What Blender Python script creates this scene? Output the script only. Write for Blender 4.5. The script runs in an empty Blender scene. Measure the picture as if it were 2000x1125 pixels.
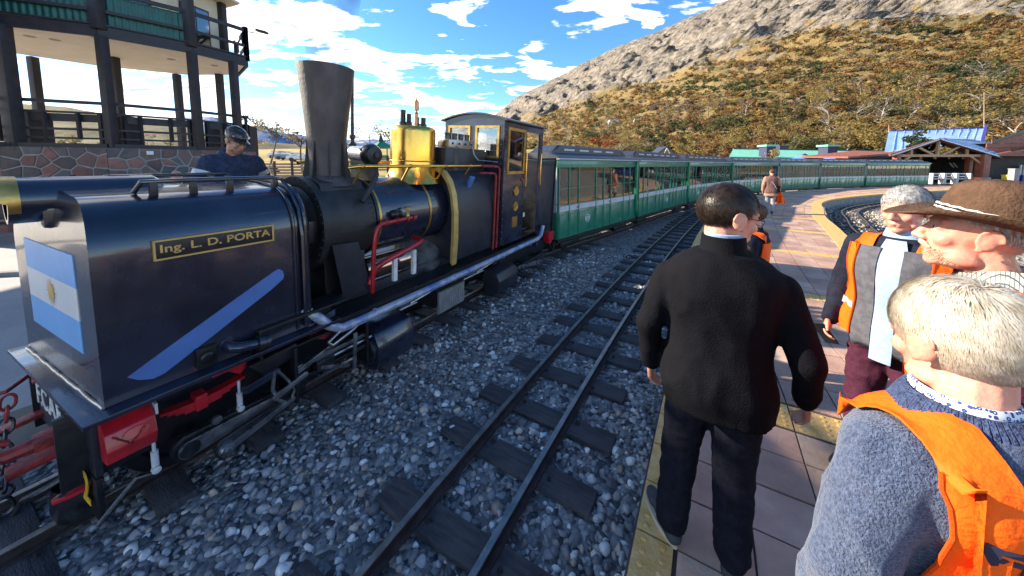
import bpy, bmesh, math, random
import numpy as np
from mathutils import Vector, Matrix, noise
rnd = random.Random(7)
nr = np.random.RandomState(11)
S = bpy.context.scene
C = S.collection
R = math.radians
# ------------------------------------------------------------------ camera
cam_d = bpy.data.cameras.new('camera')
cam = bpy.data.objects.new('camera', cam_d)
C.objects.link(cam)
S.camera = cam
cam.location = (0, 0, 2.2)
cam.rotation_euler = (R(90) - math.atan(58 / 650.0), 0, 0)
cam_d.sensor_width = 36
cam_d.lens = 36 * 650 / 2000.0
cam_d.shift_y = -182.5 / 2000.0
cam_d.clip_start = .05
cam_d.clip_end = 20000
# ------------------------------------------------------------------ light
SUN_DIR = Vector((-.965, .225, 0)).normalized()
SUN_EL = 25.6
w = bpy.data.worlds.new('World')
S.world = w
w.use_nodes = True
nt = w.node_tree
nt.nodes.clear()
def wn(t, **k):
    n = nt.nodes.new(t)
    for a, b in k.items():
        setattr(n, a, b)
    return n
sky = wn('ShaderNodeTexSky', sky_type='NISHITA', sun_disc=False)
sky.sun_elevation = R(SUN_EL)
sky.sun_rotation = math.atan2(SUN_DIR.x, SUN_DIR.y)
sky.altitude = 800
sky.air_density = 1.0
sky.dust_density = .3
sky.ozone_density = 3.0
hsv = wn('ShaderNodeHueSaturation')
hsv.inputs['Saturation'].default_value = 1.22
hsv.inputs['Value'].default_value = 1.0
bg = wn('ShaderNodeBackground')
bg.inputs['Strength'].default_value = .085
out = wn('ShaderNodeOutputWorld')
tc = wn('ShaderNodeTexCoord')
sep = wn('ShaderNodeSeparateXYZ')
L = nt.links.new
L(tc.outputs['Generated'], sep.inputs[0])
def wm(op, a, b=None):
    n = wn('ShaderNodeMath', operation=op)
    for i, v in enumerate((a, b)):
        if v is None: continue
        if isinstance(v, (int, float)): n.inputs[i].default_value = v
        else: L(v, n.inputs[i])
    return n.outputs[0]
den = wm('ADD', wm('MAXIMUM', sep.outputs['Z'], 0.0), .10)
comb = wn('ShaderNodeCombineXYZ')
L(wm('DIVIDE', sep.outputs['X'], den), comb.inputs[0])
L(wm('DIVIDE', sep.outputs['Y'], den), comb.inputs[1])
cn = wn('ShaderNodeTexNoise')
cn.inputs['Scale'].default_value = 2.7
cn.inputs['Detail'].default_value = 9
cn.inputs['Roughness'].default_value = .57
cn.inputs['Distortion'].default_value = .25
mp = wn('ShaderNodeMapping')
mp.inputs['Location'].default_value = (3.1, 1.7, .6)
mp.inputs['Scale'].default_value = (.8, 1.25, 1)
mp.inputs['Rotation'].default_value = (0, 0, R(-28))
L(comb.outputs[0], mp.inputs[0])
L(mp.outputs[0], cn.inputs['Vector'])
# more cloud towards the horizon and the left (where the sun stands)
bias = wm('MULTIPLY', wm('SUBTRACT', .34, sep.outputs['Z']), .22)
bias2 = wm('MULTIPLY', sep.outputs['X'], -.045)
cov = wm('ADD', wm('ADD', cn.outputs['Fac'], bias), bias2)
ramp = wn('ShaderNodeValToRGB')
ramp.color_ramp.elements[0].position = .535
ramp.color_ramp.elements[0].color = (0, 0, 0, 1)
ramp.color_ramp.elements[1].position = .61
ramp.color_ramp.elements[1].color = (1, 1, 1, 1)
L(cov, ramp.inputs[0])
# cloud body: sunlit white to grey where it is thick
ramp2 = wn('ShaderNodeValToRGB')
ramp2.color_ramp.elements[0].position = .57
ramp2.color_ramp.elements[0].color = (9.5, 9.0, 8.3, 1)
ramp2.color_ramp.elements[1].position = .74
ramp2.color_ramp.elements[1].color = (2.6, 2.9, 3.4, 1)
L(cov, ramp2.inputs[0])
mix = wn('ShaderNodeMixRGB')
L(ramp.outputs[0], mix.inputs[0])
L(sky.outputs[0], hsv.inputs['Color'])
L(hsv.outputs[0], mix.inputs[1])
L(ramp2.outputs[0], mix.inputs[2])
L(mix.outputs[0], bg.inputs['Color'])
L(bg.outputs[0], out.inputs[0])
sun_d = bpy.data.lights.new('sun', 'SUN')
sun = bpy.data.objects.new('sun', sun_d)
C.objects.link(sun)
sun_d.energy = 3.8
sun_d.angle = R(.53)
sun_d.color = (1, .875, .70)
sd = Vector((SUN_DIR.x * math.cos(R(SUN_EL)), SUN_DIR.y * math.cos(R(SUN_EL)), math.sin(R(SUN_EL))))
sun.rotation_euler = sd.to_track_quat('Z', 'Y').to_euler()
S.view_settings.view_transform = 'Standard'
S.view_settings.look = 'None'
S.view_settings.exposure = 1.9
S.view_settings.gamma = 1
S.view_settings.use_curve_mapping = False
S.cycles.max_bounces = 8
S.cycles.transparent_max_bounces = 16
S.cycles.use_denoising = True

# ------------------------------------------------------------------ materials
def mat(name, col, rough=.6, metal=0.0, var=.18, scale=6.0, bump=0.0, bscale=40.0, spec=.5, coat=0.0, col2=None, vcol=False, detail=4, coords='Object', emit=None, stretch=None):
    m = bpy.data.materials.new(name)
    m.use_nodes = True
    t = m.node_tree
    b = t.nodes['Principled BSDF']
    b.inputs['Roughness'].default_value = rough
    b.inputs['Metallic'].default_value = metal
    b.inputs['Specular IOR Level'].default_value = spec
    if coat:
        b.inputs['Coat Weight'].default_value = coat
        b.inputs['Coat Roughness'].default_value = .06
    tcn = t.nodes.new('ShaderNodeTexCoord')
    src = tcn.outputs[coords]
    if stretch:
        mpn = t.nodes.new('ShaderNodeMapping')
        mpn.inputs['Scale'].default_value = stretch
        t.links.new(src, mpn.inputs[0])
        src = mpn.outputs[0]
    n = t.nodes.new('ShaderNodeTexNoise')
    n.inputs['Scale'].default_value = scale
    n.inputs['Detail'].default_value = detail
    n.inputs['Roughness'].default_value = .6
    t.links.new(src, n.inputs['Vector'])
    r = t.nodes.new('ShaderNodeValToRGB')
    a = [max(0, c * (1 - var)) for c in col[:3]]
    c2 = col2 if col2 else [min(1, c * (1 + var)) for c in col[:3]]
    if col2: a = col[:3]
    r.color_ramp.elements[0].position = .36
    r.color_ramp.elements[0].color = (*a, 1)
    r.color_ramp.elements[1].position = .64
    r.color_ramp.elements[1].color = (*c2[:3], 1)
    t.links.new(n.outputs['Fac'], r.inputs[0])
    cout = r.outputs[0]
    if vcol:
        at = t.nodes.new('ShaderNodeAttribute')
        at.attribute_name = 'col'
        mx = t.nodes.new('ShaderNodeMixRGB')
        mx.blend_type = 'MULTIPLY'
        mx.inputs[0].default_value = 1
        t.links.new(cout, mx.inputs[1])
        t.links.new(at.outputs['Color'], mx.inputs[2])
        cout = mx.outputs[0]
    t.links.new(cout, b.inputs['Base Color'])
    if bump:
        n2 = t.nodes.new('ShaderNodeTexNoise')
        n2.inputs['Scale'].default_value = bscale
        n2.inputs['Detail'].default_value = 5
        t.links.new(src, n2.inputs['Vector'])
        bp = t.nodes.new('ShaderNodeBump')
        bp.inputs['Strength'].default_value = bump
        bp.inputs['Distance'].default_value = .02
        t.links.new(n2.outputs['Fac'], bp.inputs['Height'])
        t.links.new(bp.outputs[0], b.inputs['Normal'])
        # roughness breakup
        mr = t.nodes.new('ShaderNodeMapRange')
        mr.inputs['To Min'].default_value = max(0, rough - .12)
        mr.inputs['To Max'].default_value = min(1, rough + .12)
        t.links.new(n.outputs['Fac'], mr.inputs['Value'])
        t.links.new(mr.outputs[0], b.inputs['Roughness'])
    if emit:
        b.inputs['Emission Color'].default_value = (*emit[:3], 1)
        b.inputs['Emission Strength'].default_value = emit[3]
    return m

def glass_mat(name, tint=(.9, .95, .95), refl=.35, rough=.03):
    m = bpy.data.materials.new(name)
    m.use_nodes = True
    t = m.node_tree
    t.nodes.clear()
    o = t.nodes.new('ShaderNodeOutputMaterial')
    g = t.nodes.new('ShaderNodeBsdfGlossy')
    g.inputs['Roughness'].default_value = rough
    tr = t.nodes.new('ShaderNodeBsdfTransparent')
    tr.inputs['Color'].default_value = (*tint, 1)
    f = t.nodes.new('ShaderNodeFresnel')
    f.inputs['IOR'].default_value = 1.5
    mm = t.nodes.new('ShaderNodeMath')
    mm.operation = 'ADD'
    mm.use_clamp = True
    mm.inputs[1].default_value = refl
    t.links.new(f.outputs[0], mm.inputs[0])
    mx = t.nodes.new('ShaderNodeMixShader')
    t.links.new(mm.outputs[0], mx.inputs[0])
    t.links.new(tr.outputs[0], mx.inputs[1])
    t.links.new(g.outputs[0], mx.inputs[2])
    t.links.new(mx.outputs[0], o.inputs[0])
    return m

M = {}
M['navy'] = mat('navy_paint', (.012, .0145, .030), .27, 0, .45, 2.2, .06, 7, spec=.6, coat=.55, detail=10)
M['navydull'] = mat('navy_dull_paint', (.020, .022, .032), .42, 0, .3, 5, .05, 20)
M['black'] = mat('black_paint', (.008, .008, .010), .4, 0, .4, 8, .1, 30)
M['soot'] = mat('smokebox_black', (.022, .021, .022), .5, .3, .45, 4, .25, 60, col2=(.045, .042, .041))
M['chim'] = mat('chimney_steel', (.048, .042, .042), .55, .25, .3, 2.6, .25, 30, col2=(.105, .088, .082), stretch=(1.5, 1.5, .9))
M['brass'] = mat('polished_brass', (.80, .43, .07), .22, 1, .15, 4, .06, 10, col2=(.88, .52, .12))
M['brassd'] = mat('dull_brass', (.52, .32, .09), .36, .8, .2, 8, .1, 30)
M['gold'] = mat('gold_paint', (.55, .36, .11), .45, .3, .15, 8)
M['red'] = mat('red_paint', (.40, .010, .018), .32, 0, .25, 6, .08, 25, coat=.3)
M['redd'] = mat('worn_red_paint', (.25, .022, .022), .5, 0, .5, 14, .25, 40)
M['steel'] = mat('bare_steel', (.30, .30, .32), .3, .9, .3, 9, .12, 40)
M['steeld'] = mat('oily_steel', (.060, .062, .070), .33, .8, .4, 9, .15, 40)
M['whitep'] = mat('white_paint', (.70, .70, .68), .4, 0, .12, 9, .1, 40)
M['pipe'] = mat('white_blue_pipe_paint', (.42, .43, .46), .35, .2, .3, 7, .12, 30, col2=(.10, .17, .38))
M['blueline'] = mat('light_blue_paint', (.085, .17, .42), .32, 0, .08, 4, coat=.2)
M['fblue'] = mat('flag_sky_blue', (.16, .38, .72), .4, 0, .05, 4)
M['fwhite'] = mat('flag_white', (.62, .62, .62), .4, 0, .05, 4)
M['yellow'] = mat('yellow_paint', (.75, .42, .02), .45, 0, .15, 9)
M['tread'] = mat('dark_tread_plate', (.020, .022, .027), .38, .5, .3, 14, .1, 60)
M['rail'] = mat('rail_steel', (.26, .235, .215), .38, .85, .25, 10, .1, 30)
M['railside'] = mat('rusty_rail_side', (.045, .032, .030), .75, .2, .4, 12, .3, 40)
M['sleeper'] = mat('dark_timber_sleeper', (.030, .028, .034), .72, 0, .4, 5, .5, 26, col2=(.072, .066, .068), stretch=(1, 6, 1))
M['glass'] = glass_mat('window_glass', (.95, .97, .96), .10)
M['glassd'] = glass_mat('cab_glass', (.75, .78, .78), .2)
M['green'] = mat('carriage_green', (.014, .165, .10), .36, 0, .15, 5, .04, 15, coat=.35)
M['greenl'] = mat('bright_green_post', (.02, .20, .10), .35, 0, .15, 5)
M['cream'] = mat('grey_white_band_paint', (.46, .48, .50), .4, 0, .1, 5)
M['roofd'] = mat('dark_blue_grey_roof', (.030, .035, .052), .42, 0, .2, 3, .05, 15)
M['wood'] = mat('dark_stained_timber', (.010, .010, .016), .55, 0, .4, 5, .2, 30, col2=(.026, .021, .026))
M['soffit'] = mat('cream_soffit', (.66, .56, .42), .7, 0, .06, 2)
M['corr'] = mat('green_corrugated_sheet', (.008, .085, .070), .38, .1, .2, 3)
M['conc'] = mat('concrete', (.27, .26, .25), .85, 0, .2, 5, .3, 40)
M['interior'] = mat('dark_interior_timber', (.30, .20, .13), .6, 0, .3, 6)

# ------------------------------------------------------------------ mesh helper
class MB:
    def __init__(self):
        self.v = []
        self.f = []
        self.mi = []
        self.cols = None
        self.cm = 0
    def add(self, vs, fs):
        o = len(self.v)
        self.v.extend([tuple(p) for p in vs])
        self.f.extend([tuple(i + o for i in f) for f in fs])
        self.mi.extend([self.cm] * len(fs))
        return self
    def box(self, c, s, rot=None):
        x, y, z = s[0] / 2, s[1] / 2, s[2] / 2
        vs = [Vector((a * x, b * y, d * z)) for a in (-1, 1) for b in (-1, 1) for d in (-1, 1)]
        if rot is not None: vs = [rot @ q for q in vs]
        vs = [q + Vector(c) for q in vs]
        return self.add(vs, [(0, 1, 3, 2), (4, 6, 7, 5), (0, 4, 5, 1), (2, 3, 7, 6), (0, 2, 6, 4), (1, 5, 7, 3)])
    def bb(self, x0, x1, y0, y1, z0, z1):
        return self.box(((x0 + x1) / 2, (y0 + y1) / 2, (z0 + z1) / 2), (abs(x1 - x0), abs(y1 - y0), abs(z1 - z0)))
    def bar(self, p0, p1, w, h, up=(0, 0, 1)):
        p0, p1 = Vector(p0), Vector(p1)
        d = (p1 - p0)
        l = d.length
        d = d / l
        sx = d.cross(Vector(up))
        if sx.length < 1e-4: sx = d.cross(Vector((0, 1, 0)))
        sx.normalize()
        uz = sx.cross(d)
        m = Matrix((sx, d, uz)).transposed()
        return self.box((p0 + p1) / 2, (w, l, h), m)
    def tube(self, pts, r, n=10, caps=True, ry=None):
        pts = [Vector(p) for p in pts]
        k = len(pts)
        rs = r if isinstance(r, (list, tuple)) else [r] * k
        vs, fs = [], []
        prev = None
        for i, p in enumerate(pts):
            if i == 0: d = pts[1] - p
            elif i == k - 1: d = p - pts[i - 1]
            else: d = (pts[i + 1] - p).normalized() + (p - pts[i - 1]).normalized()
            d.normalize()
            if prev is None:
                a = d.cross(Vector((0, 0, 1)))
                if a.length < 1e-3: a = d.cross(Vector((0, 1, 0)))
            else:
                a = prev - d * prev.dot(d)
            a.normalize()
            prev = a
            b = d.cross(a)
            for j in range(n):
                t = 2 * math.pi * j / n
                vs.append(p + (a * math.cos(t) + b * math.sin(t) * (ry or 1)) * rs[i])
        for i in range(k - 1):
            for j in range(n):
                j2 = (j + 1) % n
                fs.append((i * n + j, i * n + j2, (i + 1) * n + j2, (i + 1) * n + j))
        if caps:
            fs.append(tuple(range(n - 1, -1, -1)))
            fs.append(tuple(range((k - 1) * n, k * n)))
        return self.add(vs, fs)
    def cyl(self, p0, p1, r0, r1=None, n=16):
        return self.tube([p0, p1], [r0, r0 if r1 is None else r1], n)
    def lathe(self, prof, c, axis='z', n=24, a0=0, a1=2 * math.pi):
        """prof = [(radius, height)], revolved about an axis through c."""
        vs, fs = [], []
        full = abs(a1 - a0 - 2 * math.pi) < 1e-4
        m = n if full else n + 1
        for (r, h) in prof:
            for j in range(m):
                t = a0 + (a1 - a0) * j / n
                if axis == 'z': q = (r * math.cos(t), r * math.sin(t), h)
                elif axis == 'y': q = (r * math.cos(t), h, r * math.sin(t))
                else: q = (h, r * math.cos(t), r * math.sin(t))
                vs.append(Vector(q) + Vector(c))
        for i in range(len(prof) - 1):
            for j in range(n if full else n):
                j2 = (j + 1) % m
                if not full and j + 1 >= m: continue
                fs.append((i * m + j, i * m + j2, (i + 1) * m + j2, (i + 1) * m + j))
        return self.add(vs, fs)
    def prism(self, poly, d0, d1, axis='y'):
        """polygon in the two other axes extruded along axis; 'y': (x,z), 'x': (y,z), 'z': (x,y)."""
        n = len(poly)
        def P(q, d):
            return {'y': (q[0], d, q[1]), 'x': (d, q[0], q[1]), 'z': (q[0], q[1], d)}[axis]
        vs = [P(q, d0) for q in poly] + [P(q, d1) for q in poly]
        fs = [tuple(range(n)), tuple(range(2 * n - 1, n - 1, -1))]
        fs += [(i, i + n, (i + 1) % n + n, (i + 1) % n) for i in range(n)]
        return self.add(vs, fs)
    def ball(self, c, r, n=12, m=8):
        rr = r if isinstance(r, (list, tuple)) else (r, r, r)
        vs, fs = [], []
        for i in range(m + 1):
            ph = math.pi * i / m
            for j in range(n):
                t = 2 * math.pi * j / n
                vs.append((c[0] + rr[0] * math.sin(ph) * math.cos(t), c[1] + rr[1] * math.sin(ph) * math.sin(t), c[2] + rr[2] * math.cos(ph)))
        for i in range(m):
            for j in range(n):
                j2 = (j + 1) % n
                fs.append((i * n + j, (i + 1) * n + j, (i + 1) * n + j2, i * n + j2))
        return self.add(vs, fs)
    def mesh(self, name, mats, smooth=True, angle=32, bevel=0.0, fix=True):
        me = bpy.data.meshes.new(name)
        me.from_pydata(self.v, [], self.f)
        if any(self.mi): me.polygons.foreach_set('material_index', self.mi)
        if fix or bevel:
            bm = bmesh.new()
            bm.from_mesh(me)
            bmesh.ops.remove_doubles(bm, verts=bm.verts, dist=1e-5)
            bmesh.ops.recalc_face_normals(bm, faces=bm.faces)
            if bevel:
                ed = [e for e in bm.edges if len(e.link_faces) == 2 and e.calc_face_angle(0) > R(28)]
                bmesh.ops.bevel(bm, geom=ed, offset=bevel, segments=2, affect='EDGES', profile=.6, clamp_overlap=True)
            bm.to_mesh(me)
            bm.free()
        for m in (mats if isinstance(mats, (list, tuple)) else [mats]):
            me.materials.append(m)
        if smooth:
            me.polygons.foreach_set('use_smooth', [True] * len(me.polygons))
            me.set_sharp_from_angle(angle=R(angle))
        return me
    def build(self, name, mats, parent=None, **k):
        return obj(name, self.mesh(name, mats, **k), parent)

def obj(name, me, parent=None, loc=None, rot=None):
    o = bpy.data.objects.new(name, me)
    C.objects.link(o)
    if parent is not None: o.parent = parent
    if loc is not None: o.location = loc
    if rot is not None: o.rotation_euler = rot
    return o
def tag(o, label, cat, group=None, kind=None):
    if label: o['label'] = label
    if cat: o['category'] = cat
    if group: o['group'] = group
    if kind: o['kind'] = kind
    return o
def thing(name, label, cat, loc=(0, 0, 0), rz=0, group=None):
    o = bpy.data.objects.new(name, None)
    C.objects.link(o)
    o.location = loc
    o.rotation_euler = (0, 0, rz)
    return tag(o, label, cat, group)
def struct(name, me):
    o = obj(name, me)
    o['kind'] = 'structure'
    return o
def copy_tree(o, parent=None):
    c = o.copy()
    C.objects.link(c)
    if parent is not None: c.parent = parent
    for ch in list(o.children): copy_tree(ch, c)
    return c
def text_mesh(s, size, ext=.002, bold=0.0, sx=1.0, space=1.0):
    cu = bpy.data.curves.new('lettering', 'FONT')
    cu.body = s
    cu.size = size
    cu.extrude = ext
    cu.offset = bold
    cu.space_character = space
    cu.align_x = 'CENTER'
    cu.align_y = 'CENTER'
    o = bpy.data.objects.new('lettering', cu)
    C.objects.link(o)
    dg = bpy.context.evaluated_depsgraph_get()
    me = bpy.data.meshes.new_from_object(o.evaluated_get(dg))
    bpy.data.objects.remove(o)
    if sx != 1.0:
        for v in me.vertices: v.co.x *= sx
    return me
def fast_mesh(name, verts, faces, mats, cols=None, smooth=False, matidx=None):
    """verts (n,3) array, faces (m,k) array, per-vertex colours."""
    me = bpy.data.meshes.new(name)
    nv, nf, k = len(verts), len(faces), faces.shape[1]
    me.vertices.add(nv)
    me.vertices.foreach_set('co', np.ascontiguousarray(verts, dtype=np.float32).ravel())
    me.loops.add(nf * k)
    me.loops.foreach_set('vertex_index', np.ascontiguousarray(faces, dtype=np.int32).ravel())
    me.polygons.add(nf)
    me.polygons.foreach_set('loop_start', np.arange(nf, dtype=np.int32) * k)
    if smooth: me.polygons.foreach_set('use_smooth', np.ones(nf, dtype=bool))
    for m in (mats if isinstance(mats, (list, tuple)) else [mats]):
        me.materials.append(m)
    if cols is not None:
        a = me.color_attributes.new('col', 'FLOAT_COLOR', 'POINT')
        cc = np.ones((nv, 4), dtype=np.float32)
        cc[:, :3] = cols
        a.data.foreach_set('color', cc.ravel())
    me.update()
    me.validate()
    return me
def arc(c, r, a0, a1, n, plane='yz'):
    o = []
    for i in range(n + 1):
        t = R(a0 + (a1 - a0) * i / n)
        o.append((c[0] + r * math.cos(t), c[1] + r * math.sin(t)))
    return o
# ================================================================== GROUND
def interp_poly(pts, step):
    """Catmull-Rom through 2D points, resampled at about equal steps."""
    P = [np.array(p, float) for p in pts]
    P = [2 * P[0] - P[1]] + P + [2 * P[-1] - P[-2]]
    out = []
    for i in range(1, len(P) - 2):
        for t in np.linspace(0, 1, 40, endpoint=False):
            a, b, c, d = P[i - 1], P[i], P[i + 1], P[i + 2]
            out.append(.5 * ((2 * b) + (-a + c) * t + (2 * a - 5 * b + 4 * c - d) * t * t + (-a + 3 * b - 3 * c + d) * t ** 3))
    out.append(P[-2])
    out = np.array(out)
    dl = np.r_[0, np.cumsum(np.linalg.norm(np.diff(out, axis=0), axis=1))]
    n = max(2, int(dl[-1] / step) + 1)
    s = np.linspace(0, dl[-1], n)
    return np.c_[np.interp(s, dl, out[:, 0]), np.interp(s, dl, out[:, 1])], s
def tangents(P):
    d = np.gradient(P, axis=0)
    return d / np.linalg.norm(d, axis=1)[:, None]
def rightn(T):
    return np.c_[T[:, 1], -T[:, 0]]

GZ = -.16
M['ground'] = mat('packed_earth', (.20, .17, .14), .95, 0, .3, .25, .4, 3, col2=(.26, .23, .19))
M['pave'] = mat('grey_concrete_paving', (.24, .23, .23), .85, 0, .22, 1.1, .35, 14, col2=(.33, .31, .29))
g = MB().add([(-4000, -60, GZ), (4000, -60, GZ), (4000, 6000, GZ), (-4000, 6000, GZ)], [(0, 1, 2, 3)])
struct('ground', g.mesh('ground', M['ground'], smooth=False))

# track centre lines ------------------------------------------------
U = np.array([.4985, .8669]); N = np.array([.8669, -.4985]); C0 = np.array([-1.635, 4.47])
ey = np.linspace(-1.5, 16.6, 70)
MID, _ = interp_poly(np.c_[.00641 * ey ** 2 + .5683 * ey - 1.449, ey][::6], .2)
JN = [(1.01, 7.75), (4.26, 11.3), (8.49, 16.0), (13.9, 21.0), (20.0, 25.0), (25.4, 27.5), (31.3, 29.5), (38.9, 31.0)]   # near eaves line of the carriages at each end
JP = np.array(JN); JT = tangents(JP); JC = JP - rightn(JT) * .64
TRAIN, _ = interp_poly([tuple(C0 + U * a) for a in (-7.5, -4, -2, 0, 2, 3.6)] + [tuple(p) for p in JC[0:]] + [(50, 32.6), (62, 33)], .3)
ER = [(1.8, -.9), (3.0, 1.2), (4.28, 3.08), (6.3, 5.46), (9.4, 9.4), (11.3, 11.9), (13.1, 13.9), (15.7, 16.7), (19.4, 19.2), (26.5, 22.5), (34.6, 25.3), (45, 28), (60, 30)]
EL = [(-.95, -1.1), (-.35, -.1), (.54, 1.41), (1.14, 2.42), (1.6, 3.2), (2.5, 5.0), (4.1, 7.5), (6.0, 10.3), (9.2, 14.6), (13.8, 19.4), (19.2, 23.3), (25, 26), (31.4, 28.2), (39, 29.6), (60, 32)]
ERp, _ = interp_poly(ER, .3); ELp, _ = interp_poly(EL, .3)
RT = rightn(tangents(ERp))
RIGHT = ERp + RT * 1.0

def rail_mesh(P, off, z=0.0):
    T = tangents(P); Nn = rightn(T)
    prof = [(-.019, 0), (.019, 0), (.021, -.006), (.019, -.024), (.008, -.032), (.008, -.066), (.04, -.074), (.04, -.084), (-.04, -.084), (-.04, -.074), (-.008, -.066), (-.008, -.032), (-.019, -.024), (-.021, -.006)]
    b = MB(); k = len(prof)
    vs, fs, mi = [], [], []
    for p, n_ in zip(P, Nn):
        for (x, h) in prof:
            q = p + n_ * (off + x)
            vs.append((q[0], q[1], z + h))
    for i in range(len(P) - 1):
        for j in range(k):
            j2 = (j + 1) % k
            fs.append((i * k + j, i * k + j2, (i + 1) * k + j2, (i + 1) * k + j)); mi.append(0 if j in (0, 13, 1) else 1)
    b.add(vs, fs); b.mi = mi
    return b.mesh('rail', [M['rail'], M['railside']], angle=40)
slp = MB().box((0, 0, 0), (1.3, .2, .12))
SLM = []
for i in range(4):
    m_ = MB().box((0, 0, 0), (1.3 + rnd.uniform(-.05, .05), .2, .12)).mesh('sleeper', M['sleeper'], bevel=.008)
    for v in m_.vertices:
        v.co += Vector((rnd.uniform(-.006, .006), rnd.uniform(-.006, .006), rnd.uniform(-.004, .004)))
    SLM.append(m_)
spm = MB().cyl((0, 0, 0), (0, 0, .018), .017, n=6).cyl((0, 0, .018), (0, 0, .03), .010, n=6).mesh('spike', M['railside'])
SLEEP = []
def track(label, P, s0, ds, n, nsp, group='railway tracks in the station', name='railway_track'):
    t = thing(name, label, 'railway track', (P[0][0], P[0][1], GZ), 0, group)
    off = Vector((-P[0][0], -P[0][1], -GZ))
    for sgn in (-1, 1):
        obj('rail', rail_mesh(P, sgn * .265), t, off)
    dl = np.r_[0, np.cumsum(np.linalg.norm(np.diff(P, axis=0), axis=1))]
    T = tangents(P)
    for i in range(n):
        s = s0 + ds * i + rnd.uniform(-.03, .03)
        if s > dl[-1]: break
        x, y = np.interp(s, dl, P[:, 0]), np.interp(s, dl, P[:, 1])
        tx, ty = np.interp(s, dl, T[:, 0]), np.interp(s, dl, T[:, 1])
        a = math.atan2(-tx, ty) + rnd.uniform(-.03, .03)
        so = obj('sleeper', SLM[i % 4], t, Vector((x + rnd.uniform(-.03, .03), y, -.146 + rnd.uniform(-.006, .006))) + off, (0, 0, a))
        SLEEP.append((x, y, a))
        if i < nsp:
            for q in (-.335, -.2, .2, .335):
                obj('rail_spike', spm, so, (q, rnd.uniform(-.06, .06), .058), (0, 0, rnd.random()))
    return t
track('narrow empty track curving between the steam train and the platform', MID, .9, .6, 34, 14)
track('narrow track under the steam locomotive and green carriages', TRAIN, .3, .6, 24, 8)
track('curved track in the sunlit gravel on the far side of the platform', RIGHT[12:], .2, .62, 60, 0)

# ballast -----------------------------------------------------------
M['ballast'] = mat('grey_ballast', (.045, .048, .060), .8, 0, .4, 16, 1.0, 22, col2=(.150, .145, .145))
def pebble_mat(name, c0, c1, scale):
    m = bpy.data.materials.new(name); m.use_nodes = True
    t = m.node_tree; b = t.nodes['Principled BSDF']; b.inputs['Roughness'].default_value = .7
    tcn = t.nodes.new('ShaderNodeTexCoord')
    v = t.nodes.new('ShaderNodeTexVoronoi'); v.inputs['Scale'].default_value = scale
    t.links.new(tcn.outputs['Object'], v.inputs['Vector'])
    bw = t.nodes.new('ShaderNodeSeparateColor'); t.links.new(v.outputs['Color'], bw.inputs[0])
    r = t.nodes.new('ShaderNodeValToRGB')
    r.color_ramp.elements[0].position = .1; r.color_ramp.elements[0].color = (*c0, 1)
    r.color_ramp.elements[1].position = .95; r.color_ramp.elements[1].color = (*c1, 1)
    t.links.new(bw.outputs[0], r.inputs[0]); t.links.new(r.outputs[0], b.inputs['Base Color'])
    bp = t.nodes.new('ShaderNodeBump'); bp.invert = True; bp.inputs['Distance'].default_value = .05; bp.inputs['Strength'].default_value = .9
    t.links.new(v.outputs['Distance'], bp.inputs['Height']); t.links.new(bp.outputs[0], b.inputs['Normal'])
    return m
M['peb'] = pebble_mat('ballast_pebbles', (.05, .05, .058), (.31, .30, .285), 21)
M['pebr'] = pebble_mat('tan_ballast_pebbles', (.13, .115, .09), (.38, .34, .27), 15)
def strip_grid(A, B, nv, z, amp, name, m):
    vs = []; fs = []
    for i in range(len(A)):
        for j in range(nv + 1):
            p = A[i] + (B[i] - A[i]) * j / nv
            zz = z(j / nv) if callable(z) else z
            vs.append((p[0], p[1], zz + amp * noise.noise((p[0] * 2.1, p[1] * 2.1, 3))))
    for i in range(len(A) - 1):
        for j in range(nv):
            k = i * (nv + 1) + j
            fs.append((k, k + 1, k + nv + 2, k + nv + 1))
    return struct(name, MB().add(vs, fs).mesh(name, m, angle=180))
Tt = rightn(tangents(TRAIN))
nB = len(TRAIN)
# bed from left of the train to under the platform
bedR = TRAIN + Tt * 4.2
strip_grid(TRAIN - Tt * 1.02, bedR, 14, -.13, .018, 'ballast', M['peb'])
strip_grid(RIGHT[4:] - RT[4:] * 1.15, RIGHT[4:] + RT[4:] * 9, 10, lambda t: -.135, .02, 'gravel_bed', M['pebr'])

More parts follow.
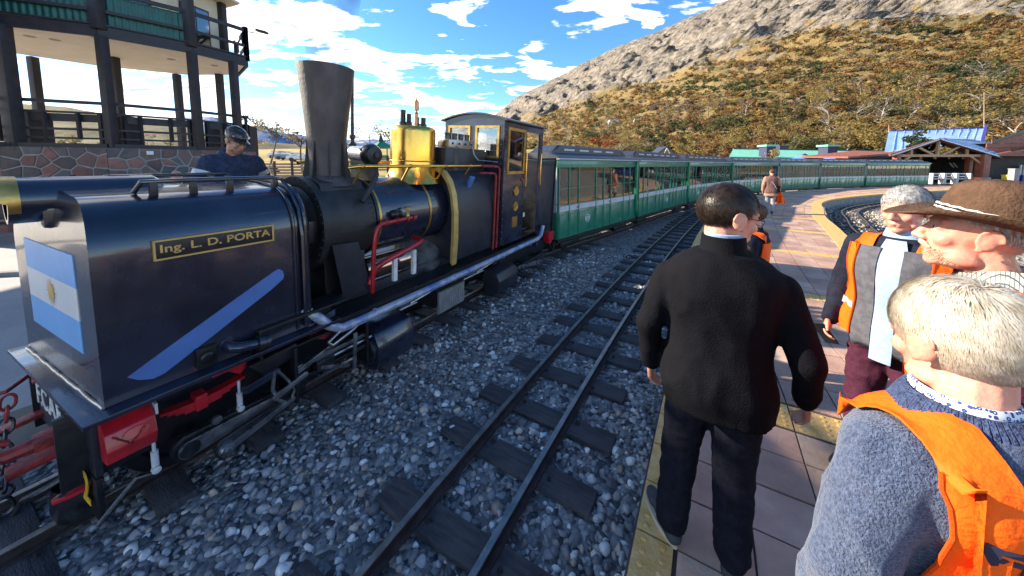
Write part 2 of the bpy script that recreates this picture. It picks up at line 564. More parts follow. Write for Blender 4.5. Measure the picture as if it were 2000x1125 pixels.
def ico(sub):
    bm = bmesh.new(); bmesh.ops.create_icosphere(bm, subdivisions=sub, radius=1)
    v = np.array([q.co[:] for q in bm.verts]); f = np.array([[q.index for q in p.verts] for p in bm.faces]); bm.free()
    return v, f
def scatter(name, pos, size, subs, mt, pal, smooth, flat=.62, wts=None, bright=2.5):
    v0, f0 = ico(subs)
    shapes = []
    for k in range(9):
        d = nr.normal(size=(3, 3)); v = v0.copy()
        for q in range(13):
            nrm = nr.normal(size=3); nrm /= np.linalg.norm(nrm); h = nr.uniform(.45, .85)
            dd = v @ nrm; over = np.maximum(dd - h, 0); v -= over[:, None] * nrm * .92
        v *= np.array([1, nr.uniform(.68, 1.0), nr.uniform(.55, .9)])
        shapes.append(v)
    n = len(pos); nv = len(v0)
    V = np.empty((n * nv, 3)); F = np.empty((n * len(f0), 3), int); Cc = np.empty((n * nv, 3))
    pal = np.array(pal)
    for i in range(n):
        q = nr.normal(size=4); q[1:3] *= .8; q /= np.linalg.norm(q); w_, x, y, z = q
        m = np.array([[1 - 2 * (y * y + z * z), 2 * (x * y - z * w_), 2 * (x * z + y * w_)], [2 * (x * y + z * w_), 1 - 2 * (x * x + z * z), 2 * (y * z - x * w_)], [2 * (x * z - y * w_), 2 * (y * z + x * w_), 1 - 2 * (x * x + y * y)]])
        V[i * nv:(i + 1) * nv] = (shapes[i % 9] @ m.T) * size[i] + pos[i]
        F[i * len(f0):(i + 1) * len(f0)] = f0 + i * nv
        c = pal[nr.choice(len(pal), p=wts)] * nr.uniform(.7, 1.3) * bright
        Cc[i * nv:(i + 1) * nv] = c
    o = obj(name, fast_mesh(name, V, F, mt, Cc, smooth))
    o['kind'] = 'stuff'
    return o
M['stone'] = mat('ballast_stone', (.8, .8, .82), .55, 0, .22, 30, .25, 70, vcol=True, coords='Object', col2=(1.1, 1.08, 1.05))
SL = np.array([(x, y) for x, y, a in SLEEP]); SA = np.array([a for x, y, a in SLEEP])
PAL = [(.045, .045, .048), (.085, .084, .087), (.135, .131, .130), (.185, .178, .172), (.27, .26, .245), (.135, .105, .085), (.22, .175, .13), (.055, .05, .05)]
PW = [.2, .22, .18, .14, .09, .07, .05, .05]
def bedpts(sp, ymin, ymax, dmin, dmax):
    out = []
    for a in np.arange(-9, 14, sp):
        for l in np.arange(-.98, 3.9, sp):
            p = C0 + U * (a + rnd.uniform(-.5, .5) * sp) + N * (l + rnd.uniform(-.5, .5) * sp)
            if p[1] < .75: continue
            d = math.hypot(p[0], p[1])
            if d < dmin or d >= dmax: continue
            xe = np.interp(p[1], ELp[:, 1], ELp[:, 0])
            if p[0] > xe - .02: continue
            # keep the sleepers and the rails clear
            dx = SL - p
            near = np.where((np.abs(dx[:, 0]) < .9) & (np.abs(dx[:, 1]) < .9))[0]
            bad = False
            for k in near:
                ca, sa = math.cos(-SA[k]), math.sin(-SA[k])
                q = -dx[k]
                lx, ly = q[0] * ca - q[1] * sa, q[0] * sa + q[1] * ca
                if abs(lx) < .655 and abs(ly) < .112 and rnd.random() > .012: bad = True; break
            if bad: continue
            bad = False
            for P in (MID, TRAIN):
                k = np.argmin(((P - p) ** 2).sum(1))
                k2 = min(k, len(P) - 2)
                t = P[k2 + 1] - P[k2]; t = t / np.linalg.norm(t)
                o_ = (p - P[k2])[0] * t[1] - (p - P[k2])[1] * t[0]
                if abs(abs(o_) - .265) < .052: bad = True
            if bad: continue
            out.append((p[0], p[1], -.142 + rnd.uniform(-.012, .016)))
    return np.array(out)
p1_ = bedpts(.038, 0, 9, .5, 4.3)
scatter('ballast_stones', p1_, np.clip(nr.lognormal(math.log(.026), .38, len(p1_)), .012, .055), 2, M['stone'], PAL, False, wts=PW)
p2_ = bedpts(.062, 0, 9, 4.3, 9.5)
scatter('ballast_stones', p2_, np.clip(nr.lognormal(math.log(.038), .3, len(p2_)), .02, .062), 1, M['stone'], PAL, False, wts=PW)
# sunlit gravel by the right-hand track
gp = []
for i in range(5200):
    k = rnd.randrange(12, len(RIGHT) - 90); q = RIGHT[k] + RT[k] * rnd.uniform(-.95, 2.6)
    gp.append((q[0] + rnd.uniform(-.15, .15), q[1] + rnd.uniform(-.15, .15), -.12 + rnd.uniform(-.01, .03)))
gp = np.array([q for q in gp if 4 < math.hypot(q[0], q[1]) < 24 and q[0] > np.interp(q[1], ERp[:, 1], ERp[:, 0]) + .02])
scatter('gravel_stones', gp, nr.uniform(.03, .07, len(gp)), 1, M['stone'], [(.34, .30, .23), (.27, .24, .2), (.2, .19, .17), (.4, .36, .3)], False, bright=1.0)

# platform ----------------------------------------------------------
PZ = .33
M['tile'] = mat('red_paving_tile', (.66, .62, .60), .66, 0, .15, 2.2, .28, 45, vcol=True, col2=(1.14, 1.12, 1.10), detail=12)
M['ytile'] = mat('yellow_tactile_tile', (.48, .285, .075), .65, 0, .2, 12, .35, 60, col2=(.60, .40, .16))
M['mortar'] = mat('dark_mortar', (.055, .045, .045), .9, 0, .3, 8)
M['kerb'] = mat('concrete_kerb', (.20, .20, .20), .85, 0, .25, 5, .4, 30)
nE = 140
def resamp(P, n):
    d = np.r_[0, np.cumsum(np.linalg.norm(np.diff(P, axis=0), axis=1))]
    s = np.linspace(0, 1, n) * d[-1]
    return np.c_[np.interp(s, d, P[:, 0]), np.interp(s, d, P[:, 1])]
A_, B_ = resamp(ELp, nE), resamp(ERp, nE)
b = MB()
vs = []
for i in range(nE):
    vs += [(*A_[i], GZ - .3), (*A_[i], PZ - .012), (*B_[i], PZ - .012), (*B_[i], GZ - .3)]
fs = []
for i in range(nE - 1):
    for j in range(3):
        fs.append((4 * i + j, 4 * i + j + 1, 4 * i + j + 5, 4 * i + j + 4))
b.add(vs, fs)
plat = struct('platform', b.mesh('platform', M['kerb'], smooth=False))
# kerb wall blocks on the right edge, tiles on top
TS = .31
cl = resamp(ELp, 900); dl = np.r_[0, np.cumsum(np.linalg.norm(np.diff(cl, axis=0), axis=1))]
clT = tangents(cl); clN = rightn(clT)
def at_s(s, v):
    return np.array([np.interp(s, dl, cl[:, 0]) + v * np.interp(s, dl, clN[:, 0]), np.interp(s, dl, cl[:, 1]) + v * np.interp(s, dl, clN[:, 1])])
def inside(p):
    k = np.argmin(((ERp - p) ** 2).sum(1)); k = min(k, len(ERp) - 2)
    t = ERp[k + 1] - ERp[k]
    return ((p - ERp[k])[0] * t[1] - (p - ERp[k])[1] * t[0]) < -.02
tiles = []
ns = int(62 / TS)
for i in range(ns):
    s0, s1 = i * TS + .006, (i + 1) * TS - .006
    yel = (i % 10 == 4)
    if yel: s0 += .02; s1 -= .02
    for j in range(-1, 30):
        v0, v1 = (.012, .185) if j == -1 else (.20 + j * .325 + .005, .20 + (j + 1) * .325 - .005)
        q = [at_s(s0, v0), at_s(s1, v0), at_s(s1, v1), at_s(s0, v1)]
        if not inside(sum(q) / 4): continue
        c = sum(q) / 4
        d = math.hypot(c[0], c[1])
        if d > 58 or (c[1] < .2): continue
        tiles.append((d, q, 'edge' if j == -1 else ('strip' if yel else 'tile')))
tiles.sort(key=lambda t: t[0])
TPAL = [(.41, .255, .19), (.43, .285, .215), (.36, .215, .165), (.46, .325, .25), (.39, .26, .205)]
def tile_box(b, q, zt, dz=.03):
    vs = [(x, y, zt) for x, y in q] + [(x, y, zt - dz) for x, y in q]
    b.add(vs, [(0, 1, 2, 3), (0, 4, 5, 1), (1, 5, 6, 2), (2, 6, 7, 3), (3, 7, 4, 0)])
cnt = 0
rest = {'tile': MB(), 'strip': MB(), 'edge': MB()}
restc = []
def setcol(me, cols):
    a = me.color_attributes.new('col', 'FLOAT_COLOR', 'POINT')
    a.data.foreach_set('color', np.array([(*c, 1) for c in cols], dtype=np.float32).ravel())
def studs(b, q, zt, nx, ny):
    q = [np.array(p) for p in q]
    for i in range(nx):
        for j in range(ny):
            u_, v_ = (i + .5) / nx, (j + .5) / ny
            p = q[0] * (1 - u_) * (1 - v_) + q[1] * u_ * (1 - v_) + q[2] * u_ * v_ + q[3] * (1 - u_) * v_
            k = 7
            vs = [(p[0] + .016 * math.cos(2 * math.pi * t / k), p[1] + .016 * math.sin(2 * math.pi * t / k), zt) for t in range(k)] + [(p[0] + .009 * math.cos(2 * math.pi * t / k), p[1] + .009 * math.sin(2 * math.pi * t / k), zt + .006) for t in range(k)]
            b.add(vs, [(t, (t + 1) % k, (t + 1) % k + k, t + k) for t in range(k)] + [tuple(range(k, 2 * k))])
for (d, q, kind) in tiles:
    zt = PZ + rnd.uniform(-.0022, .0018)
    if kind == 'edge': zt += .004
    if d < 26 and cnt < 290:
        b = MB(); tile_box(b, q, zt)
        if kind != 'tile' and d < 9: studs(b, q, zt, 6 if kind == 'strip' else 5, 4 if kind == 'strip' else 2)
        me = b.mesh('tile', M['tile'] if kind == 'tile' else M['ytile'], smooth=False, fix=False)
        if kind == 'tile': setcol(me, [tuple(x * rnd.uniform(.97, 1.03) for x in TPAL[rnd.randrange(5)])] * len(me.vertices))
        obj({'tile': 'paving_tile', 'strip': 'tactile_tile', 'edge': 'edge_tile'}[kind], me, plat)
        cnt += 1
    else:
        tile_box(rest[kind], q, zt)
        if kind == 'tile': restc += [TPAL[rnd.randrange(5)]] * 8
for kind, nm in (('tile', 'paving_tiles'), ('strip', 'tactile_tiles'), ('edge', 'edge_tiles')):
    if rest[kind].v:
        me = rest[kind].mesh(nm, M['tile'] if kind == 'tile' else M['ytile'], smooth=False, fix=False)
        if kind == 'tile': setcol(me, restc)
        o = obj(nm, me, plat); o['kind'] = 'stuff'
# dark joints bed between the tiles
vs = []; fs = []
for i in range(nE):
    vs += [(*A_[i], PZ - .008), (*B_[i], PZ - .008)]
for i in range(nE - 1): fs.append((2 * i, 2 * i + 1, 2 * i + 3, 2 * i + 2))
obj('mortar_bed', MB().add(vs, fs).mesh('mortar', M['mortar'], smooth=False), plat)
# yellow kerb stones along the curved right-hand edge
kb = resamp(ERp, 160); kt = rightn(tangents(kb))
for i in range(len(kb) - 1):
    a0, a1 = kb[i] + (kb[i + 1] - kb[i]) * .015, kb[i] + (kb[i + 1] - kb[i]) * .985
    q = [a0 - kt[i] * .34, a1 - kt[i + 1] * .34, a1 + kt[i + 1] * .02, a0 + kt[i] * .02]
    if math.hypot(*a0) > 50: break
    b = MB(); vs = [(x, y, PZ + .012) for x, y in q] + [(x, y, PZ - .07) for x, y in q]
    b.add(vs, [(0, 1, 2, 3), (0, 4, 5, 1), (1, 5, 6, 2), (2, 6, 7, 3), (3, 7, 4, 0)])
    obj('kerb_stone', b.mesh('kerb_stone', M['ytile'], smooth=False), plat)
# paved forecourt left of the train
fz = .20
FL = [C0 + U * a - N * 1.15 for a in (-9, -4, 0, 5, 9)]
b = MB()
poly = [tuple(p) for p in FL] + [(-1.5, 24), (-60, 24), (-60, -8)]
b.add([(x, y, fz) for x, y in poly] + [(x, y, GZ - .1) for x, y in poly], [tuple(range(len(poly)))] + [(i, (i + 1) % len(poly), (i + 1) % len(poly) + len(poly), i + len(poly)) for i in range(len(poly))])
struct('forecourt_pavement', b.mesh('forecourt', M['pave'], smooth=False))
# raised kerb between the pavement and the roadway of the forecourt
kerb = MB()
pp = [(-30, 2.5), (-14, 4.9), (-8, 6.1), (-5.2, 7.4), (-3.2, 9.6)]
for i in range(len(pp) - 1): kerb.bar((*pp[i], fz + .035), (*pp[i + 1], fz + .035), .14, .09)
struct('forecourt_kerb', kerb.mesh('kerb', M['kerb'], bevel=.01))
# ================================================================== LOCOMOTIVE
LROT = (0, R(3.3), -math.atan2(.4985, .8669))
loco = thing('steam_locomotive', 'dark blue articulated steam locomotive with brass dome and tall flared chimney', 'steam locomotive', (C0[0], C0[1], 0))
loco.rotation_euler = LROT
TR = (0, R(-2.0), 0)     # the front engine unit leans less than the boiler unit
def P(name, mb, m, tender=False, parent=None, **k):
    o = mb.build(name, m, parent or loco, **k)
    if tender and parent is None: o.rotation_euler = TR
    return o
def yf(x, z):      # front face of the tank
    y = -2.735 + .065 * x / .7
    if z > 1.62: y += .05 * ((z - 1.62) / .44) ** 2.5
    return y
sec = [(.70, .82), (.70, 1.2), (.70, 1.62)] + [(.36 + .34 * math.cos(R(t)), 1.68 + .345 * math.sin(R(t))) for t in range(0, 91, 10)] + [(.18, 2.045), (0, 2.05)]
full = sec + [(-x, z) for x, z in sec[-2::-1]]
b = MB()
k = len(full); ys = [0, .02, .06, .15, .3, .5, .75, 1]
vs = []; fs = []
for t in ys:
    for x, z in full:
        y0 = yf(x, z); vs.append((x, y0 + (-1.50 - y0) * t, z))
for i in range(len(ys) - 1):
    for j in range(k - 1): fs.append((i * k + j, i * k + j + 1, (i + 1) * k + j + 1, (i + 1) * k + j))
n = len(sec)
for j in range(n - 1): # front rows
    a, c = j, j + 1; a2, c2 = k - 1 - j, k - 1 - (j + 1)
    if c == c2: fs.append((a, c, a2))
    else: fs.append((a, c, c2, a2))
o0 = (len(ys) - 1) * k
fs.append(tuple(range(o0, o0 + k)))
b.add(vs, fs)
tank = P('tank', b, M['navy'], True, angle=40)
# straps, hand rails on the tank
for y in (-1.615, -1.525):
    b = MB(); b.tube([(x * 1.012, y, z + .012) for x, z in full], .022 if y > -1.6 else .012, 8)
    P('tank_strap', b, M['navy'], True)
b = MB()
b.tube([(.40, -2.42, 2.03), (.44, -2.39, 2.10), (.45, -2.2, 2.105), (.45, -1.64, 2.105), (.47, -1.575, 2.09), (.56, -1.56, 2.0), (.68, -1.56, 1.85), (.725, -1.56, 1.62), (.725, -1.56, .84)], .016, 10)
P('handrail', b, M['navy'], True)
b = MB(); b.tube([(-.40, -2.42, 2.03), (-.44, -2.39, 2.10), (-.45, -1.64, 2.105), (-.47, -1.575, 2.07), (-.56, -1.56, 1.98)], .016, 10)
P('handrail', b, M['navy'], True)
for sx in (.45, -.45):
    for y in (-2.34, -2.14, -1.93, -1.62):
        P('rail_post', MB().box((sx, y, 2.05), (.035, .04, .09)), M['black'], True, bevel=.004)
# weld bead and footplate
P('weld_bead', MB().tube([(.7 - 1.4 * i / 24, yf(.7 - 1.4 * i / 24, 1) - .006 + rnd.uniform(-.003, .003), .824) for i in range(25)], .009, 6), M['steel'], True)
b = MB(); b.prism([(.80, -2.765), (-.80, -2.885), (-.80, -1.28), (.80, -1.28)], .785, .815, 'z')
P('footplate', b, M['navy'], True, bevel=.006)
# flag on the front
fl = thing('flag', None, None); fl.parent = loco; fl.rotation_euler = TR
fz0, fz1, fx0, fx1 = 1.09, 1.69, -.45, .47
for i, (a, c, m_) in enumerate(((0, 1 / 3, 'fblue'), (1 / 3, 2 / 3, 'fwhite'), (2 / 3, 1, 'fblue'))):
    za, zc = fz0 + (fz1 - fz0) * a, fz0 + (fz1 - fz0) * c
    vs = []
    for z in (za, zc):
        for x in (fx0, fx1): vs.append((x, yf(x, min(z, 1.62)) - .004, z)); vs.append((x, yf(x, min(z, 1.62)) + .02, z))
    b = MB().add(vs, [(0, 2, 6, 4), (1, 5, 7, 3), (0, 1, 3, 2), (4, 6, 7, 5), (0, 4, 5, 1), (2, 3, 7, 6)])
    P('flag_stripe', b, M[m_], parent=fl, smooth=False)
sunm = MB(); cz = (fz0 + fz1) / 2
def fp(r, t, d=-.007): x = r * math.cos(t) + .02; return (x, yf(x, 1) + d, cz + r * math.sin(t))
sunm.add([fp(.055, 2 * math.pi * i / 20) for i in range(20)], [tuple(range(20))])
for i in range(16):
    t = 2 * math.pi * i / 16
    sunm.add([fp(.056, t - .09), fp(.056, t + .09), fp(.095 if i % 2 else .11, t + (.1 if i % 2 else 0))], [(0, 1, 2)])
P('sun_emblem', sunm, M['gold'], parent=fl, smooth=False, fix=False)
# name board
nb = P('nameboard', MB().box((.703, -2.095, 1.69), (.016, .65, .128)), M['black'], True, bevel=.003)
nb['label'] = 'black name board lettered Ing. L. D. PORTA in gold'
fr = MB()
for (y0, y1, z0, z1) in ((-2.425, -1.765, 1.626, 1.637), (-2.425, -1.765, 1.743, 1.754), (-2.425, -2.414, 1.637, 1.743), (-1.776, -1.765, 1.637, 1.743)): fr.bb(.70, .718, y0, y1, z0, z1)
P('board_frame', fr, M['gold'], parent=nb)
def letters(s, size, m, loc, rot, parent, bold=0, sx=1, space=1, name='lettering', tender=False):
    me = text_mesh(s, size, .002, bold, sx, space); bm = bmesh.new(); bm.from_mesh(me); bm.verts.ensure_lookup_table()
    bmesh.ops.remove_doubles(bm, verts=bm.verts, dist=1e-6); bm.verts.ensure_lookup_table(); bm.verts.index_update()
    seen = set(); isl = []
    for v in bm.verts:
        if v.index in seen: continue
        st = [v]; g = []; seen.add(v.index)
        while st:
            q = st.pop(); g.append(q.index)
            for e in q.link_edges:
                w_ = e.other_vert(q)
                if w_.index not in seen: seen.add(w_.index); st.append(w_)
        isl.append(set(g))
    co = [v.co.copy() for v in bm.verts]; fcs = [[v.index for v in f.verts] for f in bm.faces]; bm.free()
    for g in isl:
        ids = sorted(g); mp_ = {k: i for i, k in enumerate(ids)}
        obj('letter', MB().add([co[k] for k in ids], [tuple(mp_[k] for k in f) for f in fcs if f[0] in g]).mesh('letter', m, smooth=False, fix=False), parent, loc, rot)
letters('Ing. L. D. PORTA', .070, M['gold'], (.7125, -2.095, 1.694), (R(90), 0, R(90)), nb, .0012, 1.18, 1.03)
# light blue sweep on the side
poly = [(-2.575, .955), (-2.40, 1.05), (-1.95, 1.285), (-1.76, 1.382), (-1.735, 1.387), (-1.712, 1.365), (-1.702, 1.33), (-1.708, 1.298), (-1.80, 1.235), (-2.2, 1.012), (-2.42, .893), (-2.47, .885), (-2.53, .912)]
P('painted_sweep', MB().prism(poly, .69, .7035, 'x'), M['blueline'], True, smooth=False)
b = MB().box((.72, -2.222, .912), (.05, .105, .135)); b.lathe([(.03, 0), (.04, .012), (.025, .02), (0, .02)], (.745, -2.222, .912), 'x', 14)
P('lamp_box', b, M['black'], True, bevel=.003)
# headlamp with brass visor
b = MB(); b.lathe([(.115, -.0), (.14, .0), (.14, .62), (.11, .66)], (0, -2.86, 1.985), 'y', 28)
hl = P('headlamp', b, M['navy'], True)
P('lamp_glass', MB().lathe([(0, .05), (.06, .045), (.115, .03)], (0, -2.86, 1.985), 'y', 24), M['black'], parent=hl)
b = MB(); vs = []; fs = []
for i in range(21):
    t = R(-28 + 236 * i / 20)
    for (r, y) in ((.147, -2.815), (.147, -2.86 - .34 * max(0, math.sin(t)) ** .8), (.141, -2.86 - .34 * max(0, math.sin(t)) ** .8), (.141, -2.815)):
        vs.append((r * math.cos(t), y, 1.985 + r * math.sin(t)))
for i in range(20):
    for j in range(4): fs.append((4 * i + j, 4 * i + (j + 1) % 4, 4 * i + 4 + (j + 1) % 4, 4 * i + 4 + j))
P('lamp_visor', b.add(vs, fs), M['brassd'], parent=hl)
# saddle of the lamp on the tank
P('lamp_saddle', MB().box((0, -2.5, 1.9), (.26, .5, .18)), M['navy'], True, bevel=.03)
# elbow pipe
b = MB(); b.tube([(.66, -2.10, .925), (.73, -2.10, .925), (.765, -2.085, .915), (.78, -2.04, .90), (.78, -1.93, .88)], .036, 14)
el = P('elbow_pipe', b, M['navy'], True)
P('pipe_flange', MB().cyl((.78, -1.945, .882), (.78, -1.905, .876), .055, n=18).cyl((.78, -1.90, .876), (.78, -1.87, .872), .05, n=18), M['steeld'], parent=el)
P('pipe_flange', MB().cyl((.69, -2.10, .925), (.712, -2.10, .925), .056, n=18), M['navy'], parent=el)
# frame channel behind it
b = MB(); b.bb(.50, .76, -1.92, -1.2, .94, .96).bb(.50, .76, -1.92, -1.90, .72, .94).bb(.48, .50, -1.92, -1.2, .70, .95).bb(.52, .74, -1.85, -1.25, .69, .71)
P('frame_channel', b, M['black'], True, bevel=.004)
for k_ in range(3):
    b = MB(); b.tube([(.66 + .03 * k_, -1.86, .82 - .03 * k_), (.70, -1.6, .75 + .02 * k_), (.72, -1.3, .84 + .02 * k_)], .010, 6); P('cable', b, M['steeld'], True)
# ----- front end: beam, lettering, couplings
bm_ = MB(); bm_.prism([(.60, -2.715), (-.66, -2.82), (-.66, -2.79), (.60, -2.685)], .36, .785, 'z')
beam = P('buffer_beam', bm_, M['navydull'], True, bevel=.004)
ang = math.atan2(.105, 1.26)
letters('F.C.A.F.', .22, M['whitep'], (-.10, -2.79, .60), (R(90), 0, ang), beam, .004, .82, .95)
b = MB(); b.prism([(.62, -2.72), (.36, -2.74), (.36, -2.715), (.62, -2.695)], .08, .36, 'z')
gp_ = P('guard_plate', b, M['black'], True, bevel=.004)
letters('N\u00ba', .10, M['yellow'], (.415, -2.745, .43), (R(90), 0, ang), beam, .003, .8)
letters('2', .27, M['yellow'], (.50, -2.745, .27), (R(90), 0, ang), gp_, .008, .85)
hk = MB(); hk.tube([(.16, -2.72, .50), (.14, -2.86, .49), (.12, -2.97, .475), (.11, -3.03, .50), (.11, -3.035, .545), (.115, -2.99, .57), (.12, -2.955, .555)], [.045, .045, .04, .034, .030, .026, .016], 10)
P('coupling_hook', hk, M['redd'], True)
P('draw_bar', MB().bar((.14, -2.70, .505), (.135, -2.88, .49), .12, .07), M['redd'], True, bevel=.008)
P('draw_bar', MB().bar((.02, -2.70, .33), (.0, -2.98, .30), .10, .05), M['redd'], True, bevel=.008)
P('draw_bar', MB().bar((-.42, -2.76, .42), (-.44, -2.98, .38), .09, .03), M['redd'], True, bevel=.006)
P('release_lever', MB().tube([(-.50, -2.79, .71), (-.30, -2.93, .70), (-.42, -3.4, .70)], .013, 8).tube([(-.62, -2.80, .71), (-.28, -2.82, .71)], .012, 8), M['redd'], True)
def link(c, d1, d2, L_=.05, W_=.03, r=.009):
    c, d1, d2 = Vector(c), Vector(d1).normalized(), Vector(d2)
    d2 = (d2 - d1 * d2.dot(d1)).normalized()
    pts = []
    for i in range(15):
        t = 2 * math.pi * i / 14
        pts.append(c + d1 * L_ * (math.cos(t) + .35 * (1 if math.cos(t) > 0 else -1) * abs(math.cos(t)) ** .3) * .75 + d2 * W_ * math.sin(t))
    return MB().tube(pts, r, 6, caps=False)
chain_pts = [(-.22, -2.93, .66), (-.22, -2.94, .585), (-.21, -2.95, .51), (-.19, -2.96, .44), (-.16, -2.97, .37), (-.12, -2.98, .31), (-.07, -2.98, .265), (-.01, -2.985, .235), (.05, -2.99, .225)]
for i, c in enumerate(chain_pts):
    d = Vector(chain_pts[min(i + 1, 8)]) - Vector(chain_pts[max(i - 1, 0)])
    P('chain_link', link(c, d, (1, 0, 0) if i % 2 else (0, 1, 0)), M['redd'] if i < 2 else M['steeld'], True)
for i, c in enumerate([(.08, -3.03, .47), (.06, -3.05, .40), (.08, -3.04, .33), (.12, -3.03, .26), (.17, -3.0, .21), (.1, -3.06, .25)]):
    P('chain_link', link(c, (0.1, .1, -1), (1, 0, 0) if i % 2 else (0, 1, 0)), M['steeld'], True)
P('brake_hose', MB().tube([(.30, -2.74, .30), (.28, -2.86, .26), (.22, -2.94, .22), (.18, -2.97, .14)], .018, 8), M['steeld'], True)
# rail guard with red lever
b = MB(); b.lathe([(.15, .02), (.165, .10), (.15, .235)], (.28, -2.70, 0), 'z', 20, R(150), R(350))
rg = P('rail_guard', b, M['steeld'], True)
lv = MB(); lv.prism([(.45, -2.66), (.50, -2.66), (.495, -2.80), (.475, -2.86), (.445, -2.865), (.425, -2.84), (.43, -2.75)][::-1], .255, .275, 'z')
l_ = P('guard_lever', lv, M['red'], True, bevel=.003)
P('lever_eye', MB().cyl((.455, -2.825, .27), (.455, -2.825, .2765), .016, n=12), M['black'], parent=l_)
P('lever_tip', MB().box((.475, -2.664, .266), (.055, .018, .026)), M['whitep'], parent=l_)
# sand box
sb = [(.46, .74), (.63, .745), (.745, .675), (.775, .58), (.735, .49), (.60, .455), (.46, .46)]
b = MB(); b.prism(sb, -2.69, -2.485, 'y')
sx = P('sand_box', b, M['red'], True, bevel=.006)
lid = MB(); n_ = Vector((.095, 0, .03)).normalized()
pts = []
for i in range(18):
    t = 2 * math.pi * i / 18
    pts.append(Vector((.758, -2.57, .632)) + Vector((0, 1, 0)) * .055 * math.cos(t) + Vector((-.3, 0, .95)).normalized() * .028 * math.sin(t))
lid.add([p + Vector((.012, 0, .004)) for p in pts] + [p - Vector((.01, 0, .003)) for p in pts], [tuple(range(18))] + [(i, i + 18, (i + 1) % 18 + 18, (i + 1) % 18) for i in range(18)])
P('box_lid', lid, M['red'], parent=sx)
for i in range(7):
    P('chain_link', link((.775 + .004 * (i % 2), -2.655 + .018 * i, .655 - .022 * (3.3 - abs(i - 3.3))), (0, .6, .6 if i > 3 else -.6), (1, 0, 0), .014, .009, .003), M['redd'], parent=sx)
P('box_bracket', MB().box((.70, -2.475, .70), (.07, .012, .07)), M['cream'], True)
P('box_bracket', MB().bar((.45, -2.66, .44), (.62, -2.48, .46), .03, .05), M['redd'], True)
for y, z0, z1 in ((-2.50, .30, .50), (-2.052, .41, .63)):
    b = MB(); b.cyl((.725, y, z1), (.725, y, z0 + .10), .009, n=10).cyl((.725, y, z0 + .13), (.725, y, z0 + .03), .018, n=14)
    b.lathe([(0, -.015), (.022, -.014), (.022, .014), (.010, .018), (0, .018)], (.73, y, z0 + .005), 'x', 14)
    P('damper', b, M['cream'], True)
b = MB(); b.tube([(.70, -2.48, .26), (.70, -2.58, .30), (.70, -2.66, .22), (.70, -2.74, .14)], .014, 8); P('sand_pipe', b, M['steeld'], True)
# leaf spring
for k_, (l0, l1) in enumerate(((-2.455, -2.0), (-2.42, -2.04), (-2.38, -2.09), (-2.34, -2.14))):
    b = MB()
    for i in range(12):
        t0, t1 = i / 12, (i + 1) / 12
        za = .592 - .015 * k_ + .30 * ((l0 + (l1 - l0) * t0) + 2.24) ** 2 * 1.4; zb = .592 - .015 * k_ + .30 * ((l0 + (l1 - l0) * t1) + 2.24) ** 2 * 1.4
        b.bar((.65, l0 + (l1 - l0) * t0, za), (.65, l0 + (l1 - l0) * t1, zb), .07, .0145)
    P('spring_leaf', b, M['red'], True)
P('spring_buckle', MB().bb(.60, .70, -2.285, -2.22, .53, .635), M['red'], True, bevel=.005)
P('spring_hanger', MB().prism([(-2.20, .80), (-1.99, .80), (-1.985, .70), (-2.03, .66), (-2.10, .72), (-2.19, .72)], .56, .70, 'x'), M['red'], True, bevel=.008)
P('spring_hanger', MB().prism([(-1.50, .78), (-1.30, .78), (-1.30, .64), (-1.36, .60), (-1.50, .68)], .56, .66, 'x'), M['redd'], True, bevel=.008)
# frames, wheels and motion, front and rear units
def unit(a0, tender, flip=1):
    def Y(v): return a0 + flip * v
    for s in (-1, 1):
        P('frame_plate', MB().bb(s * .46, s * .49, min(Y(-.55), Y(1.45)), max(Y(-.55), Y(1.45)), .30, .76), M['black'], tender, bevel=.004)
        for ax in (0, .72):
            wb = MB(); wb.lathe([(0, -.03), (.20, -.03), (.22, -.045), (.27, -.045), (.275, .03), (.30, .035), (.30, .055), (.22, .055), (.20, .03), (0, .03)], (s * .26, Y(ax), .275), 'x', 28)
            wh = P('wheel', wb, M['black'], tender)
            P('wheel_tyre', MB().lathe([(.272, -.046), (.277, .03), (.277, -.046)], (s * .26, Y(ax), .275), 'x', 28), M['steel'], parent=wh)
            P('crank', MB().bar((s * .60, Y(ax), .275), (s * .60, Y(ax - .09), .235), .06, .15), M['steeld'], tender, bevel=.02)
    for ax in (0, .72): P('axle', MB().cyl((-.62, Y(ax), .275), (.62, Y(ax), .275), .05, n=14), M['steeld'], tender)
    P('cross_stretcher', MB().bb(-.46, .46, min(Y(-.4), Y(1.4)), max(Y(-.4), Y(1.4)), .55, .72), M['black'], tender)
unit(-2.28, True)
unit(3.35, False, -1)
# side rods on the near side of the front unit
def rod(name, p0, p1, w0, w1, th, m, tender=True):
    p0, p1 = Vector(p0), Vector(p1)
    b = MB(); x = p0.x
    def prof(c, r, a0, a1): return [(c.y + r * math.cos(R(t)), c.z + r * math.sin(R(t))) for t in np.linspace(a0, a1, 9)]
    al = math.degrees(math.atan2(p1.z - p0.z, p1.y - p0.y))
    pl = prof(p1, w1, al - 100, al + 100) + prof(p0, w0, al + 100, al + 260)
    b.prism(pl, x - th / 2, x + th / 2, 'x')
    return P(name, b, m, tender, bevel=.004)
rod('side_rod', (.66, -2.335, .305), (.66, -1.70, .305), .085, .055, .04, M['steeld'])
rod('side_rod', (.71, -2.335, .305), (.71, -1.72, .33), .06, .03, .02, M['steel'])
rod('main_rod', (.765, -2.165, .205), (.765, -1.72, .292), .062, .032, .035, M['steeld'])
rod('main_rod', (.79, -2.16, .20), (.79, -1.72, .298), .03, .018, .012, M['steel'])
P('crank_hub', MB().lathe([(0, .035), (.02, .034), (.022, .02), (.04, .018), (.05, .0), (.05, -.02)], (.80, -2.165, .205), 'x', 22), M['steel'], True)
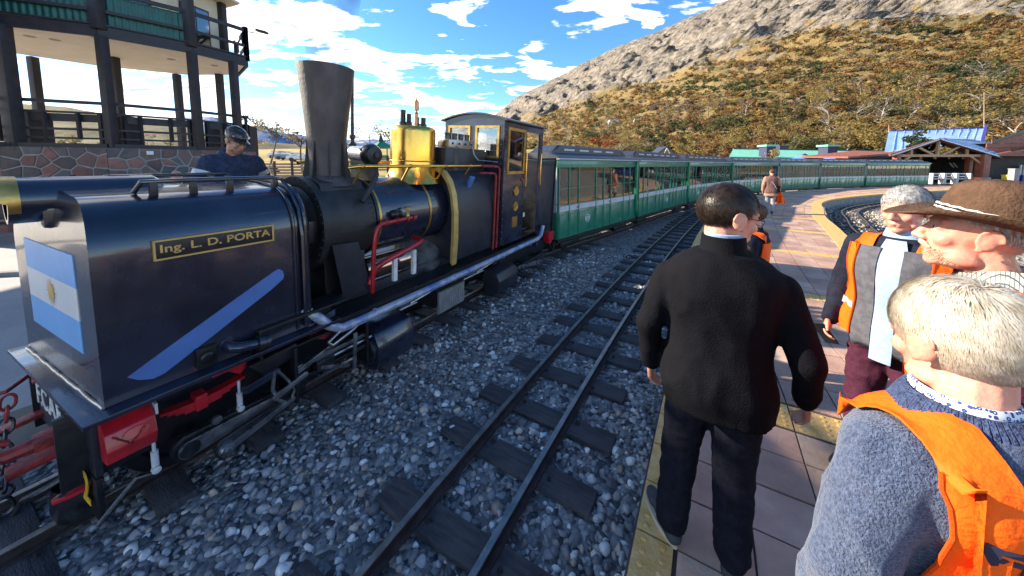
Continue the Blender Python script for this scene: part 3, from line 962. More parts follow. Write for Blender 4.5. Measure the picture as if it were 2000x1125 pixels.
P('crank_hub', MB().lathe([(0, .02), (.05, .018), (.062, 0), (.062, -.02)], (.71, -2.335, .305), 'x', 22), M['steeld'], True)
P('crank_pin', MB().lathe([(0, .02), (.028, .018), (.032, 0)], (.69, -2.18, .40), 'x', 16), M['steel'], True)
# motion bracket, links, slide bars
b = MB()
b.tube([(.78, -1.84, .60), (.78, -1.86, .46), (.78, -1.83, .36), (.78, -1.76, .28)], .014, 8); b.tube([(.78, -1.82, .60), (.78, -1.74, .46), (.78, -1.70, .36), (.78, -1.74, .28)], .011, 8)
P('expansion_link', b, M['steel'], True)
rod('valve_rod', (.80, -1.85, .40), (.80, -1.62, .46), .024, .02, .02, M['steel'])
rod('radius_rod', (.77, -2.02, .56), (.77, -1.82, .59), .03, .026, .03, M['navy'])
for z, m_ in ((.385, 'steeld'), (.50, 'steel')):
    P('slide_bar', MB().bb(.70, .76, -1.68, -1.0, z, z + .035), M[m_], True, bevel=.004)
P('piston_rod', MB().cyl((.73, -1.5, .455), (.73, -.9, .455), .018, n=12), M['steel'], True)
P('crosshead', MB().bb(.68, .80, -1.52, -1.36, .41, .50), M['steeld'], True, bevel=.008)
rod('reversing_rod', (.77, -1.66, .50), (.77, -1.18, .63), .022, .018, .02, M['steel'])
rod('union_link', (.80, -1.48, .44), (.80, -1.24, .33), .016, .016, .014, M['steel'])
rod('combination_lever', (.81, -1.16, .60), (.81, -1.18, .28), .022, .016, .016, M['steel'])
b = MB(); b.tube([(.80, -1.42, .64), (.80, -1.30, .70), (.80, -1.14, .72), (.80, -1.10, .70), (.80, -1.16, .66), (.80, -1.38, .60), (.80, -1.42, .64)], .013, 8); P('valve_yoke', b, M['steel'], True)
P("motion_bracket", MB().bb(.52, .80, -1.70, -1.675, .24, .72), M["black"], True, bevel=.005); P("motion_bracket", MB().bb(.52, .78, -1.02, -.99, .22, .72), M["black"], True, bevel=.005)
P('motion_bracket', MB().prism([(-2.0, .72), (-1.66, .74), (-1.66, .64), (-1.9, .60)], .55, .76, 'x'), M['black'], True, bevel=.005)
# piston cylinders
b = MB(); b.prism([(.48, .10), (.66, .06), (.80, .10), (.85, .22), (.84, .36), (.78, .47), (.66, .52), (.48, .52)], -.93, -.44, 'y')
cy = P('cylinder_block', b, M['navy'], True, bevel=.02)
P('cylinder_cover', MB().lathe([(0, -.05), (.09, -.045), (.15, -.02), (.15, .02)], (.66, -.94, .28), 'y', 20), M['steeld'], parent=cy)
b = MB(); b.prism([(.46, .10), (.64, .04), (.76, .10), (.78, .30), (.72, .42), (.62, .47), (.46, .47)], 1.48, 2.12, 'y')
P('cylinder_block', b, M['navydull'], False, bevel=.02)
b = MB(); b.prism([(-.48, .10), (-.66, .06), (-.80, .10), (-.85, .3), (-.78, .47), (-.48, .52)], -.93, -.44, 'y'); P('cylinder_block', b, M['navydull'], True, bevel=.02)
rod('side_rod', (.68, 2.45, .31), (.68, 3.45, .31), .06, .06, .04, M['steeld'], False)
rod('main_rod', (.74, 2.2, .36), (.74, 3.2, .22), .03, .05, .03, M['steel'], False)

# ----- boiler unit
BZ = 1.60
def lath(name, prof, m, c=(0, 0, BZ), ax='y', n=48, **k): return P(name, MB().lathe(prof, c, ax, n), m, **k)
smk = lath('smokebox', [(0, -1.20), (.455, -1.20), (.455, -.66), (0, -.66)], M['soot'])
rv = MB()
for i in range(52):
    t = 2 * math.pi * i / 52
    rv.ball((.458 * math.cos(t), -.70, BZ + .458 * math.sin(t)), .008, 6, 4)
o = P('smokebox_rivets', rv, M['soot'], parent=smk)
lath('smokebox_ring', [(.40, -1.265), (.49, -1.265), (.495, -1.25), (.495, -1.20), (.455, -1.195)], M['soot'])
rv = MB()
for i in range(36):
    t = 2 * math.pi * i / 36
    rv.ball((.47 * math.cos(t), -1.268, BZ + .47 * math.sin(t)), .011, 6, 4)
P('ring_bolts', rv, M['soot'], parent=smk)
P('smokebox_seam', MB().bb(.452, .462, -1.19, -.70, BZ - .045, BZ - .03), M['soot'], parent=smk)
dr = lath('smokebox_door', [(0, -1.38), (.15, -1.37), (.28, -1.33), (.36, -1.285), (.39, -1.265)], M['soot'])
P('door_latch', MB().bb(.28, .40, -1.36, -1.28, BZ - .11, BZ + .10).bb(.30, .42, -1.38, -1.36, BZ - .02, BZ + .02), M['black'], parent=dr, bevel=.006)
# chimney
ch = P('chimney', MB().lathe([(.30, 2.0), (.24, 2.06), (.175, 2.10), (.168, 2.2), (.185, 2.45), (.215, 2.75), (.265, 3.19), (.268, 3.215), (.255, 3.22), (.235, 3.17), (.17, 2.7), (.15, 2.3), (0, 2.3)], (0, -.93, 0), 'z', 40), M['chim'])
for t in (-70, -25, 20, 65, 150, 240):
    c, s = math.cos(R(t)), math.sin(R(t))
    b = MB(); b.add([(c * r - s * w_, -.93 + s * r + c * w_, z) for w_ in (-.006, .006) for (r, z) in ((.16, 2.05), (.235, 2.05), (.205, 2.25), (.19, 2.45), (.17, 2.42))], [(0, 1, 2, 3, 4), (9, 8, 7, 6, 5), (0, 5, 6, 1), (1, 6, 7, 2), (2, 7, 8, 3), (3, 8, 9, 4), (4, 9, 5, 0)])
    P('chimney_gusset', b, M['soot'], parent=ch)
P('chimney_saddle', MB().prism([(-.32, 1.86), (.32, 1.86), (.25, 2.035), (.12, 2.075), (-.12, 2.075), (-.25, 2.035)], -1.17, -.70), M['soot'], bevel=.01)
# boiler barrel, bands
lath('boiler_joint', [(.47, -.66), (.47, -.625), (.44, -.625)], M['black'])
lath('boiler_barrel', [(.44, -.64), (.448, -.60), (.448, .52), (.40, .52)], M['navy'])
for y in (-.605, .185): lath('boiler_band', [(.45, y - .018), (.456, y - .018), (.456, y + .018), (.45, y + .018)], M['brassd'])
fbx = [(.56, .86), (.57, 1.2), (.565, 1.55), (.53, 1.80), (.46, 1.98), (.36, 2.09), (.22, 2.15), (0, 2.17)]
fbx = fbx + [(-x, z) for x, z in fbx[-2::-1]]
P('firebox', MB().prism(fbx, .56, 1.66), M['navydull'], bevel=.008)
def strap(pts, y0, y1, th, name, m):
    b = MB(); vs = []; fs = []
    for x, z in pts:
        l = math.hypot(x, z - 1.3); nx, nz = x / l, (z - 1.3) / l
        for (d, y) in ((0, y0), (th, y0), (th, y1), (0, y1)): vs.append((x + nx * d, y, z + nz * d))
    for i in range(len(pts) - 1):
        for j in range(4): fs.append((4 * i + j, 4 * i + (j + 1) % 4, 4 * i + 4 + (j + 1) % 4, 4 * i + 4 + j))
    e = 4 * (len(pts) - 1)
    fs += [(0, 1, 2, 3), (e + 3, e + 2, e + 1, e)]
    return P(name, b.add(vs, fs), m, angle=50)
strap(fbx, .47, .565, .05, 'firebox_band', M['gold'])
# dome
dm = P('dome', MB().lathe([(.40, 1.97), (.355, 2.04), (.32, 2.11), (.305, 2.19), (.30, 2.27), (.30, 2.66), (.29, 2.70), (.265, 2.725), (.20, 2.735), (0, 2.735)], (0, .29, 0), 'z', 48), M['brass'])
P('dome_rim', MB().lathe([(.302, 2.255), (.308, 2.262), (.302, 2.27)], (0, .29, 0), 'z', 40), M['brassd'], parent=dm)
for (x, y, z1, r, m_) in ((-.02, .12, 2.93, .035, 'black'), (.06, .15, 2.88, .03, 'black'), (.05, .42, 2.86, .035, 'black'), (.02, .33, 2.86, .03, 'black')):
    P('safety_valve', MB().lathe([(r * 1.4, 2.73), (r * 1.4, 2.77), (r, 2.78), (r, z1), (r * .6, z1)], (x, y, 0), 'z', 12), M[m_])
P('whistle', MB().lathe([(.022, 2.73), (.022, 2.90), (.03, 2.905), (.012, 2.92), (.012, 2.94), (.032, 2.95), (.032, 3.06), (.01, 3.08), (.008, 3.11), (0, 3.11)], (.06, .28, 0), 'z', 14), mat('copper_whistle', (.45, .20, .10), .35, .9, .2, 9))
# generator behind the chimney
gn = P('steam_generator', MB().lathe([(0, -.2), (.085, -.2), (.095, -.18), (.095, .10), (0, .10)], (0.02, -.50, 2.33), 'x', 24), M['steel'])
P('generator_cap', MB().lathe([(.105, .07), (.125, .10), (.125, .16), (.10, .20), (.03, .215), (.03, .235), (0, .235)], (0.02, -.50, 2.33), 'x', 24), M['black'], parent=gn)
P('generator_foot', MB().bb(-.15, .2, -.56, -.44, 2.03, 2.26), M['black'])
P('exhaust_pipe', MB().lathe([(.04, 2.42), (.045, 2.44), (.022, 2.47), (.022, 2.50), (.034, 2.51), (.034, 2.54), (.02, 2.55), (.017, 2.8), (.02, 3.2), (.024, 3.22), (0, 3.22)], (-.02, -.62, 0), 'z', 12), M['chim'])
b = MB(); b.tube([(.34, -.60, 2.22), (.40, -.62, 2.12), (.43, -.72, 1.98), (.455, -.84, 1.84)], .028, 10); P('drain_pipe', b, M['soot'])
for s in (1, -1):
    P('boiler_handrail', MB().tube([(s * .45, -1.0, 2.20), (s * .47, -.9, 2.215), (s * .47, 1.45, 2.215)], .019, 12), M['brass'])
    for y in (-.85, -.2, .42, 1.0): P('rail_stanchion', MB().tube([(s * .33, y, 2.03), (s * .45, y, 2.20)], .014, 8).ball((s * .47, y, 2.215), .028, 10, 6), M['brassd'])
# lubricator, sand hopper
lb = P('lubricator', MB().bb(.10, .32, .66, 1.28, 2.475, 2.59), M['steel'], bevel=.006)
for i in range(4):
    y = .74 + .15 * i
    P('sight_glass', MB().lathe([(0, .016), (.014, .014), (.018, 0)], (.32, y, 2.535), 'x', 10), M['black'], parent=lb)
    P('lubricator_cap', MB().lathe([(.045, 2.59), (.045, 2.66), (.05, 2.665), (.05, 2.685), (.03, 2.69), (0, 2.69)], (.22, y, 0), 'z', 14), M['steeld'], parent=lb)
P('sand_hopper', MB().bb(-.28, .30, .62, 1.62, 2.12, 2.47), M['navydull'], bevel=.01)
P('hopper_strip', MB().bb(.30, .306, .80, .90, 2.14, 2.46), M['chim'])
P('toolbox', MB().box((.50, .95, 1.96), (.05, .09, .22), Matrix.Rotation(R(25), 3, 'Y')), M['blueline'], bevel=.01)
b = MB(); b.tube([(.32, 1.22, 2.5), (.34, 1.25, 2.38), (.40, 1.28, 2.30), (.50, 1.45, 2.29), (.56, 1.60, 2.28)], .010, 8); P('oil_pipe', b, M['steel'])
# red pipes
for (y, z1, r) in ((1.53, 2.10, .020), (1.63, 2.21, .022)):
    P('red_pipe', MB().tube([(.585, y, .83), (.585, y, z1 - .05), (.58, y - .02, z1 - .01), (.56, y - .07, z1), (.5, y - .35, z1 + .005)], r, 10), M['redd'])
P('red_pipe', MB().tube([(.55, -.79, .86), (.55, -.765, 1.40), (.55, -.75, 1.50), (.54, -.72, 1.56), (.52, -.66, 1.585), (.51, -.50, 1.59), (.50, -.12, 1.595)], .024, 12), M['red'])
for y in (-.58, -.42, -.27, -.17): P('pipe_union', MB().cyl((.507, y - .02, 1.59), (.507, y + .02, 1.59), .036, n=8), M['redd'])
P('red_pipe', MB().tube([(.52, -.80, .95), (.54, -.74, 1.12), (.56, -.60, 1.175), (.56, -.30, 1.235), (.56, -.12, 1.275), (.54, -.06, 1.285), (.47, -.04, 1.29), (.38, -.04, 1.29)], .032, 12), M['red'])
P('valve', MB().lathe([(.02, 1.60), (.03, 1.63), (.02, 1.66), (.012, 1.67), (.012, 1.72), (.045, 1.722), (.045, 1.735), (0, 1.735)], (.52, -.28, 0), 'z', 12), M['brassd'])
P('injector', MB().ball((.47, -.42, 1.66), .055, 12, 8).cyl((.47, -.5, 1.66), (.47, -.34, 1.66), .035), M['black'])
for y in (-.49, -.20): P('pipe_support', MB().bb(.53, .57, y - .025, y + .025, .90, 1.20), M['whitep'])
P('air_reservoir', MB().lathe([(0, -.72), (.10, -.70), (.13, -.66), (.13, -.05), (.10, -.01), (0, 0)], (.28, 0, 1.02), 'y', 24), mat('polished_reservoir', (.45, .30, .22), .12, .9, .2, 3))
# saddle plates under the smokebox
b = MB(); b.prism([(-1.20, 1.46), (-.92, 1.44), (-.765, .905), (-1.13, .88), (-1.10, .945)], .49, .505, 'x'); P('saddle_plate', b, M['navydull'], smooth=False)
P('smokebox_saddle', MB().prism([(-.36, .80), (.36, .80), (.33, 1.28), (-.33, 1.28)], -1.18, -.72), M['black'], bevel=.01)
# main frame and running boards
for s in (1, -1):
    P('main_frame', MB().bb(s * .36, s * .42, -1.34, 3.9, .80, .905), M['navydull'], bevel=.006)
    rb = P('running_board', MB().bb(s * .425, s * .70, -1.36, 3.15, .775, .795), M['tread'])
    if s == 1:
        tb = MB()
        for i in range(118):
            for j in range(7):
                y = -1.34 + i * .026; x = .445 + j * .038 + (.019 if i % 2 else 0)
                if y > 1.63: continue
                tb.box((x, y, .797), (.026, .007, .006), Matrix.Rotation(R(45 if (i + j) % 2 else -45), 3, 'Z'))
        o = P('tread_pattern', tb, M['tread'], parent=rb, smooth=False); o['kind'] = 'stuff'
    P('board_edge', MB().bb(s * .70, s * .715, -1.36, 3.15, .74, .81), M['black'])
P('centre_beam', MB().bb(-.36, .36, -1.25, -.62, .70, .80).bb(-.30, .30, 1.1, 3.9, .62, .80), M['black'])
P('steam_pipe', MB().tube([(.60, -1.60, 1.0), (.655, -1.53, .97), (.70, -1.46, .90), (.735, -1.38, .80), (.75, -1.28, .735), (.75, -1.1, .725), (.745, 1.0, .735), (.74, 2.95, .75), (.74, 3.10, .80), (.74, 3.16, .92), (.73, 3.20, .98)], .042, 16), M['pipe'])
for y in (-.9, .35, 1.6, 2.6): P('pipe_clip', MB().cyl((.745, y - .012, .732), (.745, y + .012, .732), .047, n=14), M['pipe'])
b = MB(); b.bb(.37, .40, .44, 1.03, .06, .385)
for i in range(11): b.bb(.40, .408, .455 + i * .053, .485 + i * .053, .07, .38)
P('ash_pan_plate', b, M['conc'], smooth=False)
P('ash_pan', MB().bb(-.34, .36, .40, 1.06, .16, .86), M['black'])
for y in (-.2, 1.2): P('brake_rod', MB().tube([(.5, y, .5), (.52, y + .7, .58)], .014, 8), M['steel'])
# cab -----------------------------------------------------------------
X, Y0c, Y1c = .63, 1.67, 3.15
def arch(x): return 3.09 - .10 * (x / X) ** 2
b = MB()
th = .012
fr_p = [(-X, .86, -X + .10, 2.98), (X - .10, .86, X, 2.98), (-.07, 2.17, .07, 3.0), (-.53, .86, .53, 2.36)]
for (x0, z0, x1, z1) in fr_p: b.bb(x0, x1, Y0c - th, Y0c + th, z0, z1)
b.bb(-.53, .53, Y0c - th + .001, Y0c + th - .001, 2.86, 2.985)
b.prism([(-X, 2.975)] + [(x, arch(x) - .012) for x in np.linspace(-X, X, 13)] + [(X, 2.975)], Y0c - th + .0005, Y0c + th - .0005)
P('cab_front', b, M['navy'], smooth=False)
for s in (1, -1):
    b = MB(); x0, x1 = s * (X - th), s * (X + th)
    for (y0, y1, z0, z1) in ((Y0c, 1.79, .85, 2.97), (2.37, 2.45, .85, 2.97), (3.0, Y1c, .85, 2.97), (1.79, 2.37, .85, 2.10), (1.79, 2.37, 2.85, 2.97), (2.45, 3.0, 2.84, 2.97)):
        b.bb(x0, x1, y0, y1, z0, z1)
    cs = P('cab_side', b, M['navy'], smooth=False)
    wf = MB()
    for (y0, y1, z0, z1) in ((1.77, 1.82, 2.08, 2.87), (2.34, 2.39, 2.08, 2.87), (1.82, 2.34, 2.08, 2.13), (1.82, 2.34, 2.82, 2.87)): wf.bb(s * (X + th), s * (X + th + .014), y0, y1, z0, z1)
    wfo = P('side_window_frame', wf, M['brassd'], parent=cs)
    P('side_window_pane', MB().bb(s * X - .003, s * X + .003, 1.80, 2.36, 2.11, 2.84), M['glassd'], parent=cs)
    for y in (2.415, 3.04):
        P('grab_rail', MB().tube([(s * (X + .012), y, 1.83), (s * (X + .05), y, 1.85), (s * (X + .05), y, 2.45), (s * (X + .012), y, 2.47)], .013, 8), M['brass'], parent=cs)
    if s == 1:
        for z in (1.775, 1.50):
            pl = MB().lathe([(0, .018), (.035, .020), (.038, .014), (.072, .014), (.078, .02), (.086, .02), (.086, 0)], (X + th, 2.12, z), 'x', 26); pl.bb(X + .02, X + .033, 2.085, 2.155, z - .012, z + .012)
            P('builders_plate', pl, M['brassd'], parent=cs)
        pl = MB().bb(X + th, X + th + .012, 2.03, 2.21, 1.12, 1.31)
        for i in range(5): pl.bb(X + th + .012, X + th + .018, 2.05, 2.19, 1.145 + i * .033, 1.160 + i * .033)
        P('builders_plate', pl, M['brassd'], parent=cs)
        rv = MB()
        for i in range(18): rv.ball((X + .012, Y0c + .03, .98 + i * .115), .008, 6, 4)
        P('cab_rivets', rv, M['steel'], parent=cs)
rv = MB()
for i in range(9): rv.ball((X - .05, Y0c - .013, 2.05 + i * .105), .010, 6, 4)
for i in range(8): rv.ball((-.5 + i * .13, Y0c - .013, 2.20), .009, 6, 4)
P('cab_rivets', rv, M['steel'])
for s in (1, -1):
    wf = MB(); x0, x1 = (.055, .545) if s == 1 else (-.545, -.055)
    for (a0, a1, z0, z1) in ((x0, x0 + .04, 2.34, 2.88), (x1 - .04, x1, 2.34, 2.88), (x0 + .04, x1 - .04, 2.34, 2.38), (x0 + .04, x1 - .04, 2.84, 2.88)): wf.bb(a0, a1, Y0c - .03, Y0c - th, z0, z1)
    P('front_window_frame', wf, M['brassd'])
    P('front_window_pane', MB().bb(x0 + .02, x1 - .02, Y0c - .004, Y0c + .002, 2.36, 2.86), M['glassd'])
b = MB(); vs = []; fs = []
xs = np.linspace(-X - .07, X + .07, 17)
for y in (Y0c - .06, Y1c + .08):
    for x in xs: vs.append((x, y, arch(x) + .012)); vs.append((x, y, arch(x) - .012))
m2 = len(xs) * 2
for i in range(len(xs) - 1):
    a = 2 * i
    fs += [(a, a + 2, m2 + a + 2, m2 + a), (a + 1, m2 + a + 1, m2 + a + 3, a + 3), (a, a + 1, a + 3, a + 2), (m2 + a, m2 + a + 2, m2 + a + 3, m2 + a + 1)]
fs += [(0, m2, m2 + 1, 1), (m2 - 2, m2 - 1, 2 * m2 - 1, 2 * m2 - 2)]
P('cab_roof', b.add(vs, fs), M['navydull'])
b = MB(); b.bb(-X + .02, X - .02, Y0c + .02, Y1c, .84, .88).bb(-.4, .4, Y0c + .02, 1.9, .88, 1.9).bb(-X, -.25, Y1c - .02, Y1c, .88, 2.95).bb(.25, X - .02, Y1c - .02, Y1c, .88, 1.5)
P('cab_interior', b, M['black'], smooth=False)
P('cab_seat', MB().bb(.12, .5, 2.5, 2.8, 1.2, 1.28).bb(.2, .28, 2.6, 2.7, .88, 1.2), M['whitep'])
P('cab_seat', MB().cyl((.3, 2.75, 1.3), (.3, 2.75, 1.9), .02), M['steel'])
P('red_lamp', MB().lathe([(0, .03), (.022, .025), (.03, 0)], (X + th, 2.32, 1.97), 'x', 12), M['red'])
# rear bunker
bk = P('bunker', MB().bb(-.62, .62, 3.16, 3.92, .52, 2.33), M['navydull'], bevel=.008)
for i in range(4): P('bunker_slot', MB().bb(.615, .624, 3.24 + i * .16, 3.32 + i * .16, 2.21, 2.29), M['black'], parent=bk)
P('bunker_edge', MB().bb(.60, .645, 3.90, 3.94, .52, 2.34), M['black'])
P('red_valve_box', MB().bb(.66, .80, 3.42, 3.68, .60, .80).bb(.68, .78, 3.48, 3.62, .54, .60), M['red'], bevel=.012)
P('filler_cap', MB().lathe([(.05, .86), (.06, .90), (.06, .98), (.035, .99), (0, .99)], (.70, 3.34, 0), 'z', 14).cyl((.70, 3.34, .8), (.70, 3.34, .87), .03), M['black'])
b = MB(); b.tube([(.72, 3.6, .55), (.74, 3.75, .35), (.72, 3.95, .30), (.66, 4.05, .4)], .016, 8); P('brake_hose', b, M['steeld'])
P('buffer_beam', MB().bb(-.55, .62, 3.92, 3.97, .38, .66), M['black'])
# ================================================================== CARRIAGES
BADGE = None
def badge_mesh():
    b = MB(); n = 24
    def ring(r0, r1, dx, z=1.0):
        vs = [(dx, r0 * math.cos(2 * math.pi * i / n), r0 * z * math.sin(2 * math.pi * i / n)) for i in range(n)] + [(dx, r1 * math.cos(2 * math.pi * i / n), r1 * z * math.sin(2 * math.pi * i / n)) for i in range(n)]
        b.add(vs, [(i, (i + 1) % n, (i + 1) % n + n, i + n) for i in range(n)])
    ring(.105, .125, .004, .85)
    b.bb(.003, .005, -.125, .125, -.045, -.032).bb(.003, .005, -.125, .125, .032, .045)
    for i in range(4): b.bb(.003, .005, -.085 + .05 * i, -.06 + .05 * i, -.022, .022)
    return b.mesh('badge', M['whitep'], smooth=False, fix=False)
BADGE = badge_mesh()
LBL = ['green carriage right behind the steam locomotive with passengers in red and pink inside',
       'second green carriage behind the locomotive, with two white round badges',
       'third green carriage from the locomotive, behind the head of the man in black',
       'fourth green carriage, passing behind the woman carrying an orange vest',
       'fifth green carriage, just right of the woman carrying an orange vest',
       'sixth green carriage, below the two blue umbrellas',
       'last green carriage of the train beside the timber station pavilion']
def carriage(k, p0, p1):
    p0, p1 = Vector((*p0, 0)), Vector((*p1, 0))
    d = (p1 - p0); gap = .22
    Lc = d.length - gap; d.normalize(); rn = Vector((d.y, -d.x, 0))
    org = p0 + d * gap * .5 - rn * .64
    root = thing('train_carriage', LBL[k], 'train carriage', org, -math.atan2(d.x, d.y), 'green carriages of the train')
    def Q(name, mb, m, parent=None, **kw): return mb.build(name, m, parent or root, **kw)
    pat = [.42, .40, .84] * 9
    nb = max(6, int(round(Lc / .56)))
    pat = [(.84 if i % 3 == 2 else .42) for i in range(nb)]
    sc = (Lc - .10) / sum(pat); y = .05; bays = []
    for q in pat: bays.append((y, y + q * sc)); y += q * sc
    for s in (1, -1):
        X = .64
        for i, (a, c) in enumerate(bays):
            wide = pat[i] > .5
            pn = Q('side_panel', MB().bb(s * (X - .03), s * (X - .004), a + .012, c - .012, .41, 1.05), M['green'], bevel=.004)
            if s == 1:
                fr_ = MB(); t = .022
                for (y0, y1, z0, z1) in ((a + .035, c - .035, .44, .455), (a + .035, c - .035, .99, 1.005), (a + .035, a + .05, .455, .99), (c - .05, c - .035, .455, .99)): fr_.bb(X - .005, X + .004, y0, y1, z0, z1)
                Q('panel_moulding', fr_, M['green'], pn, smooth=False)
            Q('waist_band', MB().bb(s * (X - .03), s * (X - .002), a + .012, c - .012, 1.06, 1.21), M['cream'])
            Q('window_pane', MB().bb(s * (X - .022), s * (X - .016), a + .015, c - .015, 1.22, 2.12), M['glass'])
            if s == 1 and wide and (i // 3) % 2 == (k % 2):
                o = obj('badge', BADGE, root, (X + .001, (a + c) / 2, .78))
            if s == 1 and not wide and i % 3 == 1:
                Q('door_handle', MB().bb(X, X + .02, c - .09, c - .05, 1.10, 1.16), M['steel'])
        for i in range(nb + 1):
            yy = bays[i][0] if i < nb else bays[-1][1]
            Q('window_post', MB().bb(s * (X - .035), s * (X + .006), yy - .018, yy + .018, .40, 2.16), M['green'])
        Q('window_rail', MB().bb(s * (X - .032), s * (X + .008), .04, Lc - .04, 1.205, 1.225), M['green'])
        Q('window_rail', MB().bb(s * (X - .03), s * (X + .002), .04, Lc - .04, 1.62, 1.632), M['green'])
        Q('frieze', MB().bb(s * (X - .04), s * (X + .004), 0, Lc, 2.13, 2.32), M['green'], bevel=.006)
        Q('gutter', MB().bb(s * (X - .02), s * (X + .07), -.05, Lc + .05, 2.325, 2.355), M['cream'], bevel=.006)
        Q('sill', MB().bb(s * (X - .04), s * (X + .012), 0, Lc, .33, .405), M['black'])
    for e, yy in ((-1, 0.0), (1, Lc)):
        y0, y1 = (yy, yy + .04) if e < 0 else (yy - .04, yy)
        Q('end_panel', MB().bb(-.62, .62, y0, y1, .40, 1.08), M['green'], bevel=.004)
        Q('end_band', MB().bb(-.60, .60, y0 - .004 if e < 0 else y0, y1 if e < 0 else y1 + .004, 1.06, 1.24), M['cream'])
        f = MB()
        for (x0, x1, z0, z1) in ((-.60, -.44, 1.26, 2.14), (.44, .60, 1.26, 2.14), (-.08, .08, 1.26, 2.14), (-.44, -.08, 2.02, 2.14), (.08, .44, 2.02, 2.14)): f.bb(x0, x1, y0, y1, z0, z1)
        Q('end_frame', f, M['cream'])
        Q('end_panel', MB().bb(-.62, .62, y0, y1, 2.15, 2.33), M['green'])
        Q('end_pane', MB().bb(-.45, .45, (y0 + y1) / 2 - .003, (y0 + y1) / 2 + .003, 1.25, 2.03), M['glass'])
    if k < 3: Q('end_post', MB().bb(.645, .70, Lc - .09, Lc + .03, 1.0, 2.30).bb(.65, .72, Lc - .07, Lc + .02, .62, 1.0), M['greenl'], bevel=.008)
    # roof and clerestory
    pf = [(.71, 2.355), (.66, 2.40), (.36, 2.50), (-.36, 2.50), (-.66, 2.40), (-.71, 2.355)]
    Q('roof', MB().prism(pf, -.06, Lc + .06), M['roofd'])
    y0, y1 = .10, Lc - .22
    vs = []
    for (y, e) in ((y0, 0), (y0 + .35, 1), (y1 - .35, 1), (y1, 0)):
        h = .20 * e
        for (x, z) in ((.37, 2.49), (.36, 2.49 + h * .8), (.30, 2.50 + h), (-.30, 2.50 + h), (-.36, 2.49 + h * .8), (-.37, 2.49)): vs.append((x, y, z))
    fs = []
    for i in range(3):
        for j in range(5): fs.append((6 * i + j, 6 * i + j + 1, 6 * i + j + 7, 6 * i + j + 6))
    cl_ = Q('clerestory', MB().add(vs, fs), M['roofd'], smooth=False)
    nsl = int((y1 - y0 - 1) / .75)
    for s in (1, -1):
        for i in range(nsl):
            ya = y0 + .55 + i * .75
            Q('clerestory_light', MB().bb(s * .355, s * .372, ya, ya + .48, 2.56, 2.605), M['cream'], cl_, smooth=False)
    Q('floor', MB().bb(-.6, .6, .02, Lc - .02, .40, .45), M['interior'])
    for i in range(int(Lc / 1.1)):
        yy = .6 + i * 1.1
        Q('bench_seat', MB().bb(-.58, .1, yy - .2, yy + .2, .80, .88).bb(-.58, .1, yy - .03, yy + .03, .88, 1.30).bb(-.55, .05, yy - .12, yy + .12, .45, .80), M['interior'])
    Q('underframe', MB().bb(-.45, .45, .1, Lc - .1, .20, .33), M['black'])
    for yy in (.8, Lc - .8):
        for s in (1, -1):
            Q('wheel', MB().lathe([(0, -.03), (.2, -.03), (.23, .03), (0, .03)], (s * .27, yy, .2), 'x', 20), M['black'])
        Q('bogie_frame', MB().bb(-.5, .5, yy - .45, yy + .45, .12, .24), M['black'], bevel=.01)
    Q('coupler', MB().bb(-.07, .07, -.16, .02, .24, .34), M['black'])
    return root, Lc
CARS = []
for k in range(7):
    CARS.append(carriage(k, JN[k], JN[k + 1]))
# ================================================================== LOOKOUT BUILDING (left)
def at(x, y, Y):
    """world point at depth Y that lies on the line of sight through photo pixel (x, y)"""
    th = math.atan(58 / 650.0)
    a, b_ = (x - 1000) / 650.0, (y - 380) / 650.0
    dy = math.cos(th) - b_ * math.sin(th); dz = -math.sin(th) - b_ * math.cos(th)
    return Vector((a / dy * Y, Y, 2.2 + dz / dy * Y))
FRONT = [(-12.6, 2.2), (-12.7, 6.3), (-15.0, 9.2), (-14.9, 9.9), (-12.95, 10.8), (-11.5, 12.4), (-10.8, 14.0)]  # first points: unseen near wing, added to shade the tank front
BACK = [(-12.4, 15.5), (-14.6, 15.5), (-16.9, 14.2), (-18.4, 12.2), (-20.5, 10.5), (-20.5, 2.2)]
DK = FRONT + BACK
look = thing('lookout_building', 'two-storey station lookout on dark timber posts with green corrugated balcony', 'building', (-14, 11, GZ))
LO = Vector((14, -11, -GZ))
def B(name, mb, m, parent=None, **k):
    o = mb.build(name, m, parent or look, **k)
    if parent is None: o.location = LO
    return o
def poly_slab(poly, z0, z1): return MB().prism(poly, z0, z1, 'z')
cx_, cy_ = np.mean([p[0] for p in DK]), np.mean([p[1] for p in DK])
def inset(poly, f): return [(cx_ + (x - cx_) * f, cy_ + (y - cy_) * f) for x, y in poly]
B('soffit', poly_slab(inset(DK, .985), 6.24, 6.30), M['soffit'], smooth=False)
B('deck', poly_slab(DK, 6.30, 6.42), M['wood'], smooth=False)
for i in range(5):
    p = at([110, 190, 335, 60, 420][i], [98, 95, 122, 85, 140][i], [11.2, 11.0, 13.2, 10.9, 14][i])
    B('ceiling_light', MB().lathe([(0, 6.235), (.12, 6.232), (.13, 6.24)], (p.x, p.y, 0), 'z', 16), M['conc'])
edge = FRONT + BACK[:1]
for i in range(len(edge) - 1):
    p, q = edge[i], edge[i + 1]
    B('fascia_board', MB().bar((*p, 6.36), (*q, 6.36), .06, .34), M['wood'])
    B('fascia_board', MB().bar((*p, 6.57), (*q, 6.57), .14, .05), M['wood'])
posts_f = [(-12.65, 2.4), (-12.75, 6.2), (-14.75, 10.0), (-12.9, 10.85), (-11.5, 12.35), (-10.98, 13.5)]
posts_b = [(-18.0, 12.9), (-15.0, 12.95), (-15.0, 15.3), (-13.1, 15.3)]
def post(x, y, z0, z1, w_=.30):
    B('post', MB().bb(x - w_ / 2, x + w_ / 2, y - w_ / 2, y + w_ / 2, z0, z1), M['wood'], bevel=.012)
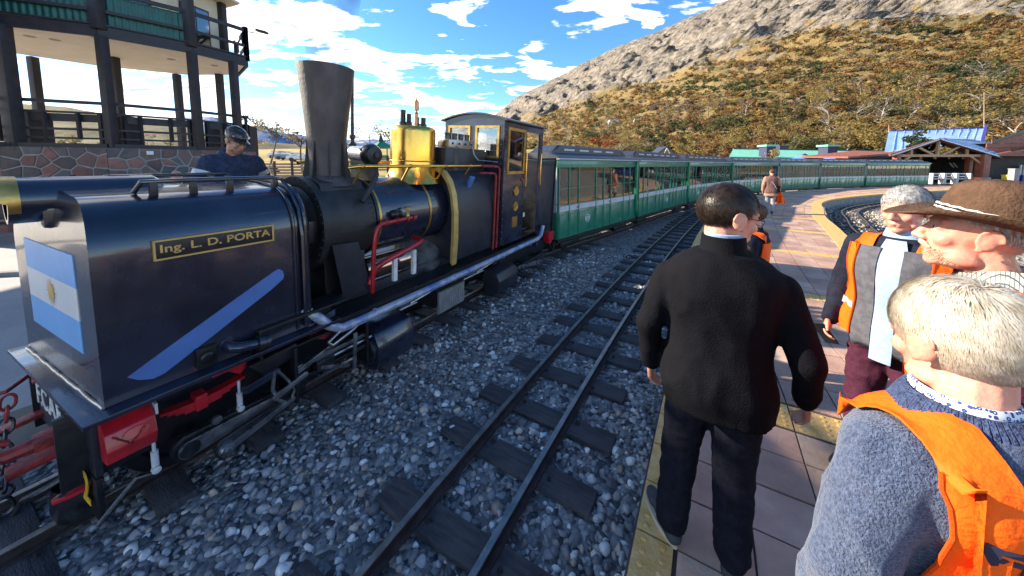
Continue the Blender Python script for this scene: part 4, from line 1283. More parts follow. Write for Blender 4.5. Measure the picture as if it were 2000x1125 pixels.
for (x, y) in posts_f + posts_b: post(x, y, 2.6, 6.24, .29 if (x, y) == posts_f[2] else .22)
post(*posts_f[4], 6.42, 9.2, .24); post(-12.9, 10.8, 6.42, 8.1, .26)
# upper balcony: rails, posts and corrugated sheets
def lerp(p, q, t): return (p[0] + (q[0] - p[0]) * t, p[1] + (q[1] - p[1]) * t)
for i in range(len(edge) - 1):
    p, q = edge[i], edge[i + 1]
    Ls = math.hypot(q[0] - p[0], q[1] - p[1])
    for z, h in ((7.0, .10), (7.62, .13)):
        B('balcony_rail', MB().bar((*p, z), (*q, z), .07, h), M['wood'])
    n = max(1, int(Ls / 1.5))
    for j in range(n + 1):
        a = lerp(p, q, j / n); B('balcony_post', MB().bb(a[0] - .07, a[0] + .07, a[1] - .07, a[1] + .07, 6.42, 7.75), M['wood'], bevel=.01)
    if i < 5:
        n = int(Ls / .075); vs = []; fs = []
        dx, dy = (q[0] - p[0]) / Ls, (q[1] - p[1]) / Ls
        nx, ny = -dy, dx
        for j in range(n * 2 + 1):
            t = j / (n * 2); a = lerp(p, q, t); o_ = .10 + .022 * math.sin(math.pi * j / 2)
            vs += [(a[0] + nx * o_, a[1] + ny * o_, 6.62), (a[0] + nx * o_, a[1] + ny * o_, 7.55)]
        for j in range(n * 2): fs.append((2 * j, 2 * j + 2, 2 * j + 3, 2 * j + 1))
        B('corrugated_sheet', MB().add(vs, fs), M['corr'], angle=80)
B('rail_brace', MB().bar((-10.85, 13.9, 7.0), (-11.2, 14.3, 7.6), .06, .06), M['wood'])
# upper room with cream walls and windows
M['creamw'] = mat('cream_wall', (.62, .55, .42), .7, 0, .06, 3)
room = [(-14.3, 11.9), (-12.6, 12.7), (-12.2, 14.4), (-13.4, 15.2), (-17.5, 14.0), (-18, 11.4)]
B('upper_room', poly_slab(room, 6.42, 8.9), M['creamw'], smooth=False)
for (p, q) in ((room[1], room[2]), (room[0], room[1])):
    a, c = lerp(p, q, .22), lerp(p, q, .78)
    n_ = Vector((q[1] - p[1], -(q[0] - p[0]), 0)).normalized() * .03
    wf = B('room_window', MB().bar((a[0] + n_.x, a[1] + n_.y, 7.6), (c[0] + n_.x, c[1] + n_.y, 7.6), .08, 1.5), M['wood'])
    for t0, t1 in ((.05, .48), (.52, .95)):
        u0, u1 = lerp(a, c, t0), lerp(a, c, t1)
        B('window_pane', MB().bar((u0[0] + n_.x * 2.2, u0[1] + n_.y * 2.2, 7.6), (u1[0] + n_.x * 2.2, u1[1] + n_.y * 2.2, 7.6), .04, 1.35), M['glassd'], wf)
post(-12.1, 14.5, 6.42, 9.0, .22)
B('roof_canopy', MB().prism([(-15.2, 10.6), (-12.8, 11.4), (-11.6, 13.0), (-11.4, 14.6), (-13.5, 15.4), (-18.5, 14.2), (-19, 11.2)], 8.9, 8.98, 'z'), M['creamw'], smooth=False)
# terrace floor, its railing and benches
B('terrace_floor', poly_slab([(-15.6, 10.2), (-14.9, 10.1), (-13.0, 11.0), (-11.6, 12.6), (-11.0, 14.0), (-12.6, 15.3), (-14.6, 15.3), (-16.8, 14.1)], 2.45, 2.6), M['conc'], smooth=False)
lower = FRONT[2:] + BACK[:1]
for i in range(len(lower) - 1):
    p, q = lower[i], lower[i + 1]
    Ls = math.hypot(q[0] - p[0], q[1] - p[1])
    nx, ny = -(q[1] - p[1]) / Ls * .18, (q[0] - p[0]) / Ls * .18
    p, q = (p[0] + nx, p[1] + ny), (q[0] + nx, q[1] + ny)
    for z, h in ((4.16, .10), (3.84, .06), (3.32, .07), (3.04, .06)):
        B('terrace_rail', MB().bar((*p, z), (*q, z), .06, h), M['wood'])
    n = max(1, int(Ls / .62))
    for j in range(n + 1):
        a = lerp(p, q, j / n); B('baluster', MB().bb(a[0] - .04, a[0] + .04, a[1] - .04, a[1] + .04, 2.9 if j % 2 else 3.0, 4.12 if j % 3 == 0 else 3.84), M['wood'])
    if Ls > 1.5:
        a, c = lerp(p, q, .14), lerp(p, q, .86)
        B('bench_back', MB().bar((a[0] - .0, a[1] + .12, 3.68), (c[0], c[1] + .12, 3.68), .05, .24), M['wood'])
        for t in (0, 1):
            e = lerp(a, c, t); B('bench_end', MB().bb(e[0] - .05, e[0] + .05, e[1] + .05, e[1] + .6, 2.6, 3.82), M['wood'])
    B('terrace_sill', MB().bar((p[0] - nx * .6, p[1] - ny * .6, 2.80), (q[0] - nx * .6, q[1] - ny * .6, 2.80), .36, .13), M['wood'])
B('wing_shade_slab', poly_slab([(-19.5, 2.4), (-12.9, 2.4), (-13.0, 5.0), (-19.5, 5.6)], 2.45, 2.6), M['conc'], smooth=False)  # unseen slab, added to keep part of the forecourt in shade
# floodlight and security lamp
fl_ = thing('floodlight', 'small black floodlight sticking out from the balcony corner post', 'floodlight', (-10.75, 14.1, 7.6))
MB().bar((0, 0, 0), (.28, .1, -.02), .03, .03).build('bracket', M['black'], fl_)
MB().box((.46, .14, .06), (.42, .20, .09), Matrix.Rotation(R(14), 3, 'Y')).build('lamp_head', M['black'], fl_, bevel=.01)
# stone wall -------------------------------------------------------------
sw = thing('stone_wall', 'wall of reddish irregular stones with pale mortar below the lookout terrace', 'stone wall', (-13, 10.5, GZ))
SO = Vector((13, -10.5, -GZ))
M['mort'] = mat('pale_mortar', (.30, .29, .28), .9, 0, .15, 9, .2, 40)
M['wstone'] = mat('porphyry_stone', (.75, .75, .75), .75, 0, .25, 5, .35, 18, vcol=True, col2=(1.2, 1.15, 1.12))
def clip(poly, a, b_, c):   # keep a*x+b*y<=c
    out = []
    for i in range(len(poly)):
        p, q = poly[i], poly[(i + 1) % len(poly)]
        dp, dq = a * p[0] + b_ * p[1] - c, a * q[0] + b_ * q[1] - c
        if dp <= 0: out.append(p)
        if (dp < 0 < dq) or (dq < 0 < dp):
            t = dp / (dp - dq); out.append((p[0] + (q[0] - p[0]) * t, p[1] + (q[1] - p[1]) * t))
    return out
def stone_face(p, q, z0, z1, cell):
    Ls = math.hypot(q[0] - p[0], q[1] - p[1]); ux, uy = (q[0] - p[0]) / Ls, (q[1] - p[1]) / Ls
    nx, ny = uy, -ux
    o = MB().prism([(p[0], p[1]), (q[0], q[1]), (q[0] - nx * .35, q[1] - ny * .35), (p[0] - nx * .35, p[1] - ny * .35)], z0 - .1, z1, 'z').build('wall_core', M['mort'], sw, smooth=False)
    o.location = SO
    H_ = z1 - z0; nxn, nz = max(1, int(Ls / cell)), max(1, int(H_ / (cell * .85)))
    seeds = [((i + .5 + rnd.uniform(-.42, .42)) * Ls / nxn, (j + .5 + rnd.uniform(-.42, .42)) * H_ / nz) for i in range(nxn) for j in range(nz)]
    for s in seeds:
        poly = [(0, 0), (Ls, 0), (Ls, H_), (0, H_)]
        for t in seeds:
            if t is s: continue
            dx, dz = t[0] - s[0], t[1] - s[1]
            if dx * dx + dz * dz > 4: continue
            l = math.hypot(dx, dz)
            poly = clip(poly, dx / l, dz / l, (dx * (s[0] + t[0]) / 2 + dz * (s[1] + t[1]) / 2) / l - .022)
            if len(poly) < 3: break
        if len(poly) < 3: continue
        c = (sum(a for a, _ in poly) / len(poly), sum(b for _, b in poly) / len(poly))
        k = len(poly)
        def W(a, z, d): return (p[0] + ux * a + nx * d, p[1] + uy * a + ny * d, z0 + z)
        h = rnd.uniform(.02, .04)
        inn = [(c[0] + (a - c[0]) * .9, c[1] + (b - c[1]) * .9) for a, b in poly]
        vs = [W(a, b, .0) for a, b in poly] + [W(a, b, h * .75) for a, b in poly] + [W(a, b, h) for a, b in inn]
        fs = [(i, (i + 1) % k, (i + 1) % k + k, i + k) for i in range(k)] + [(i + k, (i + 1) % k + k, (i + 1) % k + 2 * k, i + 2 * k) for i in range(k)] + [tuple(range(2 * k, 3 * k))]
        me = MB().add(vs, fs).mesh('stone', M['wstone'], angle=25)
        col = rnd.choice([(.17, .085, .075), (.12, .075, .07), (.095, .08, .08), (.20, .10, .085), (.08, .085, .09), (.14, .10, .09)])
        f = rnd.uniform(.8, 1.25)
        setcol(me, [(col[0] * f, col[1] * f, col[2] * f)] * len(me.vertices))
        obj('stone', me, sw, SO)
wl = [(-16.6, 8.9), (-14.9, 9.75), (-12.9, 10.68), (-11.4, 12.28), (-10.7, 14.0)]
for i in range(4): stone_face(wl[i], wl[i + 1], GZ, 2.74, .36)
o = MB().box((-12.2, 11.3, 2.6), (.16, .05, .12), Matrix.Rotation(R(45), 3, 'Z')).build('junction_box', M['whitep'], sw); o.location = SO
# bench frames in front of the wall
for (px, Y, lb) in ((12, 8.6, 'dark slatted bench at the foot of the stone wall, partly cut by the frame edge'), (215, 9.6, 'dark bench with plank back in front of the stone wall, left of the standing head')):
    c = at(px, 460, Y)
    bt = thing('bench', lb, 'bench', (c.x, c.y, fz), R(24))
    for x in (-.75, .75):
        MB().bb(x - .04, x + .04, -.22, -.14, 0, .45).build('leg', M['wood'], bt); MB().bb(x - .04, x + .04, .2, .28, 0, 1.15 if px < 100 else 1.72).build('leg', M['wood'], bt)
    for y in (-.18, -.02, .14): MB().bb(-.85, .85, y - .06, y + .06, .45, .49).build('seat_slat', M['wood'], bt)
    for z in ((.65, .85, 1.05) if px < 100 else (1.15, 1.37, 1.6)): MB().bb(-.85, .85, .15, .19, z - .08, z + .08).build('back_slat', M['wood'], bt)

# ================================================================== STATION (right)
M['rbrown'] = mat('red_brown_timber', (.22, .065, .035), .55, 0, .3, 4, .2, 20)
M['tan'] = mat('tan_timber', (.36, .22, .12), .6, 0, .25, 4, .2, 20)
M['pinkw'] = mat('pink_plank_wall', (.36, .17, .12), .7, 0, .12, 6)
M['bluer'] = mat('light_blue_metal_roof', (.34, .50, .70), .35, .2, .1, .7, .05, 6)
M['bluei'] = mat('indigo_paint', (.03, .03, .28), .5, 0, .1, 3)
M['mint'] = mat('mint_green_roof', (.19, .52, .36), .45, 0, .08, 1)
M['chimb'] = mat('dark_blue_chimney', (.022, .03, .075), .6, 0, .2, 3)
M['dark'] = mat('shaded_recess', (.02, .017, .015), .7, 0, .3, 2)  # near-black tone stands in for the shade inside the station buildings
M['umb'] = mat('blue_umbrella_fabric', (.13, .22, .48), .7, 0, .12, 2)
M['plast'] = mat('orange_plastic', (.75, .13, .03), .4, 0, .1, 4)
M['yplast'] = mat('yellow_plastic', (.70, .55, .03), .4, 0, .1, 4)
def station(label, org, name='building', cat='building'):
    t = thing(name, label, cat, org)
    return t, -Vector(org)
def PB(root, off, name, mb, m, **k):
    o = mb.build(name, m, root, **k); o.location = off; return o
# open timber pavilion
Yp = 38.0
ap, el, er = at(1834, 271, Yp), at(1748, 301, Yp), at(1924, 297, Yp)
pv, off = station('open timber station pavilion with roof trusses and light blue roof', (el.x + 4, Yp, PZ - .2))
dpt = 9.0
tb0, tb1 = at(1752, 304, Yp), at(1922, 304, Yp)
zb = tb0.z
PB(pv, off, 'tie_beam', MB().bar((tb0.x, Yp, zb), (tb1.x, Yp, zb), .18, .28), M['tan'])
PB(pv, off, 'rafter', MB().bar((el.x - .6, Yp, el.z - .1), (ap.x, Yp, ap.z - .1), .2, .26), M['rbrown'])
PB(pv, off, 'rafter', MB().bar((ap.x, Yp, ap.z - .1), (er.x + 1.6, Yp, er.z - .55), .2, .26), M['rbrown'])
PB(pv, off, 'king_post', MB().bb(ap.x - .12, ap.x + .12, Yp - .1, Yp + .1, zb, ap.z - .1), M['tan'])
for sx_, t in ((-1, .55), (1, .55)):
    e = el if sx_ < 0 else er
    PB(pv, off, 'truss_strut', MB().bar((ap.x + sx_ * .5, Yp, zb + .1), (ap.x + (e.x - ap.x) * .45, Yp, ap.z + (e.z - ap.z) * .45 - .2), .16, .2), M['tan'])
    PB(pv, off, 'truss_post', MB().bb(ap.x + (e.x - ap.x) * .62 - .1, ap.x + (e.x - ap.x) * .62 + .1, Yp - .08, Yp + .08, zb, ap.z + (e.z - ap.z) * .62 - .2), M['tan'])
    b0 = tb0 if sx_ < 0 else tb1
    PB(pv, off, 'knee_brace', MB().bar((b0.x, Yp, zb - 1.1), (b0.x - sx_ * 1.5, Yp, zb - .1), .16, .18), M['tan'])
for px, wd in ((1749, .5), (1918, .75), (1938, .45), (1957, .5)):
    c = at(px, 330, Yp); PB(pv, off, 'column', MB().bb(c.x - wd / 2, c.x + wd / 2, Yp - wd / 2 + (2 if px > 1930 else 0), Yp + wd / 2 + (2 if px > 1930 else 0), PZ - .2, zb + .2), M['rbrown'], bevel=.03)
    PB(pv, off, 'column_base', MB().bb(c.x - wd * .65, c.x + wd * .65, Yp - wd * .65 + (2 if px > 1930 else 0), Yp + wd * .65 + (2 if px > 1930 else 0), PZ - .2, .8), M['conc'], bevel=.03)
def slab(root, off, name, pts, th_, m):
    vs = [Vector(p) for p in pts] + [Vector(p) - Vector((0, 0, th_)) for p in pts]
    n = len(pts)
    return PB(root, off, name, MB().add(vs, [tuple(range(n)), tuple(range(2 * n - 1, n - 1, -1))] + [(i, i + n, (i + 1) % n + n, (i + 1) % n) for i in range(n)]), m, smooth=False)
slab(pv, off, 'roof_slope', [(el.x - .9, Yp - .5, el.z - .1), (ap.x, Yp - .5, ap.z + .15), (ap.x + 8.5, Yp + 7, ap.z + .15), (el.x + 7.6, Yp + 7, el.z - .1)], .12, M['bluer'])
slab(pv, off, 'ceiling_boards', [(el.x - .8, Yp - .4, el.z - .24), (ap.x, Yp - .4, ap.z + .01), (ap.x + 8.5, Yp + 6.9, ap.z + .01), (el.x + 7.7, Yp + 6.9, el.z - .24)], .05, M['rbrown'])
slab(pv, off, 'ceiling_boards', [(er.x + 1.5, Yp - .4, er.z - .7), (ap.x, Yp - .4, ap.z + .01), (ap.x + 8.5, Yp + 6.9, ap.z + .01), (er.x + 9, Yp + 6.9, er.z - .7)][::-1], .05, M['rbrown'])
c0_, c1_, c2_, c3_ = at(1836, 270, Yp - .5), at(1900, 272, 46), at(1984, 291, 46), at(1951, 304, Yp - .5)
slab(pv, off, 'roof_slope', [c0_, c3_, c2_, c1_], .12, M['bluer'])
for i in range(9):
    t = (i + .5) / 9
    a = c0_.lerp(c3_, t); b_ = c1_.lerp(c2_, t)
    PB(pv, off, 'roof_seam', MB().bar(a + Vector((0, 0, .03)), b_ + Vector((0, 0, .03)), .06, .06), M['bluer'])
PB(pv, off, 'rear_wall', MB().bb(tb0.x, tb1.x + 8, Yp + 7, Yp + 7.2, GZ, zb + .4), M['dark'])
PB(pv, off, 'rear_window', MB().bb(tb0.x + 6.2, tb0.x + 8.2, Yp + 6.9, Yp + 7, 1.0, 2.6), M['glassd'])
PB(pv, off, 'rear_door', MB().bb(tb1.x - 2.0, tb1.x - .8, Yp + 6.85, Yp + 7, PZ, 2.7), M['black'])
for px in (1855, 1862):
    a, c = at(px, 318, Yp + 6), at(px + 8, 327, Yp + 6); PB(pv, off, 'strip_light', MB().bar(a, c, .12, .1), M['whitep'])
for px in range(1770, 1915, 28):
    c = at(px, 307, Yp + 2); PB(pv, off, 'pendant_lamp', MB().ball((c.x, c.y, c.z - .1), .14, 10, 6), M['tan'])
# side roof running to the left of the pavilion
sl, slo = station('low lean-to roof with pink boarded wall left of the timber pavilion', (42, 40, 0))
a, c = at(1650, 306, 40), at(1752, 298, 40)
slab(sl, slo, 'lean_to_roof', [(a.x, 39.6, a.z), (c.x, 39.6, c.z), (c.x + 1, 46, c.z + .5), (a.x, 46, a.z + .2)], .2, M['rbrown'])
for i in range(6): PB(sl, slo, 'wall_board', MB().bb(a.x, c.x + .5, 41.5, 41.56, GZ + i * .5, GZ + i * .5 + .49), M['pinkw'])
# large blue roofed hall behind
hl_, ho = station('large hall behind the pavilion with a broad light blue roof', (50, 55, 0))
q = [at(1727, 298, 50), at(1736, 256, 58), at(1923, 250, 58), at(1916, 276, 50)]
slab(hl_, ho, 'hall_roof', [q[0], q[3], q[2], q[1]], .15, M['bluer'])
for i in range(1, 12):
    t = i / 12; a = q[0].lerp(q[3], t); c = q[1].lerp(q[2], t)
    PB(hl_, ho, 'roof_seam', MB().bar(a + Vector((0, 0, .03)), c + Vector((0, 0, .03)), .07, .05), M['bluer'])
PB(hl_, ho, 'ridge_cap', MB().bar(q[1], q[2], .3, .2), M['bluei'])
PB(hl_, ho, 'gable_board', MB().bar(q[3] + Vector((.2, 0, 0)), q[2] + Vector((.2, 0, 0)), .25, 1.1), M['bluei'])
PB(hl_, ho, 'hall_wall', MB().bb(q[0].x + 1, q[3].x - 1, 52, 62, GZ, q[0].z), M['pinkw'])
for px, y0, y1 in ((1736, 244, 258), (1922, 180, 252)):
    a, c = at(px, y1, 58), at(px, y0, 58); PB(hl_, ho, 'roof_mast', MB().cyl(a, c, .07, .04, 8), M['tan'])
# timber building at the right edge
rbd, ro = station('brown boarded gable building with dark roof at the right edge', (58, 38, 0))
a, c, d_ = at(1926, 276, 39), at(2080, 222, 39), at(1952, 304, 37.5)
slab(rbd, ro, 'dark_roof', [(a.x, 38.5, a.z), (c.x, 38.5, c.z), (c.x + 9, 45, c.z), (a.x + 9, 45, a.z)], .3, M['roofd'])
n = 9
for i in range(n):
    t0, t1 = i / n, (i + 1) / n - .008
    z0, z1 = d_.z + (c.z - d_.z) * t0 * .9, d_.z + (c.z - d_.z) * t1 * .9
    xl = a.x + max(0, (z1 - a.z)) / (c.z - a.z) * (c.x - a.x) + .4
    PB(rbd, ro, 'wall_board', MB().bb(xl, 80, 39.2, 39.26, z0, z1), M['rbrown'])
PB(rbd, ro, 'lower_roof', MB().bar((d_.x - 1, 38.4, d_.z - .3), (c.x, 38.4, d_.z + 1.7), .5, .3), M['rbrown'])
PB(rbd, ro, 'shaded_wall', MB().bb(d_.x + .5, 80, 40.2, 40.4, GZ, d_.z + 1.5), M['dark'])
for i in range(7): PB(rbd, ro, 'window_bar', MB().bb(60.3 + i * .45, 60.5 + i * .45, 39.6, 39.7, 1.0, 2.2), M['cream'])
PB(rbd, ro, 'counter', MB().bb(59.2, 75, 38.6, 39.3, GZ, 1.0), M['bluei'])
# fittings under the pavilion
for i, (p0, p1, lb) in enumerate(((1820, 1842, 'white framed bench nearest the end of the train'), (1845, 1866, 'white framed bench, the middle one of three under the pavilion'), (1869, 1893, 'white framed bench next to the orange tub'))):
    a, c = at(p0, 352, 36), at(p1, 352, 36)
    bt = thing('bench', lb, 'bench', (a.x, 36, PZ - .2), 0, 'white framed benches under the pavilion')
    Lb = c.x - a.x
    for z in (.5, .75, 1.05): MB().bb(0, Lb, .3, .36, z, z + .12).build('back_rail', M['cream'], bt)
    for x in (0, Lb): MB().bb(x - .05, x + .05, -.1, .36, 0, 1.17).build('bench_end', M['cream'], bt)
    MB().bb(0, Lb, -.1, .3, .45, .5).build('seat', M['black'], bt)
def tub(name, label, cat, px, py, Y, s, m, m2=None):
    c = at(px, py, Y); t = thing(name, label, cat, (c.x, Y, PZ - .2))
    MB().prism([(-s[0] * .42, 0), (s[0] * .42, 0), (s[0] / 2, s[1]), (-s[0] / 2, s[1])], -s[0] * .4, s[0] * .4).build('body', m, t, bevel=.04)
    MB().bb(-s[0] * .52, s[0] * .52, -s[0] * .45, s[0] * .45, s[1], s[1] + .1).build('rim', m2 or m, t, bevel=.03)
    return t
tub('plastic_tub', 'orange tub beside the red brown pavilion column', 'tub', 1901, 352, 37, (.85, .6), M['plast'])
tub('wheeled_bin', 'yellow bin near the right edge of the station', 'bin', 1966, 352, 36, (.6, .9), M['yplast'])
tub('litter_bin', 'tall grey bin right of the yellow bin', 'bin', 1978, 356, 34, (.6, 1.6), M['conc'])
tub('counter_box', 'teal box standing on the bench beside the orange tub', 'box', 1889, 339, 36.6, (.6, 1.0), M['corr'])
# green roofed house with two dark chimneys
gh, go = station('long house with a mint green roof behind the train', (36, 62, 0))
q = [at(1424, 306, 58), at(1432, 291, 64), at(1775, 296, 64), at(1770, 311, 58)]
slab(gh, go, 'mint_roof', [q[0], q[3], q[2], q[1]], .2, M['mint'])
PB(gh, go, 'ridge_cap', MB().bar(q[1], q[2], .4, .25), M['corr'])
PB(gh, go, 'house_wall', MB().bb(q[0].x + 1, q[3].x - 1, 59, 70, GZ, q[0].z - .1), M['creamw'])
for px, w_ in ((1506, 19), (1626, 21)):
    a, c = at(px - w_ / 2, 310, 57), at(px + w_ / 2, 286, 57)
    cb = PB(gh, go, 'house_chimney', MB().bb(a.x, c.x, 57, 58.8, GZ, c.z), M['chimb'])
    MB().bb(a.x - .25, c.x + .25, 56.8, 59, c.z, c.z + .3).build('chimney_cap', M['mint'], cb)
a = at(1532, 284, 68); PB(gh, go, 'house_chimney', MB().bb(a.x - .9, a.x + .9, 68, 69, 3, a.z), M['chimb'])
for i, (px, py, Y, rr, lb) in enumerate(((1572, 302, 47, 2.6, 'left blue parasol showing above the carriage roofs'), (1622, 306, 49, 2.6, 'right blue parasol showing above the carriage roofs'))):
    a = at(px, py, Y)
    um = thing('parasol', lb, 'parasol', (a.x, Y, GZ), 0, 'blue parasols behind the train')
    vs = [(0, 0, a.z - GZ)] + [(rr * math.cos(2 * math.pi * j / 8), rr * math.sin(2 * math.pi * j / 8), a.z - GZ - .75) for j in range(8)]
    MB().add(vs, [(0, j + 1, (j + 1) % 8 + 1) for j in range(8)]).build('canopy', M['umb'], um, smooth=False)
    MB().cyl((0, 0, 0), (0, 0, a.z - GZ), .05, n=8).build('pole', M['wood'], um)
    MB().lathe([(.4, a.z - GZ - .05), (0, a.z - GZ + .18)], (0, 0, 0), 'z', 8).build('vent', M['roofd'], um)
# small dark gable behind the second carriage roof
a = at(1300, 288, 30); gz_ = thing('roof_gable', 'small dark gable roof with white finial frame above the second carriage', 'roof', (a.x, 30, GZ))
MB().prism([(-1.3, a.z - GZ - .9), (0, a.z - GZ + .1), (1.3, a.z - GZ - .9), (1.1, a.z - GZ - .9), (0, a.z - GZ - .08), (-1.1, a.z - GZ - .9)], -.2, 1.6).build('roof_boards', M['roofd'], gz_, smooth=False)
for p_, q_ in (((-.25, -.6), (0, -.08)), ((0, -.08), (.3, -.6)), ((-.25, -.6), (.3, -.6)), ((.3, -.6), (.3, -1.0)), ((-.25, -.6), (-.25, -1.0))):
    MB().bar((p_[0], -.25, a.z - GZ + p_[1]), (q_[0], -.25, a.z - GZ + q_[1]), .06, .06).build('white_strut', M['whitep'], gz_)
for x in (-1.2, 1.2): MB().bb(x - .08, x + .08, 0, .16, 0, a.z - GZ - .85).build('post', M['wood'], gz_)
# ================================================================== FAR LAND
def fbm(p, o=5, H=.9):
    return noise.fractal(Vector(p), H, 2.1, o, noise_basis='PERLIN_ORIGINAL')
def zone_mat(name, a, b_, c, d, s1, s2, bump=0.0, dist=1.0, rock=None, vcol=False):
    """vegetation ramp a-b-c-d over two noises; rock ramp where attribute 'col'.r says rock"""
    m = bpy.data.materials.new(name); m.use_nodes = True
    t = m.node_tree; p = t.nodes['Principled BSDF']; p.inputs['Roughness'].default_value = .95; p.inputs['Specular IOR Level'].default_value = .15
    tcn = t.nodes.new('ShaderNodeTexCoord')
    def nz(sc, det=8, rough=.62):
        n = t.nodes.new('ShaderNodeTexNoise'); n.inputs['Scale'].default_value = sc; n.inputs['Detail'].default_value = det; n.inputs['Roughness'].default_value = rough
        t.links.new(tcn.outputs['Object'], n.inputs['Vector']); return n.outputs['Fac']
    def rp(f, cols, ps):
        r = t.nodes.new('ShaderNodeValToRGB')
        while len(r.color_ramp.elements) < len(cols): r.color_ramp.elements.new(.5)
        for e, q, k in zip(r.color_ramp.elements, ps, cols): e.position = q; e.color = (*k, 1)
        t.links.new(f, r.inputs[0]); return r.outputs[0]
    n1, n2 = nz(s1), nz(s2, 10)
    mx = t.nodes.new('ShaderNodeMath'); mx.operation = 'MULTIPLY_ADD'; mx.inputs[1].default_value = .55
    ad = t.nodes.new('ShaderNodeMath'); ad.operation = 'MULTIPLY'; ad.inputs[1].default_value = .45
    t.links.new(n2, ad.inputs[0]); t.links.new(n1, mx.inputs[0]); t.links.new(ad.outputs[0], mx.inputs[2])
    veg = rp(mx.outputs[0], [a, b_, c, d], [.38, .47, .54, .62])
    colr = veg
    if rock:
        at_ = t.nodes.new('ShaderNodeAttribute'); at_.attribute_name = 'col'
        sp = t.nodes.new('ShaderNodeSeparateColor'); t.links.new(at_.outputs['Color'], sp.inputs[0])
        rn_ = rp(nz(s2 * .8, 12, .7), rock, [.36, .46, .53, .64])
        f1 = t.nodes.new('ShaderNodeMath'); f1.operation = 'ADD'; t.links.new(sp.outputs[0], f1.inputs[0])
        f2 = t.nodes.new('ShaderNodeMath'); f2.operation = 'MULTIPLY_ADD'; f2.inputs[1].default_value = 2.4; f2.inputs[2].default_value = -1.2
        t.links.new(nz(s1 * 1.9, 10, .7), f2.inputs[0]); t.links.new(f2.outputs[0], f1.inputs[1])
        fr = t.nodes.new('ShaderNodeMapRange'); fr.inputs['From Min'].default_value = .42; fr.inputs['From Max'].default_value = .58
        t.links.new(f1.outputs[0], fr.inputs['Value'])
        mm = t.nodes.new('ShaderNodeMixRGB'); t.links.new(fr.outputs[0], mm.inputs[0]); t.links.new(veg, mm.inputs[1]); t.links.new(rn_, mm.inputs[2])
        colr = mm.outputs[0]
    t.links.new(colr, p.inputs['Base Color'])
    if bump:
        bp = t.nodes.new('ShaderNodeBump'); bp.inputs['Strength'].default_value = bump; bp.inputs['Distance'].default_value = dist
        t.links.new(nz(s2 * 1.3, 12, .7), bp.inputs['Height']); t.links.new(bp.outputs[0], p.inputs['Normal'])
    return m
M['field'] = zone_mat('autumn_field', (.16, .15, .05), (.34, .25, .09), (.42, .31, .12), (.25, .21, .08), .02, .4)
M['hill'] = zone_mat('grassy_hill', (.06, .065, .04), (.13, .11, .06), (.18, .15, .07), (.10, .09, .05), .008, .06, .5, 6)
M['farm'] = zone_mat('haze_blue_mountain', (.07, .11, .20), (.10, .15, .26), (.14, .20, .32), (.5, .54, .6), .0012, .006, .4, 60)  # distance haze is put into the blue rock tones; palest tone is snow
def zl(X, Y):
    f = np.interp(Y, [20, 36, 60, 120, 300, 700, 1200], [GZ, .5, 3.0, 7.6, 16, 33, 55])
    k = max(0, min(1, (60 + .25 * Y - X) / 60))
    return GZ - .02 + (f - GZ) * k
vs = []; fs = []
Ys = [20, 24, 30, 36, 45, 60, 80, 110, 150, 200, 280, 400, 560, 800, 1200]
Xf = np.linspace(-2.6, .5, 60)
for Y in Ys:
    for s in Xf: vs.append((s * Y, Y, zl(s * Y, Y) + (.25 * noise.noise((s * Y * .05, Y * .05, 1)) * min(3, Y / 50) if Y > 24 else 0)))
for i in range(len(Ys) - 1):
    for j in range(len(Xf) - 1):
        a = i * len(Xf) + j; fs.append((a, a + 1, a + 1 + len(Xf), a + len(Xf)))
struct('field', MB().add(vs, fs).mesh('field', M['field'], angle=180))
def ridge(name, sk, Y0, Y1, m, amp, fr, nx=160, ny=26, zb=0, pw=1.2):
    xs = np.linspace(sk[0][0], sk[-1][0], nx)
    ysk = np.interp(xs, [p[0] for p in sk], [p[1] for p in sk])
    vs = []; fs = []
    for j in range(ny):
        t = j / (ny - 1)
        for x, y in zip(xs, ysk):
            top = at(x, y, Y1); Y = Y0 + (Y1 - Y0) * t
            z = zb + (top.z - zb) * t ** pw
            X = (x - 1000) / 650 * Y
            d = fbm((X * fr, Y * fr, 5.3)) * amp * (.25 + .75 * math.sin(math.pi * min(1, t * .92)))
            vs.append((X, Y + d * .6, z + d * .6))
    for j in range(ny - 1):
        for i in range(nx - 1):
            a = j * nx + i; fs.append((a, a + 1, a + nx + 1, a + nx))
    return struct(name, MB().add(vs, fs).mesh(name, m, angle=180))
ridge('grassy_hill', [(-800, 200), (50, 203), (150, 211), (250, 231), (330, 240), (420, 262), (480, 272), (560, 281), (700, 287), (850, 292), (1000, 300)], 500, 1000, M['hill'], 22, .006, zb=12)
ridge('far_mountains', [(-600, 250), (200, 238), (300, 235), (420, 226), (480, 238), (520, 243), (535, 246), (570, 260), (620, 266), (680, 269), (720, 275), (790, 281), (850, 279), (1000, 296)], 3200, 5200, M['farm'], 260, .0012, zb=40)
